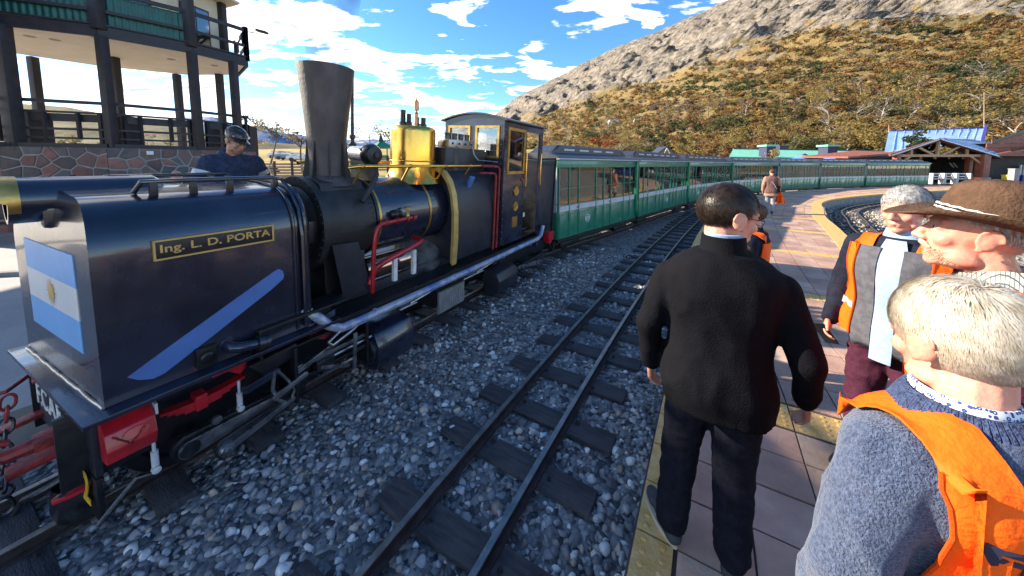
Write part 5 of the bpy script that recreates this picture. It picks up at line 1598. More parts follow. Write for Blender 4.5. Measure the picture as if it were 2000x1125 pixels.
# ---------------------------------------------------------------- the mountain on the right
SK = [(905, 305), (930, 296), (950, 250), (970, 221), (1010, 188), (1100, 143), (1180, 98), (1280, 58), (1380, 10), (1450, -24), (1600, -85), (1800, -135), (2000, -165), (2400, -200), (2900, -210)]
MX = np.r_[np.linspace(905, 2150, 330), np.linspace(2165, 2900, 40)]
MYs = np.interp(MX, [p[0] for p in SK], [p[1] for p in SK])
NT = 120
def mtn(x, t, ysk=None):
    if ysk is None: ysk = np.interp(x, [p[0] for p in SK], [p[1] for p in SK])
    Yr = np.interp(x, [900, 1100, 1400, 2000, 2900], [760, 700, 560, 430, 300]); Yb = np.interp(x, [900, 1060, 1400, 2000, 2900], [210, 150, 95, 68, 40])
    Y = Yb + (Yr - Yb) * t
    H = at(x, ysk, Yr).z
    z = GZ - .5 + (H - GZ) * (.30 * t + .70 * t ** 1.55)
    X = (x - 1000) / 650 * Y
    up = max(0, min(1, (t - .30) / .25))
    g = noise.ridged_multi_fractal(Vector((X * .022 + z * .012, Y * .007, z * .010)), .85, 2.2, 6, 1.0, 2.0) - 1.1
    g2 = fbm((X * .05, Y * .03, z * .07), 4)
    env = min(1, t * 6) * (1 - .75 * max(0, (t - .85) / .15))
    d = (g * 17 * up + g2 * (2.5 + 8 * up)) * env
    return X + d * .25, Y - d, z + d * .35, up, g
vs = []; fs = []; cl = []
for j in range(NT):
    t = j / (NT - 1)
    for x, y in zip(MX, MYs):
        X, Y, Z, up, g = mtn(x, t, y)
        vs.append((X, Y, Z))
        lim = np.interp(x, [900, 1100, 1300, 1500, 1700, 2000, 2300], [.46, .50, .52, .52, .50, .47, .45]) + .08 * noise.noise((X * .012, 2.2, Z * .01))
        cl.append((max(0, min(1, .5 + (t - lim) * 3.2 - .35 * max(0, (t - .86)) / .14)), .5, 0))
nx = len(MX)
for j in range(NT - 1):
    for i in range(nx - 1):
        a = j * nx + i; fs.append((a, a + 1, a + nx + 1, a + nx))
M['mtn'] = zone_mat('rocky_mountain', (.10, .095, .042), (.19, .14, .06), (.26, .175, .075), (.23, .195, .085), .018, .16, 1.0, 3.0, rock=[(.055, .047, .042), (.15, .13, .105), (.22, .19, .155), (.31, .27, .22)])
me = fast_mesh('mountain', np.array(vs), np.array(fs), M['mtn'], np.array(cl), True)
mo = struct('mountain', me)
# ---------------------------------------------------------------- leaf clumps
M['leaf'] = mat('autumn_leaves', (.8, .8, .8), .8, 0, .25, 1.5, vcol=True, spec=.2, col2=(1.2, 1.2, 1.15))
_t = M['leaf'].node_tree; _p = _t.nodes['Principled BSDF']; _o = _t.nodes['Material Output']
_tr = _t.nodes.new('ShaderNodeBsdfTranslucent'); _mx = _t.nodes.new('ShaderNodeMixShader'); _mx.inputs[0].default_value = .55
_t.links.new(_p.inputs['Base Color'].links[0].from_socket, _tr.inputs['Color'])
_t.links.new(_p.outputs[0], _mx.inputs[1]); _t.links.new(_tr.outputs[0], _mx.inputs[2]); _t.links.new(_mx.outputs[0], _o.inputs[0])
M['bark'] = mat('grey_brown_bark', (.10, .08, .065), .85, 0, .3, 6, .4, 20)
M['barkp'] = mat('pale_bark', (.30, .27, .23), .85, 0, .3, 6, .4, 20)
PALS = {'orange': [(.25, .14, .055), (.20, .115, .05), (.28, .17, .065)], 'olive': [(.14, .13, .05), (.11, .115, .045), (.18, .15, .06)], 'yellow': [(.30, .22, .07), (.24, .19, .06), (.34, .25, .09)], 'dark': [(.055, .07, .03), (.07, .08, .035), (.045, .06, .028)], 'grey': [(.19, .145, .10), (.16, .12, .085), (.23, .18, .12)], 'red': [(.26, .085, .035), (.30, .12, .05), (.20, .07, .035)]}
def leaf_cloud(c, rad, n, size, flat=1.0):
    """n small quads inside an ellipsoid; returns verts, faces"""
    d = nr.normal(size=(n, 3)); d /= np.linalg.norm(d, axis=1)[:, None]
    r = nr.uniform(.35, 1, n) ** .6
    p = np.array(c) + d * r[:, None] * np.array(rad)
    a = nr.normal(size=(n, 3)); a /= np.linalg.norm(a, axis=1)[:, None]
    a[:, 2] *= .6 * flat
    b = np.cross(a, nr.normal(size=(n, 3))); b /= np.linalg.norm(b, axis=1)[:, None] + 1e-9
    s = size * nr.uniform(.6, 1.4, n)[:, None]
    v = np.stack([p - a * s, p + b * s * .7, p + a * s, p - b * s * .7], 1)
    return v.reshape(-1, 3)
# low shrubs over the slope
def shrubs(name, n, trange, srange, dens, nq, label=None):
    V = []; Cc = []
    tries = 0; cnt = 0
    while cnt < n and tries < n * 8:
        tries += 1
        x = rnd.uniform(*srange); t = rnd.uniform(*trange)
        X, Y, Z, up, g = mtn(x, t)
        if rnd.random() > dens(x, t, X, Y, Z): continue
        r = rnd.uniform(1.3, 2.7) * (1 if t < .5 else .8)
        k = noise.noise((X * .03, Y * .02, 7)) + .5 * noise.noise((X * .1, Y * .1, 3)) + rnd.uniform(-.28, .28)
        pal = 'dark' if k < -.38 else 'olive' if k < -.16 else 'orange' if k < .28 else 'yellow' if k < .44 else 'grey'
        c = rnd.choice(PALS[pal])
        v = leaf_cloud((X, Y, Z + r * .45), (r, r, r * .75), nq, r * .36)
        V.append(v); f = nr.uniform(.9, 1.1, nq); Cc.append((np.array(c)[None] * f[:, None]).repeat(4, 0)); cnt += 1
    V = np.concatenate(V); Cc = np.concatenate(Cc)
    F = np.arange(len(V)).reshape(-1, 4)
    o = obj(name, fast_mesh(name, V, F, M['leaf'], Cc)); o['kind'] = 'stuff'
def dens1(x, t, X, Y, Z):
    lim = np.interp(x, [900, 1100, 1300, 1500, 1700, 2000, 2300], [.46, .50, .52, .52, .50, .47, .45])
    return .95 if t < lim - .03 else (.25 if t < lim + .1 else .07) * (1 if noise.noise((X * .02, 1, Z * .02)) > 0 else .25)
shrubs('hillside_shrubs', 5200, (.03, .80), (930, 2120), dens1, 30)
# ---------------------------------------------------------------- trees
def tree_mesh(seed, h, spread, pal, nleaf, flat, leaf, trunk_r, bare=0.0, base=.35, layers=False):
    rg = random.Random(seed)
    tb = MB(); tips = []
    def branch(p, d, L_, r, lev):
        pts = [p]; q = p.copy(); dd = d.copy(); n = 4
        for i in range(n):
            dd = (dd + Vector((rg.uniform(-.22, .22), rg.uniform(-.22, .22), rg.uniform(-.1, .16)))).normalized()
            q = q + dd * (L_ / n); pts.append(q.copy())
        tb.tube(pts, [r * (1 - .6 * i / n) for i in range(n + 1)], 7 if lev == 0 else 5 if lev == 1 else 4, caps=False)
        if lev >= 2: tips.append(pts[-1]); tips.append(pts[2]); return
        m = rg.randint(4, 6) if lev == 0 else rg.randint(3, 4)
        for i in range(m):
            t = rg.uniform(base if lev == 0 else .35, 1.0); k = min(n - 1, int(t * n)); s = pts[k].lerp(pts[k + 1], t * n - k)
            a = rg.uniform(0, 2 * math.pi)
            out_ = Vector((math.cos(a), math.sin(a), rg.uniform(.15, .7) if lev == 0 else rg.uniform(-.1, .5)))
            nd = (dd * .35 + out_ * spread).normalized()
            branch(s, nd, L_ * rg.uniform(.42, .66), r * .5, lev + 1)
        tips.append(pts[-1])
    branch(Vector((0, 0, -.15)), Vector((rg.uniform(-.08, .08), rg.uniform(-.08, .08), 1)).normalized(), h * .72, trunk_r, 0)
    V = []; Cc = []
    per = max(4, int(nleaf / max(1, len(tips))))
    for p in tips:
        if rg.random() < bare: continue
        r = h * rg.uniform(.06, .12)
        V.append(leaf_cloud(p, (r * 1.25, r * 1.25, r * flat), per, leaf, flat))
        c = rg.choice(PALS[pal]); f = nr.uniform(.8, 1.2, per); Cc.append((np.array(c)[None] * f[:, None]).repeat(4, 0))
    V = np.concatenate(V); Cc = np.concatenate(Cc)
    return tb.mesh('trunk', M['barkp'] if bare > .3 else M['bark'], fix=False), fast_mesh('crown', V, np.arange(len(V)).reshape(-1, 4), M['leaf'], Cc)
def tree(name, label, loc, ms, sc=1, rz=0, group=None, cat='tree'):
    t = thing(name, label, cat, loc, rz, group); t.scale = (sc, sc, sc)
    obj('trunk', ms[0], t); obj('crown', ms[1], t)
    return t
TV = {'yellow': [tree_mesh(s, 7.5, .95, 'yellow', 620, .7, .20, .16, .12) for s in (1, 2)], 'grey': [tree_mesh(s, 7.5, .8, 'grey', 480, .8, .17, .17, .42) for s in (3, 4)], 'olive': [tree_mesh(s, 7, .9, 'olive', 760, .8, .21, .18, .04) for s in (5, 6)], 'orange': [tree_mesh(s, 6.5, 1.0, 'orange', 700, .7, .20, .16, .08) for s in (7, 8)], 'dark': [tree_mesh(9, 6, .8, 'dark', 800, .9, .22, .18, 0)]}
TL = {'yellow': 'pale yellow autumn tree in the woods at the foot of the mountain', 'grey': 'half bare grey tree with pale limbs at the foot of the mountain', 'olive': 'olive green bushy tree in the woods at the foot of the mountain', 'orange': 'orange brown autumn tree in the woods at the foot of the mountain', 'dark': 'dark evergreen tree among autumn trees at the foot of the mountain'}
cnt = 0
for i in range(240):
    x = rnd.uniform(1040, 2080); t = rnd.uniform(.0, .20) ** 1.0
    X, Y, Z, up, g = mtn(x, t)
    k = noise.noise((X * .03, Y * .03, 2)) + rnd.uniform(-.4, .4)
    right = (x - 1040) / 1040
    kind = 'dark' if k < -.42 else 'olive' if k < -.12 else ('grey' if rnd.random() < .25 + .5 * right else 'orange') if k < .2 else 'yellow'
    ms = rnd.choice(TV[kind])
    where = 'above the front carriages' if x < 1250 else 'above the middle carriages' if x < 1420 else 'behind the mint green house' if x < 1600 else 'between the mint green house and the pavilion' if x < 1735 else 'behind the timber station buildings'
    row = 'front ' if t < .06 else 'higher ' if t > .13 else ''
    tree(kind == 'dark' and 'evergreen_tree' or 'autumn_tree', row + TL[kind].split(' in the')[0].split(' at the')[0].split(' among')[0] + ' ' + where, (X, Y, Z - .2), ms, rnd.uniform(1.0, 1.5) * (1 + .45 * max(0, right - .35)), rnd.uniform(0, 6.28), kind + ' trees at the foot of the mountain')
p = at(1165, 305, 62); tree('autumn_tree', 'broad red leaved tree behind the first carriage roof', (p.x, p.y, GZ), tree_mesh(21, 7.2, 1.25, 'red', 1500, .75, .17, .2, 0), 1.0)
p = at(1105, 300, 66); tree('bare_tree', 'tall thin bare tree rising beside the locomotive cab', (p.x, p.y, GZ), tree_mesh(22, 10, .7, 'grey', 300, .8, .13, .15, .5))
p = at(1085, 305, 72); tree('autumn_tree', 'yellow green tree between the bare tree and the red tree', (p.x, p.y, GZ), tree_mesh(24, 7, 1.0, 'yellow', 900, .8, .18, .2, 0))
p = at(1776, 300, 46); tree('evergreen_tree', 'round green tree in front of the large light blue roof', (p.x, p.y, GZ), tree_mesh(23, 5.4, .42, 'dark', 3600, 1.1, .17, .2, 0, .1))
p = at(1484, 320, 50); tree('shrub', 'yellow upright shrub in front of the mint green roof', (p.x, p.y, GZ), tree_mesh(25, 4.6, .5, 'yellow', 900, 1.2, .13, .08, 0, .1), cat='shrub')
for (px, Y, hh) in ((1580, 70, 3.5), (1650, 68, 3.0)):
    p = at(px, 300, Y)
# left trees, spreading crowns in layers
for (px, py, Y, h, pal, seed, lb, lf) in ((505, 318, 40, 5.6, 'grey', 31, 'brown spreading tree behind the man in the black cap', 1500), (590, 316, 42, 5.0, 'grey', 32, 'sparse spreading tree just left of the tall chimney', 900), (757, 314, 30, 4.4, 'olive', 33, 'dark spreading tree between the chimney and the brass dome', 900), (718, 312, 70, 6, 'orange', 34, 'small brown tree beyond the fence right of the chimney', 700), (527, 318, 52, 5.5, 'dark', 36, 'narrow green tree beside the brown spreading tree', 900)):
    p = at(px, py, Y); z = zl(p.x, Y)
    tree('lenga_tree', lb, (p.x, Y, z), tree_mesh(seed, h + 1.2, 1.15, pal, lf, .42, .12, .16, .05, .5))
p = at(527, 305, 38); tree('shrub', 'round dark green shrub left of the parked cars', (p.x, 38, zl(p.x, 38)), tree_mesh(35, 1.9, 1.0, 'dark', 900, .8, .09, .08, 0, .1), cat='shrub')
for i in range(16):
    px = rnd.uniform(60, 470); Y = rnd.uniform(70, 150); p = at(px, 300, Y)
    kd = rnd.choice(['olive', 'grey', 'yellow']); tree('autumn_tree', {'olive': 'distant olive bush on the field seen under the balcony', 'grey': 'distant bare bush on the field seen under the balcony', 'yellow': 'distant yellow bush on the field seen under the balcony'}[kd], (p.x, Y, zl(p.x, Y) - .1), rnd.choice(TV[kd]), rnd.uniform(.4, .75), rnd.uniform(0, 6), kd + ' bushes on the field', 'bush')
# timber fence and gate, parked cars, kiosk
M['fencew'] = mat('weathered_fence_board', (.30, .20, .13), .8, 0, .25, 4, .2, 20, stretch=(1, 1, 4))
def fence(label, px0, px1, Y, top, bot, nb, np_):
    a, c = at(px0, bot, Y), at(px1, bot, Y)
    t = thing('board_fence', label, 'fence', (a.x, Y, a.z)); L_ = c.x - a.x; H_ = at(px0, top, Y).z - a.z
    for i in range(np_ + 1): MB().bb(i * L_ / np_ - .06, i * L_ / np_ + .06, -.06, .06, -.4, H_ + .12).build('fence_post', M['wood'], t)
    for j in range(nb):
        for i in range(np_):
            z = H_ * (j + .5) / nb
            MB().bb(i * L_ / np_ + .07, (i + 1) * L_ / np_ - .07, -.02, .02, z - H_ / nb * .36, z + H_ / nb * .36).build('fence_board', M['fencew'], t)
fence('slatted timber fence between the man in the cap and the chimney', 470, 606, 24, 318, 352, 6, 4)
fence('slatted timber fence right of the chimney base', 690, 860, 22, 308, 334, 5, 5)
def car(label, px, py, Y, col, rz):
    p = at(px, py, Y); z = zl(p.x, Y)
    t = thing('parked_car', label, 'car', (p.x, Y, z), rz, 'cars parked beyond the fence')
    m = mat('car_paint', col, .3, .2, .05, 2, coat=.5)
    MB().prism([(-2.1, .35), (2.1, .35), (2.15, .75), (1.3, .95), (-2.0, .98), (-2.12, .7)], -.85, .85).build('body', m, t, bevel=.06)
    MB().prism([(-1.7, .96), (1.0, .96), (.35, 1.45), (-1.3, 1.48)], -.74, .74).build('cabin', M['glassd'], t, bevel=.05)
    MB().prism([(-1.32, 1.46), (.37, 1.44), (.33, 1.50), (-1.25, 1.53)], -.72, .72).build('roof', m, t)
    for x in (-1.3, 1.35):
        for y in (-.86, .86): MB().lathe([(0, -.1), (.32, -.1), (.34, 0), (.32, .1), (0, .1)], (x, y, .33), 'y', 16).build('wheel', M['black'], t)
car('silver car parked just left of the chimney beyond the fence', 588, 296, 58, (.55, .57, .6), .3)
car('blue grey car parked left of the silver car', 563, 298, 62, (.12, .17, .28), .2)
car('white car parked nearest the round dark shrub', 548, 300, 66, (.6, .6, .6), .1)
p = at(745, 302, 60); kz = zl(p.x, 60)
k_ = thing('kiosk', 'green framed kiosk with a pointed green roof beyond the fence', 'kiosk', (p.x, 60, kz))
MB().lathe([(2.6, 2.2), (.0, 3.6)], (0, 0, 0), 'z', 4).build('roof', M['greenl'], k_, smooth=False)
MB().lathe([(.5, 3.4), (0, 5.0)], (0, 0, 0), 'z', 6).build('spire', M['wood'], k_)
for x in (-1.6, 0, 1.6): MB().bb(x - .08, x + .08, -1.6, -1.44, 0, 2.3).build('post', M['greenl'], k_)
MB().bb(-1.7, 1.7, -1.6, -1.5, 0, .9).build('panel', M['greenl'], k_)
# two pale houses on the slope
for (px, py, t, lb, s) in ((1192, 240, .16, 'long pale house on the slope above the carriages, the left one', .42), (1236, 237, .17, 'small white house on the slope right of the long pale house', .3)):
    for t in np.linspace(.02, .9, 300):
        X, Y, Z, up, g = mtn(px, t)
        if at(px, py, Y).z <= Z: break
    s *= Y / 190.0
    t_ = thing('hillside_house', lb, 'house', (X, Y - 2, Z))
    MB().bb(-6 * s, 6 * s, -3, 3, -4, 3.2 * s).build('wall', M['cream'], t_); MB().prism([(-6.6 * s, 3.1 * s), (0, 4.4 * s), (6.6 * s, 3.1 * s)], -3.6, 3.6).build('roof', M['roofd'], t_, smooth=False)
    for i in range(4): MB().bb((-4.6 + 2.6 * i) * s, (-3.2 + 2.6 * i) * s, -3.06, -2.98, .6 * s, 2.2 * s).build('window', M['glassd'], t_)
# ================================================================== PEOPLE
def skin_mat(name, col, col2):
    m = mat(name, col, .48, 0, .1, 14, .12, 90, col2=col2, spec=.4)
    b = m.node_tree.nodes['Principled BSDF']
    b.inputs['Subsurface Weight'].default_value = .12
    b.inputs['Subsurface Radius'].default_value = (.012, .005, .003)
    return m
M['skin'] = skin_mat('light_skin', (.46, .22, .15), (.56, .29, .20))
M['skinr'] = skin_mat('ruddy_skin', (.50, .20, .14), (.62, .29, .21))
M['skind'] = skin_mat('tan_skin', (.38, .19, .12), (.46, .24, .16))
def cloth(name, col, var=.15, scale=30, bump=.25, bscale=160, rough=.85, col2=None, sheen=.0):
    m = mat(name, col, rough, 0, var, scale, bump, bscale, spec=.12, col2=col2)
    m.node_tree.nodes['Principled BSDF'].inputs['Sheen Weight'].default_value = sheen
    return m
M['blackj'] = cloth('black_fleece', (.0032, .0034, .0055), .3)
M['navyj'] = cloth('navy_work_jacket', (.032, .045, .085), .3)
M['trous'] = cloth('black_trousers', (.008, .009, .016), .3)
M['hivis'] = cloth('orange_hi_vis_fabric', (.90, .115, .008), .06, 12, .25, 60, .6)
M['sweater'] = cloth('blue_grey_wool', (.036, .052, .100), .3, 110, .7, 190, .95, col2=(.085, .115, .195), sheen=.2)
M['rib'] = cloth('blue_ribbed_wool', (.055, .075, .15), .3, 60, .9, 120, .95)
M['bind'] = cloth('dark_orange_binding', (.62, .065, .006), .05)
M['navyd'] = cloth('dark_navy_jacket', (.012, .014, .026), .3)
M['maroon'] = cloth('maroon_jacket', (.075, .014, .035), .2)
M['maroont'] = cloth('maroon_trousers', (.055, .014, .03), .2)
M['greyv'] = cloth('grey_padded_vest', (.085, .085, .10), .2)
M['shirtb'] = cloth('light_blue_shirt', (.27, .37, .55), .08)
M['shirtw'] = cloth('pale_shirt', (.60, .62, .66), .08)
M['pinkj'] = cloth('dusty_pink_jacket', (.13, .07, .065), .2, 20)
M['peach'] = cloth('peach_sleeve', (.40, .20, .13), .15)
M['greyt'] = cloth('grey_trousers', (.25, .25, .28), .15)
M['felt'] = cloth('brown_felt', (.085, .048, .030), .25, 22, .4, 120)
M['hairw'] = mat('white_blond_hair', (.40, .34, .25), .5, 0, .25, 30, spec=.2, col2=(.60, .55, .47))
M['hairg'] = mat('silver_hair', (.16, .155, .15), .5, 0, .3, 60, spec=.4, col2=(.42, .41, .40))
M['haird'] = mat('dark_brown_hair', (.014, .010, .008), .36, 0, .4, 40, spec=.3, col2=(.034, .022, .016))
M['hairb'] = mat('brown_hair', (.10, .05, .025), .45, 0, .3, 60, spec=.4)
M['beard'] = mat('grey_blond_beard', (.42, .30, .20), .7, 0, .3, 60, col2=(.60, .48, .36))
M['lip'] = mat('lips', (.40, .13, .10), .45, 0, .1, 9)
M['eyew'] = mat('eye_white', (.7, .68, .65), .2, 0, .03, 9)
M['iris'] = mat('dark_iris', (.03, .02, .015), .15, 0, .1, 9)
M['shoe'] = mat('dark_suede_shoe', (.03, .035, .045), .8, 0, .3, 30, .3, 90)
M['sole'] = mat('pale_rubber_sole', (.42, .36, .28), .7, 0, .15, 20)
M['refl'] = mat('grey_reflective_tape', (.42, .43, .45), .35, .3, .1, 20)
def flower_mat():
    m = bpy.data.materials.new('white_cloth_with_blue_flowers'); m.use_nodes = True
    t = m.node_tree; b = t.nodes['Principled BSDF']; b.inputs['Roughness'].default_value = .8
    tcn = t.nodes.new('ShaderNodeTexCoord'); v = t.nodes.new('ShaderNodeTexVoronoi'); v.inputs['Scale'].default_value = 95; v.inputs['Randomness'].default_value = .6
    t.links.new(tcn.outputs['Object'], v.inputs['Vector'])
    r = t.nodes.new('ShaderNodeValToRGB'); r.color_ramp.interpolation = 'CONSTANT'
    r.color_ramp.elements[0].color = (.75, .75, .75, 1); r.color_ramp.elements[1].position = .16; r.color_ramp.elements[1].color = (.03, .06, .25, 1)
    e = r.color_ramp.elements.new(.44); e.color = (.72, .74, .78, 1)
    t.links.new(v.outputs['Distance'], r.inputs[0]); t.links.new(r.outputs[0], b.inputs['Base Color'])
    return m
def check_mat():
    m = bpy.data.materials.new('fine_checked_shirt'); m.use_nodes = True
    t = m.node_tree; b = t.nodes['Principled BSDF']; b.inputs['Roughness'].default_value = .8
    tcn = t.nodes.new('ShaderNodeTexCoord'); bk = t.nodes.new('ShaderNodeTexBrick'); bk.inputs['Scale'].default_value = 60; bk.offset = 0
    bk.inputs['Color1'].default_value = (.62, .62, .58, 1); bk.inputs['Color2'].default_value = (.55, .56, .53, 1); bk.inputs['Mortar'].default_value = (.09, .11, .10, 1); bk.inputs['Mortar Size'].default_value = .06; bk.inputs['Row Height'].default_value = .5; bk.inputs['Brick Width'].default_value = .5
    t.links.new(tcn.outputs['Object'], bk.inputs['Vector']); t.links.new(bk.outputs['Color'], b.inputs['Base Color'])
    return m
M['flower'] = flower_mat(); M['check'] = check_mat()

def solid(name, mb, voxel, m, parent, smooth=4, wr=0.0, wf=9.0, wdir=None):
    """one continuous skin over overlapping closed shapes"""
    me = bpy.data.meshes.new('tmp'); me.from_pydata(mb.v, [], mb.f)
    bm = bmesh.new(); bm.from_mesh(me); bmesh.ops.recalc_face_normals(bm, faces=bm.faces); bm.to_mesh(me); bm.free()
    o = bpy.data.objects.new('tmp', me); C.objects.link(o)
    rm = o.modifiers.new('r', 'REMESH'); rm.mode = 'VOXEL'; rm.voxel_size = voxel; rm.use_smooth_shade = True
    sm = o.modifiers.new('s', 'SMOOTH'); sm.factor = .5; sm.iterations = smooth
    dg = bpy.context.evaluated_depsgraph_get()
    me2 = bpy.data.meshes.new_from_object(o.evaluated_get(dg))
    bpy.data.objects.remove(o); me2.name = name
    if wr:
        n = len(me2.vertices); co = np.empty(n * 3); no = np.empty(n * 3)
        me2.vertices.foreach_get('co', co); me2.vertices.foreach_get('normal', no)
        co = co.reshape(-1, 3); no = no.reshape(-1, 3)
        st = wdir or (1, 1, .55)
        d = np.array([noise.noise((p[0] * wf * st[0], p[1] * wf * st[1], p[2] * wf * st[2])) + .5 * noise.noise((p[0] * wf * 2.3 * st[0] + 5, p[1] * wf * 2.3 * st[1], p[2] * wf * 2.3 * st[2])) for p in co])
        d = -np.abs(d) * 1.5 + .35
        me2.vertices.foreach_set('co', (co + no * (d * wr)[:, None]).ravel())
    me2.materials.clear(); me2.materials.append(m)
    me2.polygons.foreach_set('use_smooth', [True] * len(me2.polygons)); me2.update()
    return obj(name, me2, parent)
def cap(b, p0, p1, r0, r1, n=12):
    p0, p1 = Vector(p0), Vector(p1); d = (p1 - p0).normalized()
    pts, rs = [], []
    for a in (-80, -55, -30): pts.append(p0 + d * r0 * math.sin(R(a))); rs.append(r0 * math.cos(R(a)))
    for t in (0, .25, .5, .75, 1): pts.append(p0.lerp(p1, t)); rs.append(r0 + (r1 - r0) * t)
    for a in (30, 55, 80): pts.append(p1 + d * r1 * math.sin(R(a))); rs.append(r1 * math.cos(R(a)))
    b.tube(pts, rs, n)
TORSO = [(.80, .165, .115, -.005), (.88, .178, .128, -.012), (.95, .172, .125, -.008), (1.05, .158, .112, 0), (1.15, .162, .112, .004), (1.25, .178, .120, .004), (1.33, .188, .122, 0), (1.40, .182, .108, -.006), (1.445, .135, .085, -.012), (1.475, .085, .068, -.014), (1.50, .062, .060, -.010)]
def ring(z, wide=1, deep=1, tor=TORSO):
    zs = [q[0] for q in tor]
    return [np.interp(z, zs, [q[i] for q in tor]) * (wide if i == 1 else deep if i == 2 else 1) for i in (1, 2, 3)]
def torso(b, z0, z1, inf=0, wide=1, deep=1, n=28, flare=0):
    zs = list(np.linspace(z0, z1, 22)); vs = []
    for z in zs:
        rx, ry, y0 = ring(z, wide, deep)
        f = flare * max(0, (1.0 - z))
        for j in range(n):
            t = 2 * math.pi * j / n; c, s = math.cos(t), math.sin(t)
            e = 2 / 2.5
            vs.append(((rx + inf + f) * (abs(c) ** e) * (1 if c > 0 else -1), y0 + (ry + inf + f) * (abs(s) ** e) * (1 if s > 0 else -1), z))
    fs = []
    for i in range(len(zs) - 1):
        for j in range(n): fs.append((i * n + j, i * n + (j + 1) % n, (i + 1) * n + (j + 1) % n, (i + 1) * n + j))
    fs += [tuple(range(n - 1, -1, -1)), tuple(range((len(zs) - 1) * n, len(zs) * n))]
    b.add(vs, fs)
def hand(b, w, d, side, palm, curl=.5, s=1.0):
    """w wrist, d direction of the hand, palm = direction the palm faces"""
    w, d = Vector(w), Vector(d).normalized(); p = Vector(palm); p = (p - d * p.dot(d)).normalized(); a = d.cross(p) * side   # a: towards the thumb
    for k in (-.026, -.009, .009, .026): cap(b, w + a * k * .6, w + d * .082 * s + a * k * s, .016 * s, .013 * s, 8)
    for i, (k, L_) in enumerate(((.028, .066), (.0095, .074), (-.0095, .070), (-.027, .055))):
        q = w + d * .086 * s + a * k * s; dd = d.copy()
        for j, f in enumerate((.45, .32, .25)):
            ang = curl * (.55 + .35 * j)
            dd = (dd * math.cos(ang) + p * math.sin(ang)).normalized() if j or curl > .2 else (dd + p * curl * .3).normalized()
            q2 = q + dd * L_ * f * s; cap(b, q, q2, (.0092 - .0008 * j) * s, (.0085 - .0009 * j) * s, 8); q = q2
            pp = p - dd * p.dot(dd); p_ = pp.normalized() if pp.length > .05 else p
    q = w + d * .025 * s + a * .024 * s; dd = (d * .75 + a * .55 + p * .35).normalized()
    for L_, r0, r1 in ((.038, .014, .012), (.030, .0115, .0105), (.024, .010, .0085)):
        q2 = q + dd * L_ * s; cap(b, q, q2, r0 * s, r1 * s, 8); q = q2; dd = (dd + d * .25 + p * .12).normalized()
def head(b, Mx, s=1.0, nose=1.0, jaw=1.0):
    def T(p): return Mx @ Vector(p)
    def ell(c, r, n=18, m=12):
        t = MB().ball((0, 0, 0), r, n, m); b.add([T(Vector(q) + Vector(c)) for q in t.v], t.f)
    ell((0, -.014, .034), (.0755, .096, .088)); ell((0, .022, .012), (.066, .074, .080))
    ell((0, .022, -.045), (.056 * jaw, .066, .068)); ell((0, .062, -.096), (.026, .022, .019)); ell((0, .050, -.085), (.038 * jaw, .030, .026))
    for s_ in (1, -1):
        ell((s_ * .036, .058, -.024), (.026, .026, .024)); ell((s_ * .050, .018, -.070), (.018, .036, .022))
        cap(b, T((s_ * .048, .072, .030)), T((s_ * .012, .088, .028)), .0105, .011, 8)
        cap(b, T((s_ * .046, .077, .010)), T((s_ * .020, .082, .010)), .0085, .0085, 8)      # closed lids region
        t = MB().ball((0, 0, 0), (.011, .022, .031), 14, 10)
        rot = Matrix.Rotation(R(-14 * s_), 3, 'Z') @ Matrix.Rotation(R(8), 3, 'X')
        b.add([T(rot @ Vector(q) + Vector((s_ * .080, -.012, -.004))) for q in t.v], t.f)
        rim = [Vector((s_ * .088, -.012 + .023 * math.cos(R(a)), -.002 + .032 * math.sin(R(a)))) for a in range(-70, 200, 18)]
        b.tube([T(q) for q in rim], .0052, 6)
        cap(b, T((s_ * .083, .004, -.033)), T((s_ * .083, -.004, -.030)), .0075, .0075, 8)
        ell((s_ * .013, .098, -.032), (.0085, .012, .009), 10, 8)
    cap(b, T((0, .086, .022)), T((0, .104 * nose, -.022)), .009, .0125, 10); ell((0, .107 * nose, -.028), (.0125, .0125, .0115), 12, 8)
    cap(b, T((-.020, .080, -.060)), T((0, .090, -.058)), .0062, .0082, 8); cap(b, T((.020, .080, -.060)), T((0, .090, -.058)), .0062, .0082, 8)
    cap(b, T((-.017, .080, -.070)), T((.017, .080, -.070)), .009, .009, 8)
def hmat(pos, yaw=0, pitch=0, roll=0, s=1.0):
    return Matrix.Translation(pos) @ Matrix.Rotation(R(yaw), 4, 'Z') @ Matrix.Rotation(R(pitch), 4, 'X') @ Matrix.Rotation(R(roll), 4, 'Y') @ Matrix.Scale(s, 4)
def hairline(d, low=-.55, front=.5):
    return d[2] > np.interp(d[1], [-1, -.45, -.1, .15, .5, .8, 1.0], [low, low + .03, -.18, .05, front - .12, front, front + .1])
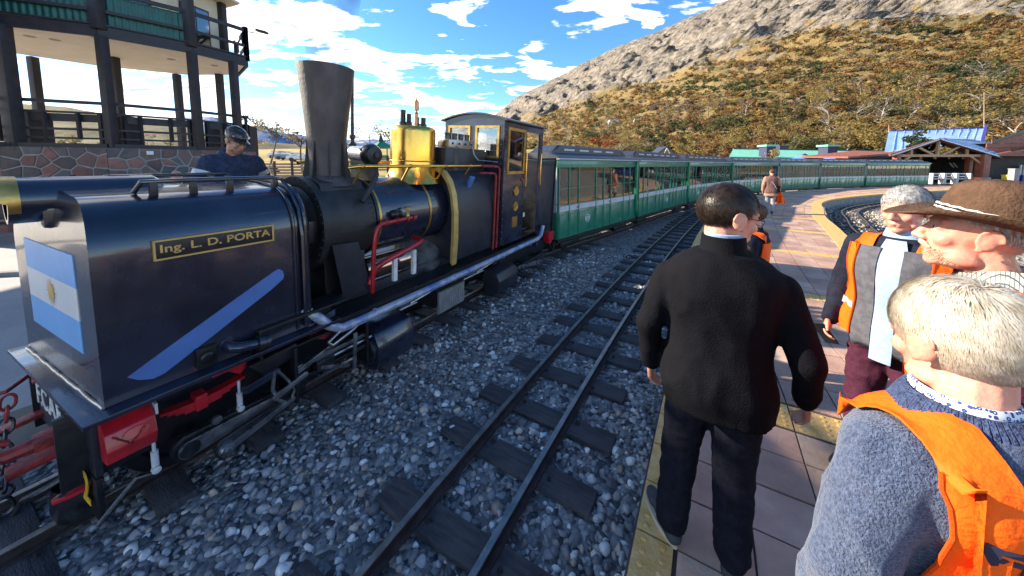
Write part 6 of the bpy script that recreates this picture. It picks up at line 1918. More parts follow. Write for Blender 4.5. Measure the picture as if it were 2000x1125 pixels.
def hair(name, parent, Mx, m, n, length, whorl=(0, -.55, .8), lift=1.03, low=-.55, front=.5, width=.0022, capm=None, curl=.25, thin=0.0, droop=.25, vol=1.0):
    c0 = Vector((0, -.012, .036)); rr = Vector((.0775, .098, .090))
    if capm is not None:
        b = MB(); vs = []; fs = []; nu, nv = 40, 26; ok = {}
        for i in range(nv):
            for j in range(nu):
                ph = math.pi * (i + .3) / nv; t = 2 * math.pi * j / nu
                d = (math.sin(ph) * math.cos(t), math.sin(ph) * math.sin(t), math.cos(ph))
                f = (lift + .025 * noise.noise((d[0] * 5, d[1] * 5, d[2] * 5)))
                vs.append(Mx @ (c0 + Vector((d[0] * rr.x * f, d[1] * rr.y * f, d[2] * rr.z * f)))); ok[i * nu + j] = hairline(d, low, front)
        for i in range(nv - 1):
            for j in range(nu):
                q = (i * nu + j, i * nu + (j + 1) % nu, (i + 1) * nu + (j + 1) % nu, (i + 1) * nu + j)
                if all(ok[k] for k in q): fs.append(q)
        used = sorted({k for f in fs for k in f}); mp_ = {k: i for i, k in enumerate(used)}
        b.add([vs[k] for k in used], [tuple(mp_[k] for k in f) for f in fs])
        b.build('hair_base', capm, parent, angle=180)
    W = Vector(whorl).normalized(); V = []; F = []; o_ = 0
    rg = random.Random(len(name) + n)
    cntr = 0
    while cntr < n:
        d = Vector((rg.gauss(0, 1), rg.gauss(0, 1), rg.gauss(0, 1))).normalized()
        if not hairline(d, low, front): continue
        if thin and (d - W).length < .5 and rg.random() < thin: continue
        cntr += 1
        ed = max(.0, min(1, (d.z - np.interp(d.y, [-1, -.45, -.1, .15, .5, .8, 1.0], [low, low + .03, -.18, .05, front - .12, front, front + .1])) * 2.2)); L_ = length * rg.uniform(.5, 1.3) * (.30 + .70 * ed); st = 5; pts = []; dd = d.copy(); tw = rg.uniform(-curl, curl)
        for k in range(st + 1):
            f = lift + (.012 + .055 * vol * math.sin(math.pi * min(1, k / st * .8)) * (.25 + .75 * ed)) * rg.uniform(.8, 1.2)
            pts.append(c0 + Vector((dd.x * rr.x * f, dd.y * rr.y * f, dd.z * rr.z * f)))
            fl_ = dd - W; fl_ = fl_ - dd * fl_.dot(dd)
            if fl_.length < .05: fl_ = Vector((rg.uniform(-1, 1), rg.uniform(-1, 1), 0))
            fl_.normalize(); sw_ = dd.cross(fl_)
            g = Vector((0, 0, -1)); g = g - dd * g.dot(dd)
            stp = fl_ + sw_ * (.45 + tw) + g * droop
            dd = (dd + stp.normalized() * (L_ / st / .09)).normalized()
        wv = width * rg.uniform(.7, 1.3)
        for k, p in enumerate(pts):
            t = (pts[min(k + 1, st)] - pts[max(k - 1, 0)]).normalized(); s_ = t.cross((p - c0).normalized()).normalized()
            ww = wv * (1 - .75 * k / st)
            V += [Mx @ (p - s_ * ww), Mx @ (p + s_ * ww)]
        for k in range(st):
            a = o_ + 2 * k; F.append((a, a + 1, a + 3, a + 2))
        o_ += 2 * (st + 1)
    return obj(name, fast_mesh(name, np.array([v[:] for v in V]), np.array(F), m, None, True), parent)
def person(label, loc, rz, scale, j, skin, vox=.008, wide=1, deep=1, Hd=(0, 0, 0), group=None, hands=(.5, .5), palms=((1, 0, 0), (-1, 0, 0)), legs=True, headpos=None, neckr=.055, nose=1, jaw=1, hs=1.0):
    """body = one continuous skin; returns root, joints, head matrix"""
    J = dict(sl=(-.19 * wide, 0, 1.405), sr=(.19 * wide, 0, 1.405), el=(-.27 * wide, -.03, 1.12), er=(.27 * wide, -.03, 1.12), wl=(-.28 * wide, .04, .87), wr=(.28 * wide, .04, .87), hl=(-.09, 0, .90), hr=(.09, 0, .90), kl=(-.105, .02, .49), kr=(.105, .02, .49), al=(-.11, -.02, .08), ar=(.11, -.02, .08), tl=(-.125, .15, .03), tr=(.125, .15, .03), nb=(0, -.012, 1.46), hc=(0, .015, 1.635))
    J.update(j)
    if headpos: J['hc'] = headpos
    J = {k: Vector(v) for k, v in J.items()}
    t = thing('person', label, 'person', loc, rz, group); t.scale = (scale,) * 3
    b = MB(); torso(b, .82, 1.50, -.006, wide, deep)
    Hm = hmat(J['hc'], *Hd, s=hs)
    cap(b, J['nb'], Hm @ Vector((0, -.022, -.045)), neckr + .006, neckr)
    head(b, Hm, 1, nose, jaw)
    for s in 'lr':
        cap(b, J['s' + s], J['e' + s], .047, .038); cap(b, J['e' + s], J['w' + s], .040, .026)
        d = J['w' + s] - J['e' + s]
        hand(b, J['w' + s], d, -1 if s == 'l' else 1, palms[0 if s == 'l' else 1], hands[0 if s == 'l' else 1])
        cap(b, J['h' + s], J['k' + s], .080, .055); cap(b, J['k' + s], J['a' + s], .054, .036); cap(b, J['a' + s], J['t' + s], .036, .026)
    solid('body', b, vox, skin, t, 3)
    return t, J, Hm
def sleeves(b, J, inf, cuff=1.0, which='lr', start=0):
    for s in which:
        cap(b, J['s' + s] - Vector((0, 0, .012)), J['e' + s], .060 + inf, .050 + inf * .8)
        cap(b, J['e' + s], J['e' + s].lerp(J['w' + s], cuff), .050 + inf * .8, .038 + inf * .6)
def jacket(t, J, m, name='jacket', z0=.80, z1=1.47, inf=.022, wide=1, deep=1, vox=.012, wr=.010, flare=.03, cuff=.98, arms='lr', wf=9, collar=True, ainf=None):
    b = MB(); torso(b, z0, z1, inf, wide, deep, flare=flare)
    for q in 'lr': cap(b, J['nb'] + Vector((0, 0, -.045)), J['s' + q] + Vector((0, 0, -.01)), .055 + inf, .045 + inf)
    sleeves(b, J, inf if ainf is None else ainf, cuff, arms)
    if collar: b.lathe([(.078, 1.43), (.080, 1.50), (.072, 1.525), (.060, 1.525), (.060, 1.43), (.078, 1.43)], (0, -.012, 0), 'z', 20)
    return solid(name, b, vox, m, t, 4, wr, wf)
def trousers(t, J, m, wide=1, deep=1, vox=.012, inf=.02, wr=.012, hem=.96, wf=8):
    b = MB(); torso(b, .80, 1.0, inf * .6, wide, deep)
    for s in 'lr':
        cap(b, J['h' + s], J['k' + s], .090 + inf, .066 + inf); cap(b, J['k' + s], J['k' + s].lerp(J['a' + s], hem), .066 + inf, .052 + inf)
    return solid('trousers', b, vox, m, t, 4, wr, wf, (1, 1, 1.4))
def shoes(t, J, m, sole=True):
    for s in 'lr':
        a, q = J['a' + s], J['t' + s]; d = (q - a); d.z = 0; d.normalize()
        b = MB(); cap(b, a + Vector((0, 0, -.005)), a + d * .03 + Vector((0, 0, -.03)), .046, .044); cap(b, a - d * .03 + Vector((0, 0, -.04)), Vector((q.x, q.y, .042)) + d * .02, .040, .034); cap(b, Vector((q.x, q.y, .04)), Vector((q.x, q.y, .036)) + d * .05, .042, .034)
        sh = solid('shoe', b, .009, m, t, 3)
        if sole:
            sd = Vector((-d.y, d.x, 0)); b = MB(); o_ = []
            for i in range(20):
                an = 2 * math.pi * i / 20; mid = a.lerp(q, .52); mid.z = 0
                o_.append(mid + d * (.148 * math.cos(an) + .012) + sd * (.047 + .006 * math.cos(an)) * math.sin(an))
            b.add([p + Vector((0, 0, .0)) for p in o_] + [p + Vector((0, 0, .024)) for p in o_], [tuple(range(19, -1, -1)), tuple(range(20, 40))] + [(i, (i + 1) % 20, (i + 1) % 20 + 20, i + 20) for i in range(20)])
            b.build('sole', M['sole'], sh)
from mathutils.bvhtree import BVHTree
def bvh_of(o):
    me = o.data
    return BVHTree.FromPolygons([v.co.copy() for v in me.vertices], [tuple(p.vertices) for p in me.polygons])
def strap(t, name, m, bv, xs, ys, s, off=.012, th=.006):
    vs = []
    for y in ys:
        for x in xs:
            h = bv.ray_cast(Vector((s * x, y, 1.8)), Vector((0, 0, -1)))
            q, nn = (h[0], h[1]) if h[0] is not None else (Vector((s * x, y, 1.42)), Vector((0, 0, 1)))
            vs.append(q + nn * off)
    # even the drape out
    k = len(xs); Z = np.array([v.z for v in vs]).reshape(len(ys), k)
    for _ in range(2):
        Z2 = Z.copy(); Z2[1:-1] = np.maximum(Z[1:-1], (Z[:-2] + Z[2:]) / 2); Z = Z2
    vs = [Vector((v.x, v.y, z)) for v, z in zip(vs, Z.ravel())]
    n0 = len(vs); fs = [(k * i + j, k * i + j + 1, k * i + j + k + 1, k * i + j + k) for i in range(len(ys) - 1) for j in range(k - 1)]
    lo = [v - Vector((0, 0, th)) for v in vs]
    per = [i for i in range(k)] + [k * i + k - 1 for i in range(1, len(ys))] + [k * (len(ys) - 1) + j for j in range(k - 2, -1, -1)] + [k * i for i in range(len(ys) - 2, 0, -1)]
    fs2 = [tuple(reversed([q + n0 for q in f])) for f in fs] + [(per[i], per[i] + n0, per[(i + 1) % len(per)] + n0, per[(i + 1) % len(per)]) for i in range(len(per))]
    return MB().add(vs + lo, fs + fs2).build(name, m, t, angle=60)
def patch(t, name, m, rows, off, wide=1, deep=1, n=18, th=.006, wr=.0, back=True, bv=None):
    """cloth panel lying on the torso; rows = [(z, angle0, angle1)] in degrees round the trunk (0 right, 90 front, -90 back)"""
    vs = []; inn = []; Rr = np.zeros((len(rows), n + 1)); D = {}
    for i, (z, a0, a1) in enumerate(rows):
        rx, ry, y0 = ring(z, wide, deep)
        for q in range(n + 1):
            a = R(a0 + (a1 - a0) * q / n); c, s = math.cos(a), math.sin(a); e = 2 / 2.5
            bx, by = (abs(c) ** e) * (1 if c > 0 else -1) * (rx + .026), (abs(s) ** e) * (1 if s > 0 else -1) * (ry + .026)
            l = math.hypot(bx, by); dx, dy = bx / l, by / l; r = l
            if bv is not None:
                h = bv.ray_cast(Vector((dx * .7, y0 + dy * .7, z)), Vector((-dx, -dy, 0)))
                if h[0] is not None: r = min(math.hypot(h[0].x, h[0].y - y0), l + .022)
            Rr[i, q] = r; D[i, q] = (dx, dy, y0, z)
    raw = Rr.copy()
    for _ in range(3):
        P2 = np.pad(Rr, 1, mode='edge'); Rr = (P2[:-2, 1:-1] + P2[2:, 1:-1] + P2[1:-1, :-2] + P2[1:-1, 2:] + 2 * Rr) / 6
        Rr = np.maximum(Rr, raw - .004)
    for i in range(len(rows)):
        for q in range(n + 1):
            dx, dy, y0, z = D[i, q]
            r = Rr[i, q] + max(.005, off - .026) + wr * (noise.noise((dx * 4, dy * 4, z * 7)) * .7 + .5 * abs(noise.noise((dx * 9 + z * 6, dy * 9, z * 9))))
            vs.append((dx * r, y0 + dy * r, z)); r -= th; inn.append((dx * r, y0 + dy * r, z))
    k = len(rows); N_ = n + 1; fs = []
    o = len(vs)
    for i in range(k - 1):
        for j in range(n):
            a = i * N_ + j; fs.append((a, a + 1, a + 1 + N_, a + N_)); fs.append((o + a, o + a + N_, o + a + 1 + N_, o + a + 1))
        fs.append((i * N_, (i + 1) * N_, o + (i + 1) * N_, o + i * N_)); fs.append((i * N_ + n, o + i * N_ + n, o + (i + 1) * N_ + n, (i + 1) * N_ + n))
    for j in range(n): fs.append((j, o + j, o + j + 1, j + 1)); a = (k - 1) * N_ + j; fs.append((a, a + 1, o + a + 1, o + a))
    o_ = MB().add(vs + inn, fs).build(name, m, t, angle=60)
    if name in ('vest', 'vest_front'):
        for q in (0, n): MB().tube([vs[i * N_ + q] for i in range(k)], .0045, 6).build('vest_binding', M['bind'], o_)
    return o_
def eyes(t, Hm, iris=None):
    for s in (1, -1):
        q = Hm @ Vector((s * .032, .0765, .0085))
        e = MB().ball(q, .0125, 12, 8).build('eye', M['eyew'], t)
        f = (Hm.to_3x3() @ Vector((0, 1, 0))).normalized()
        MB().ball(q + f * .0075, .0066, 10, 6).build('iris', M['iris'], e)
PZs = PZ + .004
# ---- the man in black, seen from behind
t, J, Hm = person('stout man in black jacket and trousers seen from behind, his head turned right', (.945, 1.465, PZs), R(-31), 1.0,
    dict(sl=(-.208, -.01, 1.355), sr=(.208, -.01, 1.355), el=(-.29, -.05, 1.09), er=(.305, -.05, 1.08), wl=(-.285, .02, .865), wr=(.335, .06, .85), kl=(-.13, .04, .49), al=(-.155, -.03, .085), tl=(-.235, .09, .03), kr=(.09, .0, .49), ar=(.10, -.06, .085), tr=(.13, .10, .03), nb=(0, -.01, 1.47)),
    M['skin'], .006, 1.12, 1.25, (-60, -8, 0), hands=(.7, .8), headpos=(.015, .02, 1.628), neckr=.066, jaw=1.1, hs=1.16)
jacket(t, J, M['blackj'], wide=1.13, deep=1.25, z0=.77, z1=1.485, inf=.026, flare=.05, wr=.010, ainf=.014, wf=6)
b = MB(); b.lathe([(.112, 1.455), (.090, 1.50), (.085, 1.555), (.076, 1.555), (.072, 1.44), (.112, 1.455)], (0, -.006, 0), 'z', 30); b.build('jacket_collar', M['blackj'], t)
trousers(t, J, M['trous'], 1.2, 1.25, inf=.022, wr=.009, wf=6)
shoes(t, J, M['shoe'])
MB().lathe([(.070, 1.53), (.076, 1.565), (.070, 1.568)], (0, -.004, 0), 'z', 24).build('shirt_collar', M['shirtb'], t)
hair('hair', t, Hm, M['haird'], 9000, .070, (.1, -.70, .70), 1.02, -.54, .5, .0010, M['haird'], .7, 0, .3, 1.7)
g = MB(); g.tube([Hm @ Vector(q) for q in ((.079, -.02, .016), (.080, .03, .014), (.070, .082, .012), (.055, .092, .010))], .0022, 6)
for s in (1, -1): g.tube([Hm @ Vector((s * .033 + .023 * math.cos(R(a)), .098, .006 + .017 * math.sin(R(a)))) for a in range(0, 361, 30)], .0016, 5)
g.build('glasses', M['iris'], t)
# stubble on the jaw
b = MB(); b.tube([Hm @ Vector(q) for q in ((.056, .0, -.075), (.044, .045, -.092), (.02, .076, -.105), (0, .083, -.108))], [.009, .016, .018, .018], 8); solid('beard', b, .005, M['haird'], t, 3)
# ---- the white haired man in the foreground
t, J, Hm = person('white haired man in blue wool sweater and orange vest seen from behind', (1.03, .70, PZs), R(-2), .885,
    dict(sl=(-.195, -.01, 1.375), sr=(.195, -.01, 1.375), el=(-.315, -.04, 1.08), er=(.28, .02, 1.10), wl=(-.30, .04, .83), wr=(.22, .18, .92), nb=(0, -.0, 1.46)),
    M['skinr'], .005, 1.12, 1.22, (0, -10, 0), headpos=(.025, .06, 1.635), neckr=.066, hs=1.3)
BV = jacket(t, J, M['sweater'], 'sweater', wide=1.12, deep=1.22, z0=.82, inf=.030, wr=.014, ainf=.038, z1=1.495, collar=False, wf=7, vox=.010); BV = bvh_of(BV)
trousers(t, J, M['trous'], 1.15, 1.15); shoes(t, J, M['shoe'])
b = MB()
for k in range(64):
    a0 = 2 * math.pi * k / 64
    b.tube([(.150 * math.cos(a0), .004 + .122 * math.sin(a0), 1.462), (.130 * math.cos(a0), .008 + .108 * math.sin(a0), 1.492), (.108 * math.cos(a0), .014 + .096 * math.sin(a0), 1.512), (.096 * math.cos(a0), .018 + .090 * math.sin(a0), 1.506)], .0085, 6)
b.build('ribbed_neckband', M['rib'], t)
MB().lathe([(.088, 1.46), (.092, 1.518), (.086, 1.534), (.078, 1.53), (.070, 1.46)], (0, .022, 0), 'z', 32).build('flowered_collar', M['flower'], t)
v = patch(t, 'vest', M['hivis'], [(z, np.interp(z, [.78, 1.05, 1.2, 1.3, 1.36, 1.42], [-172, -160, -142, -136, -138, -146]), np.interp(z, [.78, 1.05, 1.2, 1.3, 1.36, 1.42], [-8, -20, -38, -44, -42, -34])) for z in np.linspace(.76, 1.425, 22)], .043, 1.12, 1.22, 26, .008, .010, bv=BV)
v['label'] = 'orange vest with dark lettering on the back'
for s in (1, -1): strap(t, 'vest_strap', M['hivis'], BV, np.linspace(.085, .19, 7), np.linspace(-.165, .14, 15), s, .016)
me = text_mesh('FER', .085, .001, .003, 1.15); me.materials.clear(); me.materials.append(mat('dark_vest_print', (.02, .022, .05), .7))
bvv = bvh_of(v)
for vv in me.vertices:      # wrap the print round the back of the vest
    a = R(-110) + vv.co.x / .17; z = 1.272 + vv.co.y - vv.co.x * .15
    dx, dy = math.cos(a), math.sin(a)
    h = bvv.ray_cast(Vector((dx * .8, dy * .8, z)), Vector((-dx, -dy, 0)))
    if h[0] is not None: vv.co = h[0] + Vector((dx, dy, 0)) * (.003 + vv.co.z)
obj('vest_print', me, v)
hair('hair', t, Hm, M['hairw'], 34000, .105, (-.10, -.40, .90), 1.03, -.80, .5, .0006, None, .5, .6, .35, 2.2)
# ---- man in the wide brown hat
t, J, Hm = person('man in wide brown felt hat and maroon jacket with orange vest, face in profile', (1.565, 1.05, PZs), R(40), .998,
    dict(el=(-.27, .02, 1.10), er=(.27, .0, 1.12), wl=(-.20, .16, .92), wr=(.22, .14, .92)), M['skinr'], .005, 1.08, 1.1, (4, 9, 0), headpos=(0, .045, 1.635), nose=1.05, hs=1.1)
BV = bvh_of(jacket(t, J, M['maroon'], wide=1.08, deep=1.1, inf=.024, wr=.010)); trousers(t, J, M['maroont'], 1.08, 1.1); shoes(t, J, M['shoe'])
b = MB()
vs = []; n = 30
for (r, z, y) in ((.068, 1.47, -.005), (.076, 1.535, -.002), (.080, 1.545, -.002), (.098, 1.49, .0), (.118, 1.462, .004)):
    for j in range(n):
        a = R(112) + R(316) * j / (n - 1); f = 1 + .25 * max(0, math.sin(a)) * (r > .09); vs.append((r * math.cos(a) * 1.0, y + r * math.sin(a) * f, z - (.05 if r > .09 else .035) * max(0, math.sin(a))))
b.add(vs, [(i * n + j, i * n + j + 1, (i + 1) * n + j + 1, (i + 1) * n + j) for i in range(4) for j in range(n - 1)]); b.build('checked_collar', M['check'], t, angle=180)
patch(t, 'vest', M['hivis'], [(z, np.interp(z, [.82, 1.1, 1.25, 1.38], [-175, -170, -146, -140]), np.interp(z, [.82, 1.1, 1.25, 1.38], [-5, -10, -34, -40])) for z in np.linspace(.80, 1.39, 14)], .038, 1.08, 1.1, 22, .008, .008, bv=BV)
for s in (1, -1):
    patch(t, 'vest_front', M['hivis'], [(z, 90 - s * 12 if z < 1.3 else 90 - s * 26, np.interp(z, [.82, 1.1, 1.25, 1.38], [90 - s * 95, 90 - s * 92, 90 - s * 58, 90 - s * 50])) for z in np.linspace(.80, 1.40, 14)], .038, 1.08, 1.1, 12, .008, .006, bv=BV)
    strap(t, 'vest_strap', M['hivis'], BV, np.linspace(.085, .165, 5), np.linspace(-.11, .11, 11), s)
eyes(t, Hm)
b = MB(); b.tube([Hm @ Vector(q) for q in ((-.030, .078, -.060), (-.016, .092, -.050), (0, .097, -.047), (.016, .092, -.050), (.030, .078, -.060))], [.004, .009, .009, .009, .004], 8); solid('moustache', b, .003, M['beard'], t, 2, .002, 60)
bd = []
rg = random.Random(5)
V = []; F = []
for i in range(1500):
    s = rg.choice((1, -1)); u_ = rg.random(); vv_ = rg.random()
    base = Vector((s * (.062 - .052 * u_ ** 1.6), .012 + .075 * u_, -.045 - .055 * vv_ * (.6 + .4 * u_) + .0 * u_))
    nrm = (base - Vector((0, .012, -.035))).normalized(); base = Vector((0, .018, -.045)) + Vector((nrm.x * .060, nrm.y * .071, nrm.z * .072)) 
    d_ = (nrm + Vector((0, .1, -.8))).normalized() * rg.uniform(.006, .012); s1 = Vector((rg.uniform(-1, 1), rg.uniform(-1, 1), 0)) * .0008
    k = len(V); V += [Hm @ (base - s1), Hm @ (base + s1), Hm @ (base + nrm * .002 + d_)]; F.append((k, k + 1, k + 2))
obj('beard', fast_mesh('beard', np.array([q[:] for q in V]), np.array(F), M['beard']), t)
hair('hair', t, Hm, M['hairg'], 700, .04, (0, 0, 1), 1.02, -.5, .2, .002, None, .2, 0, .6)
def hat(t, Hm):
    HT = Hm @ Matrix.Rotation(R(6), 4, 'X'); vs = []; n = 48; fs = []
    prof = [(.0, .176, 0), (.45, .178, 0), (.78, .166, 0), (.93, .135, 0), (1.0, .090, 0), (1.03, .052, 0), (1.10, .046, 0), (1.45, .040, 1), (1.9, .034, 1), (2.25, .034, 1), (2.27, .040, 1), (1.9, .042, 1), (1.45, .048, 1), (1.08, .055, 0)]
    for (k, z, brim) in prof:
        for j in range(n):
            a = 2 * math.pi * j / n; rx, ry = .086 * k, .106 * k
            if brim: rx, ry = .086 + (k - 1) * .075, .106 + (k - 1) * .080
            zz = z + (.020 * max(0, k - 1) ** 1.5 * (math.cos(a) ** 2) * 1.4 - .026 * max(0, k - 1) * (math.sin(a)) ** 2 * (1 if math.sin(a) > 0 else .8) if brim else 0)
            if k < .9 and not brim: zz -= .022 * math.exp(-(rx * math.cos(a) / .022) ** 2) * (1.1 if k < .5 else .5) + .012 * max(0, math.sin(a)) * k
            vs.append(HT @ Vector((rx * math.cos(a), -.008 + ry * math.sin(a), zz)))
    for i in range(len(prof) - 1):
        for j in range(n): fs.append((i * n + j, i * n + (j + 1) % n, (i + 1) * n + (j + 1) % n, (i + 1) * n + j))
    h = MB().add(vs, fs).build('hat', M['felt'], t, angle=70)
    for q, m_ in enumerate(('whitep', 'iris', 'whitep')):
        pts = [HT @ Vector((.0905 * math.cos(2 * math.pi * j / 60), -.008 + .1105 * math.sin(2 * math.pi * j / 60), .062 + .0052 * q + .0015 * math.sin(j * 2.1 + q * 2))) for j in range(61)]
        MB().tube(pts, .0031, 6, False).build('hat_cord', M[m_], h)
hat(t, Hm)
# ---- grey haired man with the phone
t, J, Hm = person('smiling grey haired man in orange vest over light blue shirt holding a phone', (2.23, 1.86, PZs), R(112), .985,
    dict(el=(-.27, -.02, 1.10), er=(.27, -.05, 1.13), wl=(-.24, .14, .93), wr=(.265, .08, .90)), M['skinr'], .006, 0.97, 1.05, (-6, -4, 0), hands=(.6, .9), headpos=(0, .03, 1.635), nose=1.08, hs=1.08)
BV = bvh_of(jacket(t, J, M['navyd'], wide=0.97, deep=1.05, inf=.020, wr=.009)); trousers(t, J, M['maroont'], 1.06, 1.1); shoes(t, J, M['shoe'])
patch(t, 'shirt', M['shirtb'], [(z, 90 - np.interp(z, [.8, 1.2, 1.44], [9, 8, 13]), 90 + np.interp(z, [.8, 1.2, 1.44], [9, 8, 13])) for z in np.linspace(.76, 1.47, 16)], .042, 0.97, 1.05, 10, .006, .003, bv=BV)
for s in (1, -1):
    patch(t, 'padded_vest', M['greyv'], [(z + .006 * math.sin(i * 3.14), 90 - s * 9, 90 - s * 42) for i, z in enumerate(np.linspace(.80, 1.42, 24))], .044, 0.97, 1.05, 8, .006, .003, bv=BV)
    patch(t, 'vest_front', M['hivis'], [(z, 90 - s * 40, np.interp(z, [.82, 1.1, 1.25, 1.40], [90 - s * 96, 90 - s * 92, 90 - s * 66, 90 - s * 60])) for z in np.linspace(.86, 1.42, 14)], .050, 0.97, 1.05, 12, .008, .005, bv=BV)
    patch(t, 'reflective_band', M['refl'], [(z, 90 - s * 41, 90 - s * 94) for z in (1.02, 1.06)], .057, 0.97, 1.05, 12, .004, bv=BV)
    strap(t, 'vest_strap', M['hivis'], BV, np.linspace(.085, .165, 5), np.linspace(-.11, .11, 11), s)
patch(t, 'vest', M['hivis'], [(z, np.interp(z, [.82, 1.1, 1.25, 1.38], [-175, -170, -146, -140]), np.interp(z, [.82, 1.1, 1.25, 1.38], [-5, -10, -34, -40])) for z in np.linspace(.86, 1.39, 12)], .036, 0.97, 1.05, 18, .008, bv=BV)
MB().lathe([(.066, 1.47), (.072, 1.525), (.076, 1.528), (.090, 1.48)], (0, -.008, 0), 'z', 24).build('shirt_collar', M['shirtb'], t)
eyes(t, Hm)
b = MB(); b.tube([Hm @ Vector(q) for q in ((-.024, .080, -.062), (0, .092, -.066), (.024, .080, -.062))], [.003, .005, .003], 6); b.build('lips', M['lip'], t)
for s in (1, -1): MB().tube([Hm @ Vector(q) for q in ((s * .018, .090, .030), (s * .034, .087, .036), (s * .050, .074, .030))], .0045, 6).build('eyebrow', M['hairg'], t)
hair('hair', t, Hm, M['hairg'], 3500, .075, (.25, -.2, .9), 1.03, -.5, .42, .0015, M['hairg'], .4, 0, .25, 1.9)
q = t.matrix_basis @ (J['wr'] + Vector((.0, .05, -.10)))
ph = thing('phone', 'black phone held low by the smiling grey haired man', 'phone', q); ph.rotation_euler = (R(60), R(20), R(104))
MB().box((0, 0, 0), (.075, .15, .010)).build('phone_body', M['black'], ph, bevel=.004)
# ---- partly hidden person behind the man in black
t, J, Hm = person('person in navy jacket and orange vest half hidden behind the man in black', (2.10, 2.86, PZs), R(48), .875,
    dict(el=(-.26, .02, 1.12), er=(.26, .0, 1.12), wl=(-.10, .22, 1.08), wr=(.10, .24, 1.06)), M['skin'], .009, 1.0, 1.0, (10, 0, 0))
jk = jacket(t, J, M['navyd'], inf=.022, wr=.012); BV = bvh_of(jk); trousers(t, J, M['trous']); shoes(t, J, M['shoe'])
patch(t, 'vest', M['hivis'], [(z, np.interp(z, [.82, 1.1, 1.25, 1.38], [-175, -170, -146, -140]), np.interp(z, [.82, 1.1, 1.25, 1.38], [-5, -10, -34, -40])) for z in np.linspace(.86, 1.39, 12)], .036, 1, 1, 18, .008, bv=BV)
for s in (1, -1):
    patch(t, 'vest_front', M['hivis'], [(z, 90 - s * 12, np.interp(z, [.82, 1.1, 1.25, 1.40], [90 - s * 96, 90 - s * 92, 90 - s * 52, 90 - s * 46])) for z in np.linspace(.86, 1.42, 14)], .038, 1, 1, 12, .008, .006, bv=BV)
    strap(t, 'vest_strap', M['hivis'], BV, np.linspace(.085, .165, 5), np.linspace(-.11, .11, 11), s)
for i in range(11):    # pale printed flecks on the sleeve
    a = J['sl'].lerp(J['el'], .25 + .07 * i) if i < 8 else J['el'].lerp(J['wl'], .2 + .2 * (i - 8))
    b = MB(); b.tube([a + Vector((-.078, rnd.uniform(-.03, .02), 0)), a + Vector((-.082, rnd.uniform(-.01, .04), -.014)), a + Vector((-.078, rnd.uniform(.0, .05), -.004))], .006, 6)
    b.build('sleeve_print', M['refl'], jk)
hair('hair', t, Hm, M['hairb'], 900, .12, (0, -.2, 1), 1.06, -.95, .5, .004, M['hairb'], .2, 0, .7, 1.2)
# ---- woman walking away with an orange vest in her hand
t, J, Hm = person('woman in dusty pink jacket walking away along the platform', (9.95, 12.75, PZs), R(-34), .97,
    dict(el=(-.25, -.06, 1.13), er=(.26, .0, 1.12), wl=(-.26, .0, .90), wr=(.27, .14, .93), kl=(-.09, .10, .49), al=(-.09, .02, .09), tl=(-.09, .19, .03), kr=(.08, -.02, .47), ar=(.07, -.16, .12), tr=(.07, -.03, .03)), M['skin'], .011, .95, 1, (25, 0, 0))
jacket(t, J, M['pinkj'], wide=.98, deep=1.05, z0=.78, inf=.03, flare=.12, wr=.012, arms='', vox=.014)
b = MB(); sleeves(b, J, .02); solid('sleeves', b, .014, M['peach'], t, 4, .008)
b = MB(); torso(b, .70, .80, .06, .98, 1.05); solid('jacket_hem', b, .014, M['peach'], t, 3)
trousers(t, J, M['greyt'], .95, 1, vox=.014, inf=.004); shoes(t, J, M['shoe'], False)
hair('hair', t, Hm, M['hairb'], 700, .07, (0, -.5, .8), 1.05, -.7, .5, .004, M['hairb'], .3, 0, .4, 1.3)
MB().tube([(-.16, .02, 1.44), (-.05, -.13, 1.35), (.08, -.155, 1.15), (.19, -.10, .95)], .012, 6).build('bag_strap', M['refl'], t)
b = MB(); b.box((.22, -.05, .98), (.10, .20, .28)); solid('shoulder_bag', b, .015, M['blackj'], t, 4)
vq = Vector(t.matrix_basis @ (J['wr'] + Vector((.02, .04, -.10))))
vt = thing('orange_vest', 'crumpled orange vest hanging from the hand of the walking woman', 'vest', vq, R(-34))
vs = []
for j in range(11):
    for k in range(9):
        u_, v_ = j / 10 - .5, k / 8
        vs.append((u_ * (.10 + .30 * v_) + .04 * noise.noise((u_ * 5, v_ * 4, 1)), .09 * math.sin(u_ * 14 + v_ * 2) * v_ + .04 * noise.noise((u_ * 6, v_ * 6, 4)), .04 - v_ * .46 + .05 * noise.noise((u_ * 4, 2, v_ * 3))))
fs = [(j * 9 + k, j * 9 + k + 1, (j + 1) * 9 + k + 1, (j + 1) * 9 + k) for j in range(10) for k in range(8)]
o2 = [(x, y + .008, z) for x, y, z in vs]
MB().add(vs + o2, fs + [tuple(q + 99 for q in reversed(f)) for f in fs]).build('cloth', M['hivis'], vt, angle=180)
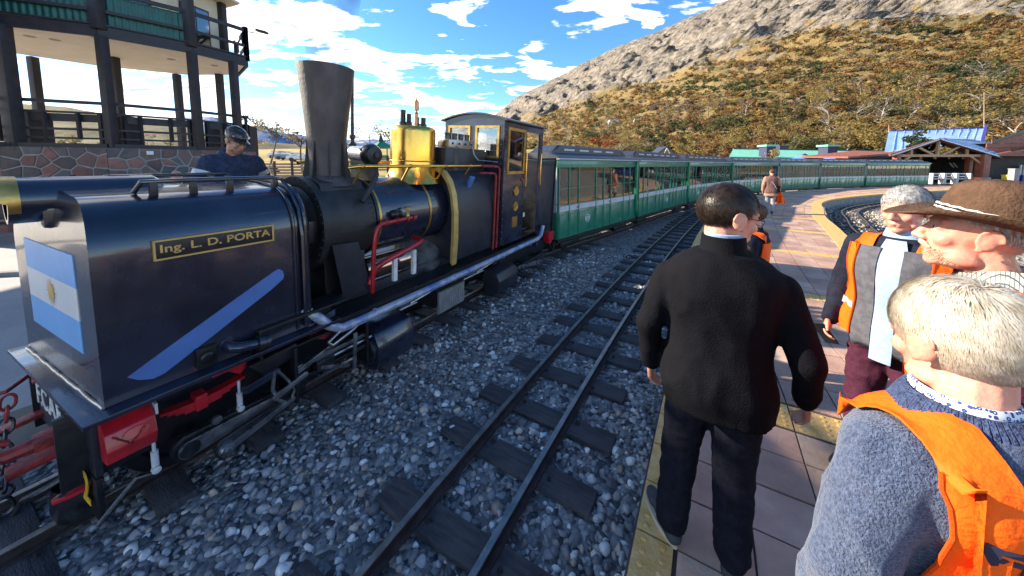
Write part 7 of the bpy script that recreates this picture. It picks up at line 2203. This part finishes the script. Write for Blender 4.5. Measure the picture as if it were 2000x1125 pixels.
# ---- engine driver behind the tank
a_ = Vector((C0[0], C0[1], 0)) + Vector((U[0], U[1], 0)) * -1.46 + Vector((N[0], N[1], 0)) * -.74
t, J, Hm = person('engine driver in navy jacket and black cap looking down behind the tank', (a_.x, a_.y, .84), R(-118), 1.0,
    dict(el=(-.30, .04, 1.16), er=(.30, .06, 1.15), wl=(-.06, .24, 1.10), wr=(.10, .27, 1.08), sl=(-.20, .05, 1.39), sr=(.20, .05, 1.39), nb=(0, .06, 1.46)), M['skind'], .007, 1.1, 1.15, (14, -24, 0), headpos=(0, .14, 1.60))
jk = jacket(t, J, M['navyj'], wide=1.1, deep=1.2, inf=.03, wr=.014, ainf=.03); trousers(t, J, M['trous']); shoes(t, J, M['shoe'])
for s in 'lr':
    c = J['s' + s].lerp(J['e' + s], .42); d = (J['e' + s] - J['s' + s]).normalized()
    MB().cyl(c, c + d * .045, .095, .093, 22).build('reflective_band', M['refl'], jk)
eyes(t, Hm)
b = MB(); vs = []; n = 32
for (f, z) in ((1.10, .045), (1.12, .07), (1.06, .105), (.8, .135), (.4, .148), (0.01, .15)):
    for j in range(n): aa = 2 * math.pi * j / n; vs.append(Hm @ Vector((.0775 * f * math.cos(aa), -.012 + .098 * f * math.sin(aa), z - .012 * math.sin(aa))))
b.add(vs, [(i * n + j, i * n + (j + 1) % n, (i + 1) * n + (j + 1) % n, (i + 1) * n + j) for i in range(5) for j in range(n)])
cp = b.build('cap', M['iris'], t, angle=60)
vs = []
for k in range(5):
    for j in range(13):
        aa = R(20 + 140 * j / 12); r = k / 4
        vs.append(Hm @ Vector(((.084 + .0 * r) * math.cos(aa), -.012 + (.106 + .075 * r * math.sin(aa)) * math.sin(aa), .046 - .014 * r - .012 * (math.cos(aa)) ** 2)))
fs = [(k * 13 + j, k * 13 + j + 1, (k + 1) * 13 + j + 1, (k + 1) * 13 + j) for k in range(4) for j in range(12)]
MB().add(vs + [v_ + Vector((0, 0, .006)) for v_ in vs], fs + [tuple(q + 65 for q in reversed(f)) for f in fs]).build('cap_peak', M['iris'], cp, angle=60)
b = MB(); b.tube([Hm @ Vector((.090 * math.cos(R(x)), -.012 + .112 * math.sin(R(x)), .074)) for x in range(20, 161, 10)], .011, 8); b.build('sunglasses', M['glassd'], cp)
hair('hair', t, Hm, M['haird'], 500, .03, (0, 0, 1), 1.02, -.5, .3, .002, M['haird'], .2, 0, .5, .5)
# ---- onlooker behind the tank
p = at(344, 333, 7.6)
t, J, Hm = person('bald man standing on the forecourt, only the top of his head showing above the tank', (p.x, 7.6, fz), R(-150), (p.z - fz + .02) / 1.775, {}, M['skinr'], .012, 1, 1, (0, 0, 0))
jacket(t, J, M['greyv'], vox=.016); trousers(t, J, M['trous'], vox=.016); shoes(t, J, M['shoe'], False)
# ---- passengers in the first carriage
car0 = CARS[0][0]
for (y, x, m_, lb) in ((2.45, .15, mat('pink_jacket', (.70, .03, .16), .8), 'seated passenger in bright pink jacket behind the first carriage windows'), (3.35, .18, mat('red_jacket', (.62, .03, .04), .8), 'seated passenger in red jacket behind the first carriage windows'), (3.75, -.1, M['navyj'], 'seated passenger in dark jacket near the rear of the first carriage')):
    q = Vector(car0.location) + Matrix.Rotation(car0.rotation_euler.z, 3, 'Z') @ Vector((x, y, .47))
    t, J, Hm = person(lb, q, car0.rotation_euler.z + R(-70), .86, dict(kl=(-.10, .40, .52), kr=(.10, .40, .52), al=(-.10, .40, .10), ar=(.10, .40, .10), tl=(-.10, .55, .04), tr=(.10, .55, .04), hl=(-.09, .0, .55), hr=(.09, .0, .55), wl=(-.15, .2, .95), wr=(.15, .2, .95)), M['skin'], .014)
    jacket(t, J, m_, vox=.016, z0=.6); trousers(t, J, M['trous'], vox=.016)
    hair('hair', t, Hm, M['haird'], 200, .05, (0, -.4, 1), 1.05, -.6, .5, .005, M['haird'])

# ---- smoke and steam
def vapour(name, mb, col, dens, scale, thr=.45, absorb=None):
    m = bpy.data.materials.new(name); m.use_nodes = True; t = m.node_tree; t.nodes.clear()
    o = t.nodes.new('ShaderNodeOutputMaterial'); v = t.nodes.new('ShaderNodeVolumePrincipled'); v.inputs['Color'].default_value = (*col, 1); v.inputs['Anisotropy'].default_value = .2
    tcn = t.nodes.new('ShaderNodeTexCoord'); n = t.nodes.new('ShaderNodeTexNoise'); n.inputs['Scale'].default_value = scale; n.inputs['Detail'].default_value = 4
    t.links.new(tcn.outputs['Object'], n.inputs['Vector'])
    r = t.nodes.new('ShaderNodeMapRange'); r.inputs['From Min'].default_value = thr; r.inputs['From Max'].default_value = .8; r.inputs['To Max'].default_value = dens
    t.links.new(n.outputs['Fac'], r.inputs['Value']); t.links.new(r.outputs[0], v.inputs['Density']); t.links.new(v.outputs[0], o.inputs['Volume'])
    x = mb.build(name, m, angle=180); x['kind'] = 'stuff'; return x
ct = loco.matrix_basis @ Vector((0, -.93, 3.2))
b = MB(); b.tube([ct + Vector((d * .06, d * .03, d)) for d in (.0, .3, .7, 1.2, 1.8, 2.6)], [.16, .22, .30, .38, .46, .5], 24)
vapour('smoke', b, (.05, .05, .06), 3.2, 2.4, .40)
ct = loco.matrix_basis @ Vector((.15, .1, .95))
b = MB().ball(ct, (.45, .38, .26), 20, 12)
vapour('steam', b, (.95, .93, .9), 7, 5, .46)
